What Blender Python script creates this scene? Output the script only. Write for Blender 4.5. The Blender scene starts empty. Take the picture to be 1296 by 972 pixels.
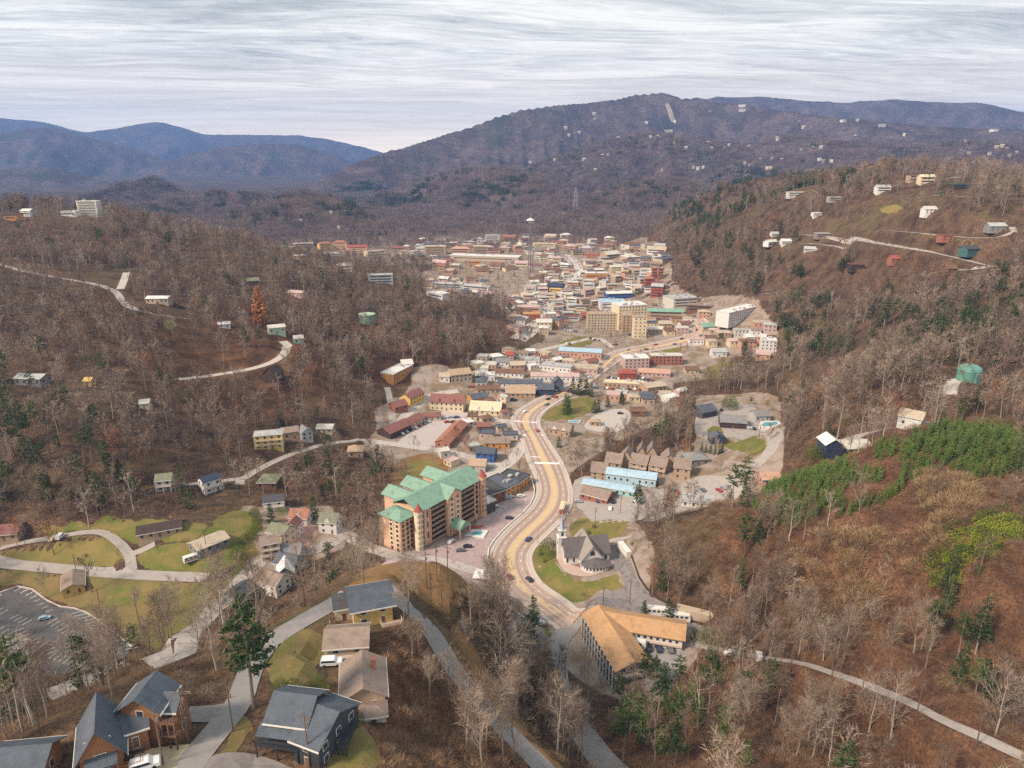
import bpy, math, random
import numpy as np
from mathutils import Vector, Matrix
R = math.radians
random.seed(7); rng = np.random.default_rng(7)
sc = bpy.context.scene
COL = sc.collection
# ------------------------------------------------------------------ camera
CZ = 180.0; PITCH = R(17.6); FPX = 900.0
cam_d = bpy.data.cameras.new('camera'); cam = bpy.data.objects.new('camera', cam_d); COL.objects.link(cam)
cam.location = (0, 0, CZ); cam.rotation_euler = (R(90) - PITCH, 0, 0)
cam_d.sensor_width = 36; cam_d.lens = FPX / 1296 * 36; cam_d.clip_end = 60000; cam_d.clip_start = 1
sc.camera = cam
# ------------------------------------------------------------------ light
SUN_EL, SUN_AZ = R(42), R(238)      # compass-like azimuth, clockwise from +Y
EXPOSURE = 1.78
sc.view_settings.view_transform = 'Standard'; sc.view_settings.look = 'None'
sc.view_settings.exposure = EXPOSURE; sc.view_settings.gamma = 1.0
sun_d = bpy.data.lights.new('sun', 'SUN'); sun_d.energy = 1.5; sun_d.angle = R(10); sun_d.color = (1, .82, .64)
sun = bpy.data.objects.new('sun', sun_d); COL.objects.link(sun)
sdir = Vector((math.sin(SUN_AZ) * math.cos(SUN_EL), math.cos(SUN_AZ) * math.cos(SUN_EL), math.sin(SUN_EL)))
sun.rotation_euler = sdir.to_track_quat('Z', 'Y').to_euler(); sun.location = (0, -50, 900)
world = bpy.data.worlds.new("World"); sc.world = world; world.use_nodes = True
class NT:
    """tiny node-tree helper"""
    def __init__(s, tree): s.t = tree; s.n = tree.nodes; s.l = tree.links
    def new(s, typ, inputs=None, **props):
        nd = s.n.new(typ)
        for k, v in props.items(): setattr(nd, k, v)
        for k, v in (inputs or {}).items(): s.set(nd.inputs[k], v)
        return nd
    def set(s, sock, v):
        if isinstance(v, bpy.types.NodeSocket): s.l.new(v, sock)
        else: sock.default_value = v
    def math(s, op, a, b=0.0, c=0.0):
        nd = s.n.new('ShaderNodeMath'); nd.operation = op
        s.set(nd.inputs[0], a); s.set(nd.inputs[1], b); s.set(nd.inputs[2], c); return nd.outputs[0]
    def vmath(s, op, a, b=(0, 0, 0)):
        nd = s.n.new('ShaderNodeVectorMath'); nd.operation = op
        s.set(nd.inputs[0], a); s.set(nd.inputs[1], b); return nd.outputs[0]
    def mix(s, f, a, b, mode='MIX'):
        nd = s.n.new('ShaderNodeMix'); nd.data_type = 'RGBA'; nd.blend_type = mode
        s.set(nd.inputs[0], f); s.set(nd.inputs[6], a); s.set(nd.inputs[7], b); return nd.outputs[2]
    def ramp(s, f, pts, interp='LINEAR'):
        nd = s.n.new('ShaderNodeValToRGB'); cr = nd.color_ramp; cr.interpolation = interp
        while len(cr.elements) < len(pts): cr.elements.new(0.5)
        for e, (p, c) in zip(cr.elements, pts):
            e.position = p; e.color = c if len(c) == 4 else (*c, 1)
        s.set(nd.inputs[0], f); return nd.outputs[0]
    def noise(s, vec, scale, detail=4, rough=.55, dist=0.0, out=0):
        nd = s.n.new('ShaderNodeTexNoise')
        if vec is not None: s.set(nd.inputs['Vector'], vec)
        nd.inputs['Scale'].default_value = scale; nd.inputs['Detail'].default_value = detail
        nd.inputs['Roughness'].default_value = rough; nd.inputs['Distortion'].default_value = dist
        return nd.outputs[out]
w = NT(world.node_tree); w.n.clear()
sky = w.new('ShaderNodeTexSky', sky_type='NISHITA', sun_disc=False, sun_elevation=SUN_EL, sun_rotation=SUN_AZ, air_density=1.0, dust_density=2.0)
tc = w.new('ShaderNodeTexCoord').outputs['Generated']
sep = w.new('ShaderNodeSeparateXYZ', {0: tc})
zz = w.math('MAXIMUM', w.math('ADD', sep.outputs[2], 0.05), 0.02)
px_ = w.math('DIVIDE', sep.outputs[0], zz); py_ = w.math('DIVIDE', sep.outputs[1], zz)
cv = w.new('ShaderNodeCombineXYZ', {0: px_, 1: py_}).outputs[0]
# long stratus streaks, seen from underneath on a flat cloud deck
warp = w.noise(w.vmath('MULTIPLY', cv, (.25, .35, 1)), 1.0, 3, .5, out=1)
cw = w.vmath('ADD', cv, w.vmath('MULTIPLY', w.vmath('SUBTRACT', warp, (.5, .5, .5)), (2.4, 1.6, 0)))
rot = w.new('ShaderNodeVectorRotate', {'Vector': cw, 'Angle': R(-9)}, rotation_type='Z_AXIS').outputs[0]
n1 = w.noise(w.vmath('MULTIPLY', rot, (.30, 1.25, 1)), 1.5, 8, .66, .6)
n2 = w.noise(w.vmath('MULTIPLY', rot, (.9, 3.6, 1)), 2.6, 7, .66, .8)
n3 = w.noise(w.vmath('MULTIPLY', cw, (.2, .35, 1)), .8, 3, .5)
f = w.math('ADD', w.math('MULTIPLY', n1, .46), w.math('ADD', w.math('MULTIPLY', n2, .31), w.math('MULTIPLY', n3, .35)))
cl = w.ramp(f, [(.41, (.24, .25, .235)), (.475, (.40, .41, .38)), (.54, (.66, .655, .60)), (.63, (1.08, 1.03, .93))])
# the deck thins and brightens towards the horizon
hz = w.ramp(sep.outputs[2], [(0.0, (1, 1, 1)), (.035, (.62, .62, .62)), (.12, (.12, .12, .12)), (.3, (0, 0, 0))])
cl = w.mix(w.math('MULTIPLY', hz, .75), cl, (3.1, 2.45, 1.65, 1))
SKYS = 0.08
skyc = w.mix(1.0, sky.outputs[0], (SKYS * .9, SKYS * .9, SKYS * .9, 1), 'MULTIPLY')
vignette = w.ramp(sep.outputs[2], [(.04, (.93, .93, .93)), (.32, (.54, .59, .60))])      # darker overhead: a lens vignette put into the cloud colour
tot = w.mix(.95, skyc, w.mix(1.0, cl, vignette, 'MULTIPLY'))
# the ground-side half of the world stays dim
bg = w.new('ShaderNodeBackground', {'Color': tot, 'Strength': 1.0})
bg.inputs['Strength'].default_value = 0.50
w.new('ShaderNodeOutputWorld', {'Surface': bg.outputs[0]})
HAZE_D = 0.000085
# ------------------------------------------------------------------ terrain: a height field measured from the viewpoint, in metres
CP, SP = math.cos(PITCH), math.sin(PITCH)
def ray(px, py):
    a = (px - 648) / FPX; b = (486 - py) / FPX
    return np.array([a, CP + b * SP, -SP + b * CP])
def ray_azr(px, py):                      # azimuth and slope dz/dr of a ray
    d = ray(px, py); h = math.hypot(d[0], d[1]); return math.atan2(d[0], d[1]), d[2] / h
CTRL = []
def cz(px, py, z): az, s = ray_azr(px, py); CTRL.append((az, (z - CZ) / s, z))
def cr_(px, py, r): az, s = ray_azr(px, py); CTRL.append((az, r, CZ + s * r))
def ch(px, r, z): CTRL.append((math.atan2((px - 648) / FPX, CP), r, z))
for a in [(640,690,0),(700,620,0),(680,550,2),(720,490,3),(830,437,3),(740,760,2),(650,740,0),(705,830,3),(740,900,8),(752,852,1),(775,872,3),(780,965,18),
          (740,710,4),(760,650,2),(800,830,7),(880,790,9),(870,840,9),(850,720,16),(800,660,6),(900,640,28),(950,720,26),(780,600,3),(850,580,4),
          (960,833,13),(1100,870,20),(1290,950,32),(900,960,28),(1000,960,34),(1150,965,34),(860,890,18),(1000,880,22),
          (1050,575,42),(950,540,4),(1000,520,14),(900,500,3),(1000,450,12),
          (80,790,0),(0,740,1),(250,690,11),(60,690,8),(200,730,5),(250,780,3),(130,760,2),(350,690,6),(385,690,5),(310,750,3),(340,740,4),(230,660,14),
          (190,905,86),(385,925,84),(130,935,88),(0,965,86),(250,960,82),(310,890,80),(300,850,74),(350,800,72),(400,775,74),(465,795,77),(430,900,80),
          (450,850,76),(530,930,66),(500,745,74),(530,780,64),(590,850,55),(650,945,48),(560,722,70),(500,715,70),(440,730,62),(610,755,52),
          (640,790,32),(660,830,24),(665,870,26),(690,930,28),(600,700,1),(560,700,2),
          (300,545,22),(345,560,17),(0,640,18),(150,645,17),(280,620,13),(200,560,34),(60,560,42),(150,480,52),(300,470,40),(365,450,44),(0,480,58),
          (450,600,5),(450,540,6),(520,520,4),(500,480,12),(560,500,5),(400,590,8),(600,470,5),(560,470,13)]: cz(*a)
for a in [(1000,800,218),(1000,700,256),(1000,612,300),(1200,880,178),(1200,700,236),(1200,555,300),(1100,575,300),(1290,700,225),(1290,600,290),(1290,545,350),
          (1100,640,262),(1100,800,205),(1150,540,322),(1225,482,394),(1290,480,430),(1100,480,430),(1100,430,560),(1200,410,560),(1290,420,520),
          (1100,365,700),(1240,345,650),(1290,300,680),(1200,290,700),(1210,246,760),(1290,250,800),(1100,230,900),(1100,300,780),(1000,300,880),(1000,242,1050),
          (930,330,950),(900,370,900),(880,300,1150),(930,262,1200),(1050,340,780),(1180,330,680),(1290,380,600),
          (100,400,600),(0,340,720),(150,380,590),(330,400,620),(455,405,690),(560,440,620),(0,270,1000),(100,270,1000),(200,288,950),(330,318,880),(450,350,840),
          (560,385,770),(640,415,720),(240,400,600),(0,420,560),(330,360,740),(120,330,800)]: cr_(*a)
for a in [(200,165,72),(100,170,60),(300,165,66),(0,180,50),(300,215,10),(200,230,5),(400,230,12),(400,300,5),(480,290,4),(540,290,3),(460,230,40),
          (100,1300,92),(0,1300,95),(250,1150,60),(300,1400,12),(450,1150,5),(560,1000,4),(640,900,4),(560,1500,3),(700,1500,3),(800,1500,5),(700,1100,3),
          (900,1500,60),(1000,1600,110),(1200,1200,120),(1296,1300,130),(1050,1300,125),(1200,560,62),(1296,420,62),(1200,350,56),(1050,350,30),(950,340,10),
          (-250,100,80),(-250,200,30),(-250,300,10),(-250,450,45),(-250,700,85),(-250,1200,120),(1550,150,60),(1550,250,55),(1550,400,70),(1550,700,120),(1550,1200,150),
          (648,45,78),(300,60,84),(900,60,60),(0,60,86),(1296,60,60),(900,110,42),(1100,110,42),(1296,120,42),(600,110,66),(-600,200,60),(1900,200,60),(-600,900,90),(1900,900,110),
          (648,2600,0),(300,2600,0),(0,2600,60),(1000,2600,100),(1296,2600,120),(-300,2600,60),(1600,2600,110)]: ch(*a)
CT = np.array(CTRL)
def feat(az, r): return np.stack([az, np.log(r)], -1)
Xc = feat(CT[:, 0], CT[:, 1])
def kern(A, B): return np.sqrt(((A[:, None, :] - B[None]) ** 2).sum(-1) + .0016)
Kc = kern(Xc, Xc); nC = len(Xc)
Aug = np.zeros((nC + 3, nC + 3)); Aug[:nC, :nC] = Kc - np.eye(nC) * .004
Aug[:nC, nC] = 1; Aug[:nC, nC + 1:] = Xc; Aug[nC:, :nC] = Aug[:nC, nC:].T
WC = np.linalg.solve(Aug, np.concatenate([CT[:, 2], [0, 0, 0]]))
NA, NR = 1000, 1150
AZ0, AZ1, L0, L1 = R(-62), R(62), math.log(42.), math.log(17500.)
azs = np.linspace(AZ0, AZ1, NA); lrs = np.linspace(L0, L1, NR)
# coarse evaluation, then bilinear up-sampling (the field is smooth)
ca = np.linspace(AZ0, AZ1, 250); cl_ = np.linspace(L0, L1, 290)
GA, GL = np.meshgrid(ca, cl_, indexing='ij')
base = (kern(np.stack([GA.ravel(), np.minimum(GL.ravel(), math.log(2800))], -1), Xc) @ WC[:nC] + WC[nC] + WC[nC + 1] * GA.ravel() + WC[nC + 2] * np.minimum(GL.ravel(), math.log(2800))).reshape(GA.shape)
def up(G):
    t = np.interp(azs, ca, np.arange(len(ca))); i = np.clip(t.astype(int), 0, len(ca) - 2); f = (t - i)[:, None]
    G1 = G[i] * (1 - f) + G[i + 1] * f
    t = np.interp(lrs, cl_, np.arange(len(cl_))); j = np.clip(t.astype(int), 0, len(cl_) - 2); g = (t - j)[None]
    return G1[:, j] * (1 - g) + G1[:, j + 1] * g
H = up(base)
AA, LL = np.meshgrid(azs, lrs, indexing='ij'); RR = np.exp(LL); XX = RR * np.sin(AA); YY = RR * np.cos(AA)
fade = np.clip((RR - 1300) / 1200, 0, 1); H = H * (1 - fade) + np.minimum(H, 8) * fade
def vnoise(x, y, seed):
    xi = np.floor(x).astype(np.int64); yi = np.floor(y).astype(np.int64); xf = x - xi; yf = y - yi
    def hsh(a, b):
        h = (a * 374761393 + b * 668265263 + seed * 1442695041) & 0xffffffff
        h = ((h ^ (h >> 13)) * 1274126177) & 0xffffffff; return ((h ^ (h >> 16)) & 0xffff) / 65535.
    u = xf * xf * xf * (xf * (xf * 6 - 15) + 10); v = yf * yf * yf * (yf * (yf * 6 - 15) + 10)
    return (hsh(xi, yi) * (1 - u) + hsh(xi + 1, yi) * u) * (1 - v) + (hsh(xi, yi + 1) * (1 - u) + hsh(xi + 1, yi + 1) * u) * v
def fbm(x, y, sc_, o=4, seed=0, ridged=False):
    s = 0; a = 1; t = 0
    for k in range(o):
        n = vnoise(x / sc_ + 17.3 * k, y / sc_ - 9.1 * k, seed + k) * 2 - 1
        if ridged: n = 1 - 2 * np.abs(n)
        s = s + a * n; t += a; a *= .5; sc_ = sc_ / 2.03
    return s / t
RIDGES = [
 ([(0,266,2600),(60,258,2900),(100,250,3000),(150,234,3200),(190,223,3300),(222,236,3300),(262,258,3200)], .42, 260),
 ([(150,268,2400),(200,252,2500),(240,246,2600),(300,242,2600),(335,249,2600),(370,268,2500)], .34, 200),
 ([(262,290,1950),(310,268,2000),(350,251,2100),(385,243,2100),(420,248,2100),(465,268,2000),(500,283,1950),(530,296,1900)], .36, 200),
 ([(420,268,3000),(470,252,3000),(510,236,3050),(550,222,3000),(600,214,2900),(640,212,2850),(685,222,2700),(722,246,2500),(750,275,2300)], .30, 300),
 ([(640,300,2050),(690,275,2200),(740,250,2350),(790,236,2400),(830,227,2500),(870,228,2500),(905,242,2400)], .30, 240),
 ([(820,298,1450),(860,264,1500),(900,242,1500),(950,227,1500),(1000,220,1520),(1060,219,1700),(1130,217,1800),(1200,216,1800),(1296,215,1800),(1420,212,1800),(1700,210,1800)], .30, 160),
 ([(330,276,4200),(380,240,4300),(430,216,4400),(480,195,4600),(520,184,4700),(570,169,4900),(620,151,5000),(660,139,5100),(700,132,5200),(745,130,5400),(775,128,5400),(800,121,5500),(835,116,5600),(858,123,5600),(900,128,5500),(940,131,5500),(980,139,5200),(1040,147,5000),(1100,152,5000),(1200,160,5000),(1296,165,5000),(1420,172,5000),(1700,180,5000)], .235, 520),
 ([(760,180,3600),(820,168,3700),(880,176,3600),(940,182,3500),(1000,172,3500),(1060,178,3400),(1140,185,3300),(1230,180,3300),(1300,184,3300),(1500,190,3300)], .26, 320),
 ([(800,140,8200),(860,125,8400),(920,122,8500),(965,120,8500),(1010,126,8500),(1070,128,8500),(1130,124,8500),(1190,128,8500),(1240,129,8500),(1275,135,8500),(1310,142,8500),(1500,160,8500)], .28, 800),
 ([(-400,132,14000),(-150,138,14000),(0,147,14000),(60,153,14000),(108,166,14000),(150,159,14000),(180,153,14000),(200,151,14000),(225,158,14000),(255,168,14000),(330,169,14000),(380,170,14000),(420,176,14000),(450,182,14000),(483,191,14000),(530,212,14000)], .30, 1500),
 ([(-400,160,9000),(-150,172,9000),(0,167,9000),(50,160,9000),(85,164,9000),(120,175,9000),(160,184,9000),(200,198,9000),(240,216,9000),(270,235,9000)], .30, 900),
 ([(140,236,8400),(170,217,8500),(205,205,8500),(240,192,8500),(290,183,8500),(340,180,8500),(380,182,8500),(420,194,8500),(450,205,8500),(490,222,8500)], .30, 800),
 ([(-400,215,6000),(0,216,6000),(60,212,6000),(110,222,6000),(160,230,6000),(230,238,6000),(300,236,6000),(360,240,6000),(420,250,6000)], .22, 420),
]
ridge_noise = fbm(XX, YY, 900, 5, 3, True)
for k, (pts, slope, amp) in enumerate(RIDGES):
    q = [(ray_azr(px, py)) + (r,) for px, py, r in pts]
    a = np.array([v[0] for v in q]); rr = np.array([v[2] for v in q]); zc = np.array([CZ + v[1] * v[2] for v in q])
    rc = np.interp(azs, a, rr); zl = np.interp(azs, a, zc)
    zl = np.where(azs < a[0], zc[0] - (a[0] - azs) * rr[0] * slope * 1.3, zl); zl = np.where(azs > a[-1], zc[-1] - (azs - a[-1]) * rr[-1] * slope * 1.3, zl)
    ker = np.exp(-np.linspace(-2, 2, 13) ** 2); ker /= ker.sum(); pad = np.pad(zl, 6, mode='edge'); zl = np.convolve(pad, ker, 'valid')
    dr = RR - rc[:, None]; ad = np.abs(dr)
    # valleys and spurs cut into the flanks, fading out at the crest so the skyline holds
    cut = np.clip(ad / (amp * 1.6), 0, 1); hgt = np.clip(zl[:, None] / 300, .12, 1.3)
    sp = fbm(XX + 4000 * k, YY * .45 + AA * 800, amp * .9, 4, 11 + k, True)
    zr = zl[:, None] - ad * slope * np.where(dr > 0, 1.25, 1) + cut * amp * .52 * hgt * (sp - 1.0)
    if zl.max() > 250:      # long spurs running down towards the valley
        fold = fbm(AA * float(rr.mean()) + 300 * vnoise(XX / 900, YY / 900, 5), dr * .22, amp * .95 + 60, 3, 61 + k, True); zr = zr - cut * np.clip(zl[:, None] / 500, .3, 1) * amp * .30 * (1 - fold)
    kk = 10 + 12 * np.clip(hgt, 0, 1)
    m = np.maximum(H, zr); H = m + kk * (np.log(np.exp((H - m) / kk) + np.exp((zr - m) / kk)) - .4 * np.exp(-np.abs(H - zr) / kk))
H += np.clip((RR - 1500) / 2500, 0, 1) * fbm(XX, YY, 260, 4, 41, True) * np.clip(H / 120, 0, 1) * 9
rough_near = np.clip((H - 8) / 20, 0, 1) * np.clip((2500 - RR) / 800, 0, 1)
H += rough_near * fbm(XX, YY, 60, 4, 77) * 1.7
H = np.where(RR > 1200, np.maximum(H, -2), H)
def hgt(x, y, G=None):
    G = H if G is None else G
    x = np.asarray(x, float); y = np.asarray(y, float)
    a = (np.arctan2(x, y) - AZ0) / (AZ1 - AZ0) * (NA - 1); l = (np.log(np.maximum(np.hypot(x, y), 43)) - L0) / (L1 - L0) * (NR - 1)
    i = np.clip(a.astype(int), 0, NA - 2); j = np.clip(l.astype(int), 0, NR - 2); fa = np.clip(a - i, 0, 1); fl = np.clip(l - j, 0, 1)
    h00, h10, h01, h11 = G[i, j], G[i + 1, j], G[i, j + 1], G[i + 1, j + 1]
    return np.where(fa >= fl, h00 + (h10 - h00) * fa + (h11 - h10) * fl, h00 + (h01 - h00) * fl + (h11 - h01) * fa)
TS = np.exp(np.linspace(math.log(60), math.log(17400), 2600))
def P(px, py, dz=0.0):
    """the spot of ground seen at photo pixel (px, py)"""
    d = ray(px, py); hh = math.hypot(d[0], d[1]); u = d / hh
    x = u[0] * TS; y = u[1] * TS; z = CZ + u[2] * TS; g = hgt(x, y); below = z <= g + dz
    if not below.any(): return None
    k = int(np.argmax(below))
    if k == 0: return (x[0], y[0], float(g[0]))
    d0 = z[k - 1] - g[k - 1]; d1 = z[k] - g[k]; t = (d0 - dz) / max(d0 - d1, 1e-9); r = TS[k - 1] + (TS[k] - TS[k - 1]) * t
    X, Y = u[0] * r, u[1] * r
    return (X, Y, float(hgt(X, Y)))
# ------------------------------------------------------------------ helpers
def tag(o, label=None, cat=None, group=None, kind=None):
    if label: o['label'] = label
    if cat: o['category'] = cat
    if group: o['group'] = group
    if kind: o['kind'] = kind
    return o
def thing(name, label, cat, loc=(0, 0, 0), rz=0, group=None):
    o = bpy.data.objects.new(name, None); COL.objects.link(o); o.location = loc; o.rotation_euler = (0, 0, rz)
    o.empty_display_size = .5
    return tag(o, label, cat, group)
class MB:
    """collects polygons into one mesh"""
    def __init__(s): s.v = []; s.f = []; s.mi = []; s.m = 0
    def poly(s, pts):
        k = len(s.v); s.v += [tuple(p) for p in pts]; s.f.append(tuple(range(k, k + len(pts)))); s.mi.append(s.m)
    def box(s, x0, x1, y0, y1, z0, z1):
        k = len(s.v); s.v += [(x0,y0,z0),(x1,y0,z0),(x1,y1,z0),(x0,y1,z0),(x0,y0,z1),(x1,y0,z1),(x1,y1,z1),(x0,y1,z1)]
        for q in ((0,3,2,1),(4,5,6,7),(0,1,5,4),(1,2,6,5),(2,3,7,6),(3,0,4,7)): s.f.append(tuple(k + i for i in q)); s.mi.append(s.m)
    def prism(s, prof, y0, y1, axis='y'):
        """profile of (a, z) pairs, counter-clockwise, swept along y (or x)"""
        n = len(prof); k = len(s.v)
        for yy in (y0, y1): s.v += [((a, yy, z) if axis == 'y' else (yy, a, z)) for a, z in prof]
        s.f.append(tuple(range(k, k + n))); s.f.append(tuple(range(k + 2 * n - 1, k + n - 1, -1))); s.mi += [s.m] * 2
        for i in range(n): j = (i + 1) % n; s.f.append((k + i, k + n + i, k + n + j, k + j)); s.mi.append(s.m)
    def tube(s, p, q, r0, r1=None, n=6, cap=True):
        r1 = r0 if r1 is None else r1; p = Vector(p); q = Vector(q); d = (q - p).normalized()
        a = d.orthogonal().normalized(); b = d.cross(a); k = len(s.v)
        for c, r in ((p, r0), (q, r1)):
            for i in range(n): t = 2 * math.pi * i / n; s.v.append(tuple(c + a * (r * math.cos(t)) + b * (r * math.sin(t))))
        for i in range(n): j = (i + 1) % n; s.f.append((k + i, k + j, k + n + j, k + n + i)); s.mi.append(s.m)
        if cap: s.f.append(tuple(range(k + n - 1, k - 1, -1))); s.f.append(tuple(range(k + n, k + 2 * n))); s.mi += [s.m] * 2
    def lathe(s, prof, n=16, cx=0, cy=0):
        k = len(s.v)
        for r, z in prof:
            for i in range(n): t = 2 * math.pi * i / n; s.v.append((cx + r * math.cos(t), cy + r * math.sin(t), z))
        for a in range(len(prof) - 1):
            for i in range(n): j = (i + 1) % n; s.f.append((k + a*n + i, k + a*n + j, k + a*n + n + j, k + a*n + n + i)); s.mi.append(s.m)
    def mesh(s, name, mats):
        me = bpy.data.meshes.new(name); me.from_pydata(s.v, [], s.f)
        for m in (mats if isinstance(mats, (list, tuple)) else [mats]): me.materials.append(m)
        if any(s.mi): me.polygons.foreach_set('material_index', s.mi)
        me.update(); return me
    def build(s, name, mats, parent=None, loc=None, rz=None, fix=True):
        me = s.mesh(name, mats)
        if fix and len(s.f) < 4000:
            import bmesh
            bm = bmesh.new(); bm.from_mesh(me); bmesh.ops.recalc_face_normals(bm, faces=bm.faces); bm.to_mesh(me); bm.free()
        o = bpy.data.objects.new(name, me); COL.objects.link(o)
        if parent: o.parent = parent
        if loc: o.location = loc
        if rz is not None: o.rotation_euler[2] = rz
        return o
MATS = {}
def mat(name, col, rough=.85, var=.18, scale=1.0, spec=.25, bump=0.0, metal=0, col2=None, stain=0.0, courses=0.0):
    """weathered paint / stone / roofing: base colour broken up by two noises and optional stains"""
    if name in MATS: return MATS[name]
    m = bpy.data.materials.new(name); m.use_nodes = True; t = NT(m.node_tree); pb = m.node_tree.nodes['Principled BSDF']
    tcn = t.new('ShaderNodeTexCoord').outputs['Object']
    geo = t.new('ShaderNodeNewGeometry').outputs['Position']
    a = t.noise(geo, .6 * scale, 5, .65); b = t.noise(geo, 4.0 * scale, 3, .6)
    k = t.math('ADD', t.math('MULTIPLY', t.math('SUBTRACT', a, .5), var * 2.4), t.math('MULTIPLY', t.math('SUBTRACT', b, .5), var * 1.4))
    k = t.math('ADD', k, 1.0)
    c = t.vmath('SCALE', (0, 0, 0)); nd = c.node; nd.inputs[0].default_value = col[:3]; t.set(nd.inputs['Scale'], k)
    if courses:        # rows of shingles or boards, level whatever way the slope faces
        s3 = t.vmath('MULTIPLY', tcn, (1.3, 1.3, 1 / courses)); rows = t.noise(s3, 1.0, 2, .6); zf = t.math('FRACT', t.math('DIVIDE', t.new('ShaderNodeSeparateXYZ', {0: tcn}).outputs[2], courses))
        k2 = t.math('SUBTRACT', t.math('ADD', .8, t.math('MULTIPLY', rows, .42)), t.math('MULTIPLY', t.math('LESS_THAN', zf, .16), .22))
        sc2 = t.new('ShaderNodeVectorMath', operation='SCALE'); t.set(sc2.inputs[0], c); t.set(sc2.inputs['Scale'], k2); c = sc2.outputs[0]
    if col2:
        c = t.mix(t.ramp(a, [(.42, (0, 0, 0)), (.6, (1, 1, 1))]), c, (*col2, 1))
    if stain: c = t.mix(t.math('MULTIPLY', t.ramp(t.noise(geo, .35 * scale, 6, .7), [(.5, (0, 0, 0)), (.66, (1, 1, 1))]), stain), c, tuple(x * .35 for x in col[:3]) + (1,))
    t.l.new(c, pb.inputs['Base Color']); pb.inputs['Roughness'].default_value = rough; pb.inputs['Metallic'].default_value = metal
    pb.inputs['Specular IOR Level'].default_value = spec
    if bump:
        bn = t.new('ShaderNodeBump', {'Height': b, 'Strength': bump}); t.l.new(bn.outputs[0], pb.inputs['Normal'])
    MATS[name] = m; return m
def c255(r, g, b): return tuple(((v / 255) / 12.92 if v < 10 else ((v / 255 + .055) / 1.055) ** 2.4) for v in (r, g, b))
_cache = {}
def cmat(kind, rgb, **kw):
    key = f'{kind}_{int(rgb[0]*100)}_{int(rgb[1]*100)}_{int(rgb[2]*100)}'
    return MATS.get(key) or mat(key, rgb, **kw)
# ---- polygons on the ground
def pip(x, y, poly):
    inside = np.zeros(x.shape, bool); n = len(poly)
    for i in range(n):
        x0, y0 = poly[i]; x1, y1 = poly[(i + 1) % n]
        if y0 == y1: continue
        c = ((y0 > y) != (y1 > y)) & (x < (x1 - x0) * (y - y0) / (y1 - y0) + x0); inside ^= c
    return inside
def densify(pts, step, closed=True):
    out = []; n = len(pts)
    for i in range(n if closed else n - 1):
        a = np.array(pts[i]); b = np.array(pts[(i + 1) % n]); k = max(1, int(np.hypot(*(b - a)[:2]) / step))
        out += [tuple(a + (b - a) * t / k) for t in range(k)]
    if not closed: out.append(tuple(pts[-1]))
    return out
def smooth(pts, it=2, closed=True):
    for _ in range(it):
        n = len(pts); out = []
        for i in range(n if closed else n - 1):
            a = np.array(pts[i]); b = np.array(pts[(i + 1) % n]); out += [tuple(a * .75 + b * .25), tuple(a * .25 + b * .75)]
        if not closed: out = [tuple(pts[0])] + out + [tuple(pts[-1])]
        pts = out
    return pts
def wpoly(px): return [q[:2] for q in (P(*p) for p in px) if q]
BUILT = []
EXCL = []                                # world polygons kept free of trees
SHEETS = []                              # (polygon, ...) lowered a little in the ground mesh
from mathutils.geometry import delaunay_2d_cdt
def sheet(name, poly, dz, m, cell=3.0, excl=True, kind='structure', smo=1, lower=True):
    poly = densify(smooth(poly, smo), cell)
    if name == 'lawn':     # worn, ragged edge
        poly = densify(poly, 1.5); A = np.array(poly); poly = [tuple(p) for p in A + np.stack([fbm(A[:, 0], A[:, 1], 7, 3, 91), fbm(A[:, 0], A[:, 1], 7, 3, 97)], -1) * 3.0]
    A = np.array(poly); x0, y0 = A.min(0); x1, y1 = A.max(0)
    gx, gy = np.meshgrid(np.arange(x0 + cell / 2, x1, cell), np.arange(y0 + cell / 2, y1, cell)); gx = gx.ravel(); gy = gy.ravel()
    ins = pip(gx, gy, poly); pts = [Vector(p[:2]) for p in poly] + [Vector((a, b)) for a, b in zip(gx[ins], gy[ins])]
    n = len(poly)
    vs, es, fs, *_ = delaunay_2d_cdt(pts, [(i, (i + 1) % n) for i in range(n)], [], 1, 1e-4)
    V = np.array([tuple(v) for v in vs]); Z = hgt(V[:, 0], V[:, 1]) + dz
    me = bpy.data.meshes.new(name); me.from_pydata([(a, b, c) for (a, b), c in zip(V, Z)], [], [tuple(f) for f in fs]); me.materials.append(m); me.update()
    if len(me.polygons) and me.polygons[0].normal.z < 0: me.flip_normals()
    o = bpy.data.objects.new(name, me); COL.objects.link(o); tag(o, kind=kind)
    if lower: SHEETS.append(poly)
    if excl: EXCL.append(poly)
    return o
def polydist(x, y, line):
    best = np.full(x.shape, 1e9); zz_ = np.zeros(x.shape)
    for (a, b) in zip(line[:-1], line[1:]):
        dx, dy = b[0] - a[0], b[1] - a[1]; L2 = dx * dx + dy * dy + 1e-9
        t = np.clip(((x - a[0]) * dx + (y - a[1]) * dy) / L2, 0, 1); d = np.hypot(x - a[0] - t * dx, y - a[1] - t * dy)
        k = d < best; best = np.where(k, d, best); zz_ = np.where(k, a[2] + (b[2] - a[2]) * t, zz_)
    return best, zz_
def carve(line, half, margin):
    """bench the hillside to the level of a road centre line"""
    A = np.array(line); pad_ = half + margin
    sel = (XX > A[:, 0].min() - pad_) & (XX < A[:, 0].max() + pad_) & (YY > A[:, 1].min() - pad_) & (YY < A[:, 1].max() + pad_)
    ii = np.nonzero(sel)
    if len(ii[0]) == 0: return
    d, z = polydist(XX[ii], YY[ii], line); w_ = np.clip(1 - (d - half) / margin, 0, 1); w_ = w_ * w_ * (3 - 2 * w_)
    H[ii] = H[ii] * (1 - w_) + z * w_
def centre(px):
    pts = [P(*p) for p in px]; pts = smooth([tuple(p) for p in pts], 2, False); return densify(pts, 4.0, False)
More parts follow.
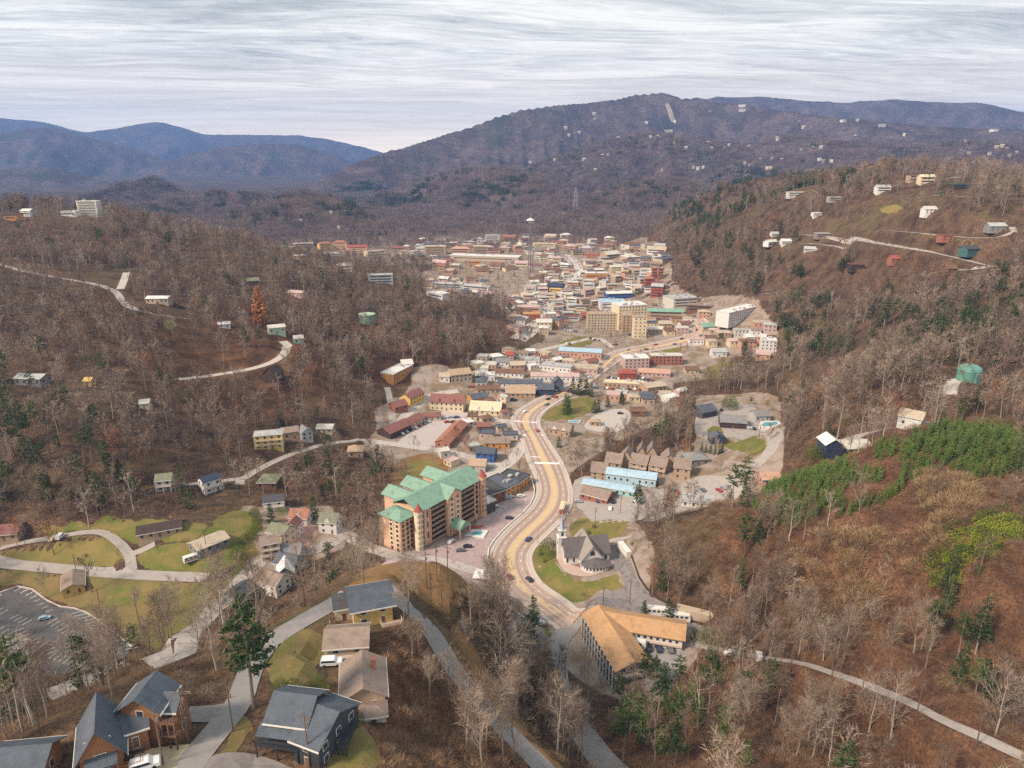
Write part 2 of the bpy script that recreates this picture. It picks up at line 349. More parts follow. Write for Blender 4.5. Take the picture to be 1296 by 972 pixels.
def ribbon_poly(line, half):
    A = np.array(line)[:, :2]; T = np.gradient(A, axis=0); T /= np.linalg.norm(T, axis=1)[:, None] + 1e-9; N = np.stack([-T[:, 1], T[:, 0]], -1)
    h_ = np.asarray(half).reshape(-1, 1) if np.ndim(half) else half
    return A + N * h_, A - N * h_
def strip(name, Lp, Rp, dz, m, nx=2, z_from=None, kind='structure', obj=True, parent=None):
    """surface between two edge lines that follows the ground"""
    Lp = np.array(Lp); Rp = np.array(Rp); n = len(Lp); vs = []; fs = []
    for i in range(n):
        for k in range(nx + 1): q = Lp[i] + (Rp[i] - Lp[i]) * k / nx; vs.append((q[0], q[1], 0))
    V = np.array(vs); V[:, 2] = hgt(V[:, 0], V[:, 1]) + dz
    for i in range(n - 1):
        for k in range(nx): a = i * (nx + 1) + k; fs.append((a, a + 1, a + nx + 2, a + nx + 1))
    me = bpy.data.meshes.new(name); me.from_pydata([tuple(v) for v in V], [], fs); me.materials.append(m); me.update()
    if me.polygons[len(me.polygons) // 2].normal.z < 0: me.flip_normals()
    o = bpy.data.objects.new(name, me); COL.objects.link(o)
    if kind: tag(o, kind=kind)
    if parent: o.parent = parent
    return o
# ------------------------------------------------------------------ ground surfaces
M_ASPH = mat('asphalt', (.115, .108, .11), .9, .22, 1, stain=.5)
M_ASPHL = mat('worn_asphalt', (.27, .235, .22), .9, .22, 1, stain=.35)
M_ROAD = mat('parkway_asphalt', (.46, .34, .28), .85, .10, .7, stain=.12)
M_CONC = mat('concrete_paving', (.52, .46, .42), .9, .14, 1, stain=.2)
M_LANE = mat('gravel_lane', (.40, .35, .32), .95, .2, 1, stain=.25)
M_HILLROAD = mat('hill_road', (.30, .275, .265), .9, .16, 1, stain=.2)
M_WHITE = mat('road_paint_white', (.80, .77, .74), .8, .15, 2)
M_YELLOW = mat('road_paint_yellow', (.80, .58, .25), .8, .12, 2)
M_BRICKP = mat('brick_paving', (.50, .26, .22), .9, .15, 1)
M_KERB = mat('kerb_concrete', (.54, .46, .41), .9, .12, 1)
LAWNS = []
# level pads for the buildings that stand on cut ground
def PHz(px, py, z): d = ray(px, py); t = (z - CZ) / d[2]; return (d[0] * t, d[1] * t)
def knoll(px, py, r=8.0, margin=9.0):
    c = P(px, py); d = np.hypot(XX - c[0], YY - c[1]); ii = np.nonzero(d < r + margin); w_ = np.clip(1 - (d[ii] - r) / margin, 0, 1); w_ = w_ * w_ * (3 - 2 * w_); H[ii] = H[ii] * (1 - w_) + c[2] * w_
def pad(px, z, margin=10.0, grow=0.0):
    poly = [PHz(x, y, z) for x, y in px]; A = np.array(poly); pd = margin + grow
    ii = np.nonzero((XX > A[:, 0].min() - pd) & (XX < A[:, 0].max() + pd) & (YY > A[:, 1].min() - pd) & (YY < A[:, 1].max() + pd))
    x, y = XX[ii], YY[ii]; d, _ = polydist(x, y, [(a, b, 0) for a, b in poly + poly[:1]]); d = np.where(pip(x, y, poly), 0, d)
    w_ = np.clip(1 - (d - grow) / margin, 0, 1); w_ = w_ * w_ * (3 - 2 * w_); H[ii] = H[ii] * (1 - w_) + z * w_
pad([(105,990),(95,965),(160,945),(185,935),(195,960),(170,990)], 86, 9)
pad([(145,925),(150,905),(215,905),(240,912),(225,935),(170,935)], 84, 6)
pad([(-30,1000),(-30,975),(50,970),(60,1000)], 85, 8)
pad([(325,965),(330,925),(440,925),(450,960),(420,972),(360,975)], 82, 9)
pad([(440,795),(435,765),(495,760),(505,785)], 73, 9)
pad([(405,835),(405,812),(470,812),(470,835)], 73, 7)
pad([(425,900),(420,845),(465,840),(495,885),(490,905),(440,910)], 75, 7)
pad([(885,520),(905,512),(985,512),(992,550),(960,560),(895,562)], 4, 25)
pad([(1040,580),(1040,560),(1112,560),(1112,580)], 43, 12)
pad([(1132,545),(1132,530),(1172,530),(1190,545)], 58, 12)
pad([(855,648),(860,632),(912,636),(905,652)], 10, 10)
pad([(705,712),(712,698),(775,690),(785,712),(760,730),(720,728)], 4, 8)
pad([(745,772),(762,762),(880,790),(880,845),(850,885),(828,885),(812,850),(795,845),(765,800)], 6.5, 9)
# carve the hill roads first
for q in [(1008,245),(1119,240),(1158,228),(1175,229),(1219,237),(1179,264),(1042,298),(979,308),(996,307),(1086,338),(1134,329),(1235,319),(1199,304),(1263,291),(1206,340),(981,298),(1058,252),(1026,314),(1035,272),(345,560),(367,554),(389,556),(340,482),(350,420),(378,432),(320,362),(198,382),(34,484),(269,620),(206,617),(481,357),(510,486)]: knoll(*q)
RIB = []
def road(px, w_, m, dz=.13, margin=6.0, name='road', cv=True):
    line = centre(px)
    if len(line) > 4:
        A = np.array(line); k = np.ones(5) / 5; A[2:-2, 2] = np.convolve(A[:, 2], k, 'valid'); line = [tuple(a) for a in A]
    if name == 'hillside_road' and len(line) > 12:
        A = np.array(line); k = np.hanning(13)[1:-1]; k /= k.sum()
        for _ in range(3):
            for q_ in range(3): A[5:-5, q_] = np.convolve(A[:, q_], k, 'valid')
        line = [tuple(a) for a in A]
    if cv: carve(line, w_ / 2 + .6, margin)
    RIB.append((name, line, w_, m, dz)); return line
road([(-30,709),(0,713),(60,719),(150,726),(200,729),(262,731)], 7.5, M_LANE, name='valley_road')
road([(440,676),(415,690),(385,700),(345,700),(322,716),(303,738),(283,762),(262,783),(235,806),(200,828),(160,848),(110,862),(60,880)], 8, M_LANE, .15, name='valley_road')
road([(0,694),(20,688),(60,682),(100,674),(130,672),(150,686),(164,700),(167,722)], 4.5, M_LANE, name='driveway')
road([(196,688),(180,697),(165,702)], 5, M_LANE, .16, name='driveway')
road([(480,738),(510,760),(545,800),(570,840),(600,880),(640,925),(700,985)], 4.6, M_HILLROAD, name='hill_road')
road([(440,752),(425,763),(385,785),(345,809),(322,838),(312,862),(303,890),(275,925),(225,985)], 5.2, M_HILLROAD, .15, name='hill_road')
road([(-30,326),(0,335),(40,347),(90,355),(145,361),(152,370),(150,378),(160,388),(175,395),(205,401),(250,404)], 5.5, M_LANE, name='hillside_road', margin=9)
road([(152,366),(157,356),(160,345)], 6, M_CONC, .17, name='hillside_road')
road([(225,480),(290,474),(320,468),(345,462),(362,451),(369,441),(358,432)], 6.5, M_CONC, name='hillside_road', margin=9)
road([(303,614),(306,603),(330,590),(372,573),(400,560),(440,555),(478,560)], 5, M_LANE, name='hillside_road')
road([(225,614),(262,612),(303,606)], 4, M_LANE, .16, name='driveway')
road([(872,815),(925,826),(960,832),(1010,838),(1060,852),(1100,868),(1150,890),(1200,914),(1250,936),(1320,970)], 3.4, M_LANE, name='lane')
for q in ([(960,373),(1000,368),(1060,362),(1100,356),(1150,347),(1200,343),(1256,339)], [(1000,297),(1040,298),(1080,303),(1130,312),(1160,316),(1200,323),(1258,338)],
          [(1090,292),(1120,291),(1180,297),(1240,303),(1268,304),(1285,298),(1281,287)], [(1180,247),(1240,250),(1300,253)], [(905,272),(950,256),(1000,243),(1050,243)],
          [(1010,308),(1050,309),(1068,315)], [(1100,262),(1150,257),(1200,255)], [(1130,235),(1180,228),(1215,224)]):
    road(q, 4.6, M_LANE, name='hillside_road', margin=8)
road([(1226,482),(1206,479),(1202,500)], 6, M_CONC, name='service_road')
road([(1062,562),(1085,553),(1112,545),(1150,537),(1180,536)], 5, M_LANE, name='driveway')
road([(745,692),(770,686),(800,678)], 3.5, M_LANE, .1, name='driveway')
road([(598,618),(612,605),(640,590),(656,574),(660,560)], 8, M_CONC, .1, name='frontage_road', cv=False)
road([(470,558),(500,562),(548,569),(593,577),(620,588),(640,590)], 7, M_CONC, .08, name='side_street', cv=False)
road([(497,545),(508,530),(530,512),(548,499),(580,495)], 6.5, M_CONC, .09, name='side_street', cv=False)
road([(560,521),(593,525),(625,531),(652,535)], 7, M_CONC, .1, name='side_street', cv=False)
road([(497,541),(496,520),(493,503),(490,490)], 4.5, M_LANE, .1, name='driveway', margin=4)
road([(655,430),(670,420),(683,405),(690,393),(705,378),(720,359),(733,344),(728,334),(715,322)], 17, M_CONC, .1, name='town_street', cv=False)
road([(690,393),(730,396),(760,400),(800,402),(870,405),(886,408)], 11, M_CONC, .09, name='town_street', cv=False)
road([(640,452),(700,440),(730,432),(757,426),(775,440)], 6, M_CONC, .09, name='side_street', cv=False)
road([(820,660),(870,640),(905,615),(940,598),(975,575),(985,548),(940,545),(893,558),(885,540),(890,520)], 8, M_LANE, .09, name='side_street', cv=False)
road([(625,735),(600,722),(540,707),(480,700),(440,678),(420,668)], 8, M_CONC, .09, name='side_street', cv=False)
for name, line, w_, m, dz in RIB:
    Lp, Rp = ribbon_poly(line, w_ / 2); strip(name, Lp, Rp, dz, m, 3)
    poly = [tuple(p) for p in Lp] + [tuple(p) for p in Rp[::-1]]; SHEETS.append(poly)
    Lw, Rw = ribbon_poly(line, w_ / 2 + (11 if name == 'hillside_road' else 3 if name == 'hill_road' else 1.2)); EXCL.append([tuple(p) for p in Lw] + [tuple(p) for p in Rw[::-1]])
# ---- the parkway: two kerb lines traced up the valley
PL = [(693,812),(700,800),(706,792),(666,767),(634,740),(621,713),(625,693),(643,670),(675,643),(685,620),(679,600),(672,588),(668,576),(662,554),(651,541),(649,531),(654,522),(669,512),(686,503),(705,496),(719,489),(740,476),(752,468),(763,455),(775,445),(800,440),(840,432),(870,424),(876,417),(866,409)][2:]
PR = [(741,777),(722,765),(690,747),(672,727),(667,702),(678,688),(700,668),(718,648),(723,625),(715,600),(711,588),(700,571),(689,554),(682,542),(680,533),(684,523),(696,514),(709,506),(725,497),(748,481),(762,471),(777,460),(795,448),(820,445),(862,438),(894,428),(902,417),(890,404)]
def resample(px, n):
    A = np.array(smooth(wpoly(px), 2, False)); s = np.concatenate([[0], np.cumsum(np.hypot(*np.diff(A, axis=0).T))]); t = np.linspace(0, s[-1], n)
    return np.stack([np.interp(t, s, A[:, 0]), np.interp(t, s, A[:, 1])], -1)
def pair(PLx, PRx, n):
    """match the two kerbs so that cross lines are square to the road"""
    a = resample(PLx, n * 4); b = resample(PRx, n * 4); mid = None
    c0 = (resample(PLx, n) + resample(PRx, n)) / 2
    for _ in range(3):
        s = np.concatenate([[0], np.cumsum(np.hypot(*np.diff(c0, axis=0).T))]); t = np.linspace(0, s[-1], n)
        c0 = np.stack([np.interp(t, s, c0[:, 0]), np.interp(t, s, c0[:, 1])], -1)
        k = np.ones(7) / 7
        for q in (0, 1): c0[3:-3, q] = np.convolve(c0[:, q], k, 'valid')
    def near(c, A): return A[np.argmin(((A - c) ** 2).sum(-1))]
    Lq = np.array([near(c, a) for c in c0]); Rq = np.array([near(c, b) for c in c0])
    T = np.gradient(c0, axis=0); T /= np.linalg.norm(T, axis=1)[:, None]; N = np.stack([-T[:, 1], T[:, 0]], -1)
    wl = ((Lq - c0) * N).sum(-1); wr = ((Rq - c0) * N).sum(-1); k = np.ones(9) / 9
    wl = np.convolve(np.pad(wl, 4, mode='edge'), k, 'valid'); wr = np.convolve(np.pad(wr, 4, mode='edge'), k, 'valid')
    return c0 + N * wl[:, None], c0 + N * wr[:, None]
KL, KR = pair(PL, PR, 330)
print('parkway width', [round(float(np.hypot(*(KL[i] - KR[i]))), 1) for i in range(0, 330, 30)], 'len', float(np.hypot(*np.diff((KL + KR) / 2, axis=0).T).sum()))
park = strip('parkway', KL, KR, .16, M_ROAD, 6)
poly = [tuple(p) for p in KL] + [tuple(p) for p in KR[::-1]]; SHEETS.append(poly)
def frac(t, i0=0, i1=None): A = KL + (KR - KL) * t; return A[i0:i1]
def off(A, B, d):                        # point line A moved d metres towards B
    D = B - A; D /= np.linalg.norm(D, axis=1)[:, None]; return A + D * d
# pavements with a real kerb step
for A, B, nm in ((KL, KR, 'pavement'), (KR, KL, 'pavement')):
    out = off(A, B, -1.9); inn = off(A, B, 0)
    n = len(A); vs = []; fs = []
    for i in range(n):
        zi = float(hgt(*inn[i])) + .1; zo = float(hgt(*out[i])) + .1
        vs += [(inn[i][0], inn[i][1], zi), (inn[i][0], inn[i][1], zi + .2), (out[i][0], out[i][1], zo + .2), (out[i][0], out[i][1], zo - .3)]
    for i in range(n - 1):
        a = i * 4
        for k in range(3): fs.append((a + k, a + k + 1, a + k + 5, a + k + 4))
    me = bpy.data.meshes.new(nm); me.from_pydata(vs, [], fs); me.materials.append(M_KERB); me.update()
    o = bpy.data.objects.new(nm, me); COL.objects.link(o); tag(o, kind='structure')
    EXCL.append([tuple(p) for p in A] + [tuple(p) for p in off(A, B, -3.6)[::-1]])
EXCL.append(poly)
def marks(name, segs, w_, m, dz=.185):
    mb = MB()
    for (a, b) in segs:
        d = b - a; L = np.hypot(*d)
        if L < .2: continue
        nrm = np.array([-d[1], d[0]]) / L * w_ / 2
        q = [a + nrm, a - nrm, b - nrm, b + nrm]
        mb.poly([(p[0], p[1], float(hgt(*p)) + dz) for p in q])
    o = mb.build(name, m, fix=False); tag(o, kind='structure'); return o
def dashes(t, on, offn): A = frac(t, 3, 322); return [(A[i], A[i + on]) for i in range(0, len(A) - on - 1, on + offn)]
def solid(t, d=0): A = frac(t, 3, 322); return [(A[i], A[i + 1]) for i in range(len(A) - 1)]
marks('lane_markings', dashes(.21, 1, 3) + dashes(.79, 1, 3), .32, M_WHITE)
marks('edge_lines', solid(.035) + solid(.965), .22, M_WHITE)
marks('centre_lines', solid(.405) + solid(.425) + solid(.575) + solid(.595), .2, M_YELLOW)
# painted median: a faint yellow wash between the double lines
strip('painted_median', frac(.44, 8, 300), frac(.56, 8, 300), .175, mat('median_paint', (.62, .45, .28), .85, .12, .7), 1)
# tyre-darkened bands
for t in (.12, .31, .69, .88):
    strip('tyre_track', frac(t - .035, 0, 329), frac(t + .035, 0, 329), .168, mat('tyre_worn_asphalt', (.36, .26, .22), .85, .14, .6), 1)
def cross(px0, px1, w_, name='stop_line'):
    a = np.array(P(*px0)[:2]); b = np.array(P(*px1)[:2]); marks(name, [(a, b)], w_, M_WHITE, .195)
cross((650,533), (680,535), 2.2); cross((661,551), (688,551), 2.4); cross((676,586), (708,587), 2.6); cross((672,578),(684,579), 1.0)
# lower road past the motel
EL = smooth(wpoly([(706,792),(696,808),(692,825),(698,845),(706,862),(712,895),(716,923),(735,950),(765,990)]), 2, False)
ER = smooth(wpoly([(741,777),(736,792),(722,808),(716,826),(718,850),(722,875),(729,895),(766,940),(815,985)]), 2, False)
strip('lower_road', EL, ER, .15, M_HILLROAD, 5); q = [tuple(p) for p in EL] + [tuple(p) for p in ER[::-1]]; SHEETS.append(q); EXCL.append(q)
# ---- lots, yards, courts
def lot(name, px, m, dz=.08, **k): return sheet(name, wpoly(px), dz, m, **k)
lot('parking_lot', [(-40,752),(0,749),(32,740),(68,768),(102,772),(130,790),(167,818),(150,834),(60,856),(-40,860)], M_ASPH, .1, smo=0)
lot('hotel_forecourt', [(470,706),(545,694),(598,668),(610,655),(640,628),(672,622),(680,630),(672,642),(640,667),(620,690),(614,712),(622,737),(640,755),(600,745),(560,722),(490,714)], mat('pink_paving', (.44, .33, .32), .9, .2, 1, stain=.35), .07)
lot('church_drive', [(768,690),(786,690),(797,709),(808,737),(822,755),(862,775),(895,792),(900,806),(870,800),(820,778),(745,768),(738,768),(763,747),(786,747),(792,736),(781,722),(767,708)], mat('patched_asphalt', (.24, .21, .205), .9, .25, 1, stain=.7), .1, smo=1)
lot('motel_courtyard', [(796,806),(872,818),(866,842),(852,862),(842,890),(815,888),(812,850),(806,825)], mat('pale_asphalt', (.34, .31, .30), .9, .22, 1, stain=.4), .1)
lot('parking_lot', [(640,777),(668,768),(684,778),(702,800),(694,812),(692,832),(672,838),(652,825),(643,800)], M_ASPHL, .07)
lot('motel_lot', [(498,563),(521,545),(545,528),(562,519),(592,524),(580,540),(562,558),(545,567),(516,566)], mat('bleached_asphalt', (.50, .43, .41), .9, .14, 1, stain=.2), .07)
lot('parking_lot', [(738,537),(762,518),(800,517),(796,540),(775,549),(742,544)], M_CONC, .07)
lot('parking_lot', [(884,545),(900,523),(925,512),(962,512),(985,540),(975,548),(935,549),(895,562)], M_LANE, .06)
lot('parking_lot', [(722,610),(745,600),(800,612),(850,622),(880,600),(930,603),(945,622),(900,640),(830,655),(752,664),(740,650),(728,640)], M_LANE, .05)
lot('brick_court', [(375,664),(398,662),(402,684),(382,694),(366,688),(375,679)], M_BRICKP, .12)
lot('church_terrace', [(699,694),(706,712),(718,727),(745,731),(768,722),(775,713),(790,716),(779,705),(745,722),(713,712),(706,694)], mat('terrace_paving', (.52, .38, .33), .9, .12, 1), .12)
lot('house_drive', [(200,905),(228,895),(290,888),(300,893),(285,912),(250,915),(205,915)], M_ASPHL, .14)
lot('house_drive', [(262,958),(300,952),(330,955),(400,985),(250,985)], M_ASPHL, .14)
lot('dirt_yard', [(175,950),(235,940),(250,950),(215,985),(160,985)], mat('bare_dirt', (.50, .40, .27), .95, .2, 1), .1)
# ---- lawns
def lawn_mat(name, a, b, c, s=.25):
    m = bpy.data.materials.new(name); m.use_nodes = True; t = NT(m.node_tree); pb = m.node_tree.nodes['Principled BSDF']
    g = t.new('ShaderNodeNewGeometry').outputs['Position']; n = t.noise(g, s * .35, 5, .62, .4); n2 = t.noise(g, 2.2, 4, .7)
    x = t.mix(t.ramp(n, [(.38, (0,0,0)), (.60, (1,1,1))]), (*a, 1), (*b, 1)); x = t.mix(t.math('MULTIPLY', t.ramp(n2, [(.45, (0,0,0)), (.7, (1,1,1))]), .7), x, (*c, 1))
    t.l.new(x, pb.inputs['Base Color']); pb.inputs['Roughness'].default_value = .95; pb.inputs['Specular IOR Level'].default_value = .1; return m
M_LAWN = lawn_mat('lawn_green', (.12, .155, .03), (.25, .19, .07), (.14, .10, .045)); M_DRY = lawn_mat('lawn_dry', (.27, .20, .075), (.19, .17, .05), (.17, .12, .05))
M_OR = lawn_mat('broom_sedge', (.31, .17, .075), (.22, .13, .06), (.15, .095, .045)); M_OLV = lawn_mat('lawn_olive', (.15, .145, .045), (.24, .17, .075), (.12, .085, .04))
def lawn(px, m, dz=.05):
    o = lot('lawn', px, m, dz, smo=2, excl=False); LAWNS.append(SHEETS[-1]); return o
lawn([(676,693),(672,712),(677,732),(692,746),(722,762),(735,764),(760,744),(784,745),(790,736),(781,725),(745,735),(715,730),(703,712),(696,698),(690,690)], M_LAWN, .09)
lawn([(50,668),(90,660),(130,657),(240,660),(262,668),(240,688),(185,682),(160,684),(150,680),(130,670),(95,672),(55,680)], M_LAWN)
lawn([(240,690),(262,668),(290,648),(322,648),(330,672),(318,690),(330,700),(298,722),(262,727),(180,722),(172,703),(200,690)], M_LAWN)
lawn([(-30,696),(0,698),(60,688),(128,678),(158,704),(160,720),(60,714),(-30,706)], M_DRY)
lawn([(-30,716),(60,724),(150,731),(262,737),(290,730),(268,770),(232,800),(205,822),(175,818),(110,772),(68,762),(35,735),(-30,742)], M_OLV)
lawn([(130,760),(150,745),(215,735),(240,740),(225,760),(160,770)], M_LAWN, .09)
lawn([(290,722),(330,706),(352,704),(320,728),(300,740)], M_LAWN, .06)
lawn([(686,528),(697,517),(715,507),(735,502),(755,505),(750,518),(740,528),(715,531),(692,533)], M_LAWN)
lawn([(893,542),(912,538),(925,556),(965,553),(975,568),(945,580),(905,565)], M_LAWN, .08)
lawn([(740,655),(752,660),(790,655),(800,670),(770,684),(742,688),(722,676),(726,660)], M_DRY)
lawn([(750,672),(775,660),(790,668),(770,682),(752,684)], M_LAWN, .09)
lawn([(703,436),(722,428),(752,424),(760,430),(735,440),(712,444)], M_LAWN)
lawn([(835,445),(850,438),(868,436),(862,444),(845,450)], M_LAWN)
lawn([(888,470),(905,460),(930,457),(940,465),(925,478),(895,481)], M_DRY)
lawn([(504,601),(522,585),(545,580),(560,588),(548,598),(520,606)], M_DRY)
lawn([(500,585),(530,574),(560,575),(572,590),(560,612),(520,625),(490,612)], M_OR, .03)
lawn([(345,815),(372,800),(408,797),(415,815),(405,850),(420,870),(405,888),(360,886),(340,855)], M_OLV)
lawn([(400,868),(418,862),(425,885),(408,890)], M_LAWN, .1)
lawn([(425,912),(462,915),(480,940),(470,990),(400,990),(420,950)], M_OLV, .08)
lawn([(203,408),(220,405),(224,412),(212,418)], M_LAWN)
lawn([(440,745),(462,722),(500,711),(560,712),(600,735),(622,762),(590,770),(552,772),(528,758),(500,740),(470,738)], M_OR)
lawn([(560,780),(590,800),(620,850),(660,905),(720,985),(700,985),(640,905),(600,860),(575,825)], M_OR)
lawn([(262,960),(300,925),(318,905),(325,925),(310,945),(270,970)], M_OLV, .06)
lawn([(425,700),(450,690),(470,705),(455,722),(430,718)], M_LAWN)
lawn([(688,795),(697,790),(702,806),(694,812)], M_LAWN, .12)
lawn([(1110,265),(1135,258),(1150,262),(1125,270)], M_DRY); lawn([(1150,295),(1200,300),(1240,306),(1215,312),(1170,305)], M_OLV)
# stall lines of the big lot
def stall_rows(rows):
    segs = []
    for (a, b, c_, n) in rows:     # row runs a->b, lines reach towards c
        A, B, C_ = (np.array(P(*q)[:2]) for q in (a, b, c_)); D = C_ - A
        for i in range(n): q = A + (B - A) * i / (n - 1); segs.append((q, q + D))
    return segs
marks('stall_lines', stall_rows([((90,777),(160,822),(107,773),15), ((72,783),(118,812),(60,790),11), ((30,795),(75,822),(18,800),10), ((52,750),(30,742),(40,757),4), ((10,772),(-10,765),(0,778),4), ((24,778),(40,785),(12,784),4), ((150,826),(100,800),(140,832),10), ((60,822),(120,842),(50,830),11), ((0,790),(40,812),(-10,796),8), ((36,746),(66,772),(28,749),7)])
      + stall_rows([((0,752),(60,800),(2,754),2)])[:1], .18, M_WHITE, .13)
marks('stall_lines', stall_rows([((628,654),(648,640),(620,650),9), ((600,690),(612,676),(590,686),7)]) + stall_rows([((664,780),(684,790),(670,775),7)]), .16, M_WHITE, .12)
# ---- now the ground mesh itself; sheets sit in a shallow tray so nothing pokes through
TREE_H = H.copy()
zones = np.zeros(H.shape + (4,), np.float32)   # R town earth, G green tinge, B brush red-brown, A unused
def in_poly_grid(poly):
    A = np.array(poly); sel = (XX > A[:, 0].min()) & (XX < A[:, 0].max()) & (YY > A[:, 1].min()) & (YY < A[:, 1].max()); ii = np.nonzero(sel)
    if len(ii[0]) == 0: return ii
    k = pip(XX[ii], YY[ii], poly); return ii[0][k], ii[1][k]
LOW = np.zeros(H.shape, bool)
for poly in SHEETS: LOW[in_poly_grid(poly)] = True
LOWe = LOW & np.roll(LOW, 1, 0) & np.roll(LOW, -1, 0) & np.roll(LOW, 1, 1) & np.roll(LOW, -1, 1)
def zone(px, ch_, v=1.0): ii = in_poly_grid(wpoly(px)); zones[ii[0], ii[1], ch_] = v
TOWN = [[(455,560),(480,540),(470,520),(520,490),(520,465),(560,462),(600,480),(640,455),(690,430),(690,400),(640,390),(600,375),(540,370),(520,350),(560,335),(450,330),(330,320),(330,305),(420,300),(600,295),(700,295),(820,300),(850,330),(850,355),(960,380),(985,420),(985,450),(930,450),(900,480),(850,485),(860,520),(780,560),(720,600),(730,640),(800,655),(830,700),(820,760),(900,800),(870,850),(820,890),(700,830),(640,800),(640,760),(600,745),(480,710),(480,650),(560,600),(480,590)],
        [(880,500),(990,500),(990,600),(940,640),(840,650),(830,590),(880,560)],
        [(300,640),(420,640),(440,690),(400,710),(300,760),(270,740),(320,700)]]
for t_ in TOWN: zone(t_, 0, 1.0)
zone([(1000,600),(1200,540),(1300,540),(1300,820),(1100,860),(950,800),(900,700)], 2, 1.0)
zone([(430,850),(520,780),(600,850),(720,990),(420,990)], 2, 1.0); zone([(760,860),(900,830),(1300,930),(1300,990),(740,990)], 2, .8)
zone([(600,640),(800,400),(560,400)], 2, .0)
zone([(180,400),(380,380),(660,420),(560,470),(500,490),(300,540),(180,460)], 2, .8)
for _ in range(3):
    zones = (zones + np.roll(zones, 2, 0) + np.roll(zones, -2, 0) + np.roll(zones, 2, 1) + np.roll(zones, -2, 1)) / 5
# paint channel breaks up with noise so edges are ragged
Hm = H - np.where(LOWe, .35, 0)
gx_ = np.stack([XX.ravel(), YY.ravel(), Hm.ravel()], -1).astype(np.float32)
i_, j_ = np.meshgrid(np.arange(NA - 1), np.arange(NR - 1), indexing='ij'); b_ = (i_ * NR + j_).ravel()
F_ = np.concatenate([np.stack([b_, b_ + NR + 1, b_ + NR], -1), np.stack([b_, b_ + 1, b_ + NR + 1], -1)]).astype(np.int32)
me = bpy.data.meshes.new('ground'); me.vertices.add(len(gx_)); me.vertices.foreach_set('co', gx_.ravel())
me.loops.add(len(F_) * 3); me.loops.foreach_set('vertex_index', F_.ravel()); me.polygons.add(len(F_)); me.polygons.foreach_set('loop_start', np.arange(0, len(F_) * 3, 3, dtype=np.int32)); me.update()
za = me.color_attributes.new('zone', 'FLOAT_COLOR', 'POINT'); za.data.foreach_set('color', zones.reshape(-1, 4).ravel())
m = bpy.data.materials.new('ground'); m.use_nodes = True; t = NT(m.node_tree); pb = m.node_tree.nodes['Principled BSDF']
g = t.new('ShaderNodeNewGeometry').outputs['Position']; at = t.new('ShaderNodeVertexColor', layer_name='zone'); sp_ = t.new('ShaderNodeSeparateColor', {0: at.outputs[0]})
n1 = t.noise(g, .012, 6, .6, .3); n2 = t.noise(g, .09, 6, .65, .4); n3 = t.noise(g, 1.1, 4, .7)
litter = t.mix(t.ramp(n2, [(.36, (0,0,0)), (.62, (1,1,1))]), (.078, .047, .033, 1), (.20, .122, .078, 1))  # leaf browns darkened to include the shade between trees
litter = t.mix(t.ramp(n3, [(.42, (0,0,0)), (.62, (.9,.9,.9))]), litter, (.045, .03, .022, 1))
litter = t.mix(t.math('MULTIPLY', t.ramp(n1, [(.5, (0,0,0)), (.66, (1,1,1))]), .45), litter, (.15, .12, .06, 1))
red = t.mix(t.ramp(n2, [(.4, (0,0,0)), (.65, (1,1,1))]), (.10, .05, .03, 1), (.24, .12, .062, 1))
c = t.mix(t.math('MULTIPLY', sp_.outputs[2], .75), litter, red)
town = t.mix(t.ramp(n2, [(.40, (0,0,0)), (.56, (1,1,1))]), (.24, .17, .11, 1), (.36, .29, .25, 1)); town = t.mix(t.ramp(n3, [(.5, (0,0,0)), (.75, (.6,.6,.6))]), town, (.17, .12, .08, 1))
msk = t.ramp(t.math('ADD', sp_.outputs[0], t.math('MULTIPLY', t.math('SUBTRACT', n2, .5), .8)), [(.45, (0,0,0)), (.6, (1,1,1))])
c = t.mix(t.math('MULTIPLY', sp_.outputs[2], .8), c, t.mix(t.ramp(n3, [(.42, (0,0,0)), (.6, (1,1,1))]), red, (.06, .034, .024, 1)))
c = t.mix(msk, c, town)
t.l.new(c, pb.inputs['Base Color']); pb.inputs['Roughness'].default_value = .95; pb.inputs['Specular IOR Level'].default_value = .08
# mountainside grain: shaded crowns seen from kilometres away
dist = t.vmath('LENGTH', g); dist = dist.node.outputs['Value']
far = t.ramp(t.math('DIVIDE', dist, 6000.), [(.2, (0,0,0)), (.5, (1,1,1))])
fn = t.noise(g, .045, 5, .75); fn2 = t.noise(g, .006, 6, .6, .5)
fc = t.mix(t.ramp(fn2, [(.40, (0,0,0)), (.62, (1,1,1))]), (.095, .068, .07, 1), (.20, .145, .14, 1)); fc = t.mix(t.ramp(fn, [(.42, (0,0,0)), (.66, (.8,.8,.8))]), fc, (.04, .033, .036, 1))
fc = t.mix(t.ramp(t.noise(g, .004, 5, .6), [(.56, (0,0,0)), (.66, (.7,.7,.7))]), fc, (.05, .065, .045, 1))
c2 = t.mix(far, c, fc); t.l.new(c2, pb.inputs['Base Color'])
bn = t.new('ShaderNodeBump', {'Height': t.math('MULTIPLY', fn, 14), 'Strength': far, 'Distance': 1.0}); t.l.new(bn.outputs[0], pb.inputs['Normal'])
me.materials.append(m); me.shade_smooth(); me.polygons.foreach_set('use_smooth', np.ones(len(F_), bool))
ground = bpy.data.objects.new('ground', me); COL.objects.link(ground); tag(ground, kind='structure')
# ------------------------------------------------------------------ buildings
SEEN = []

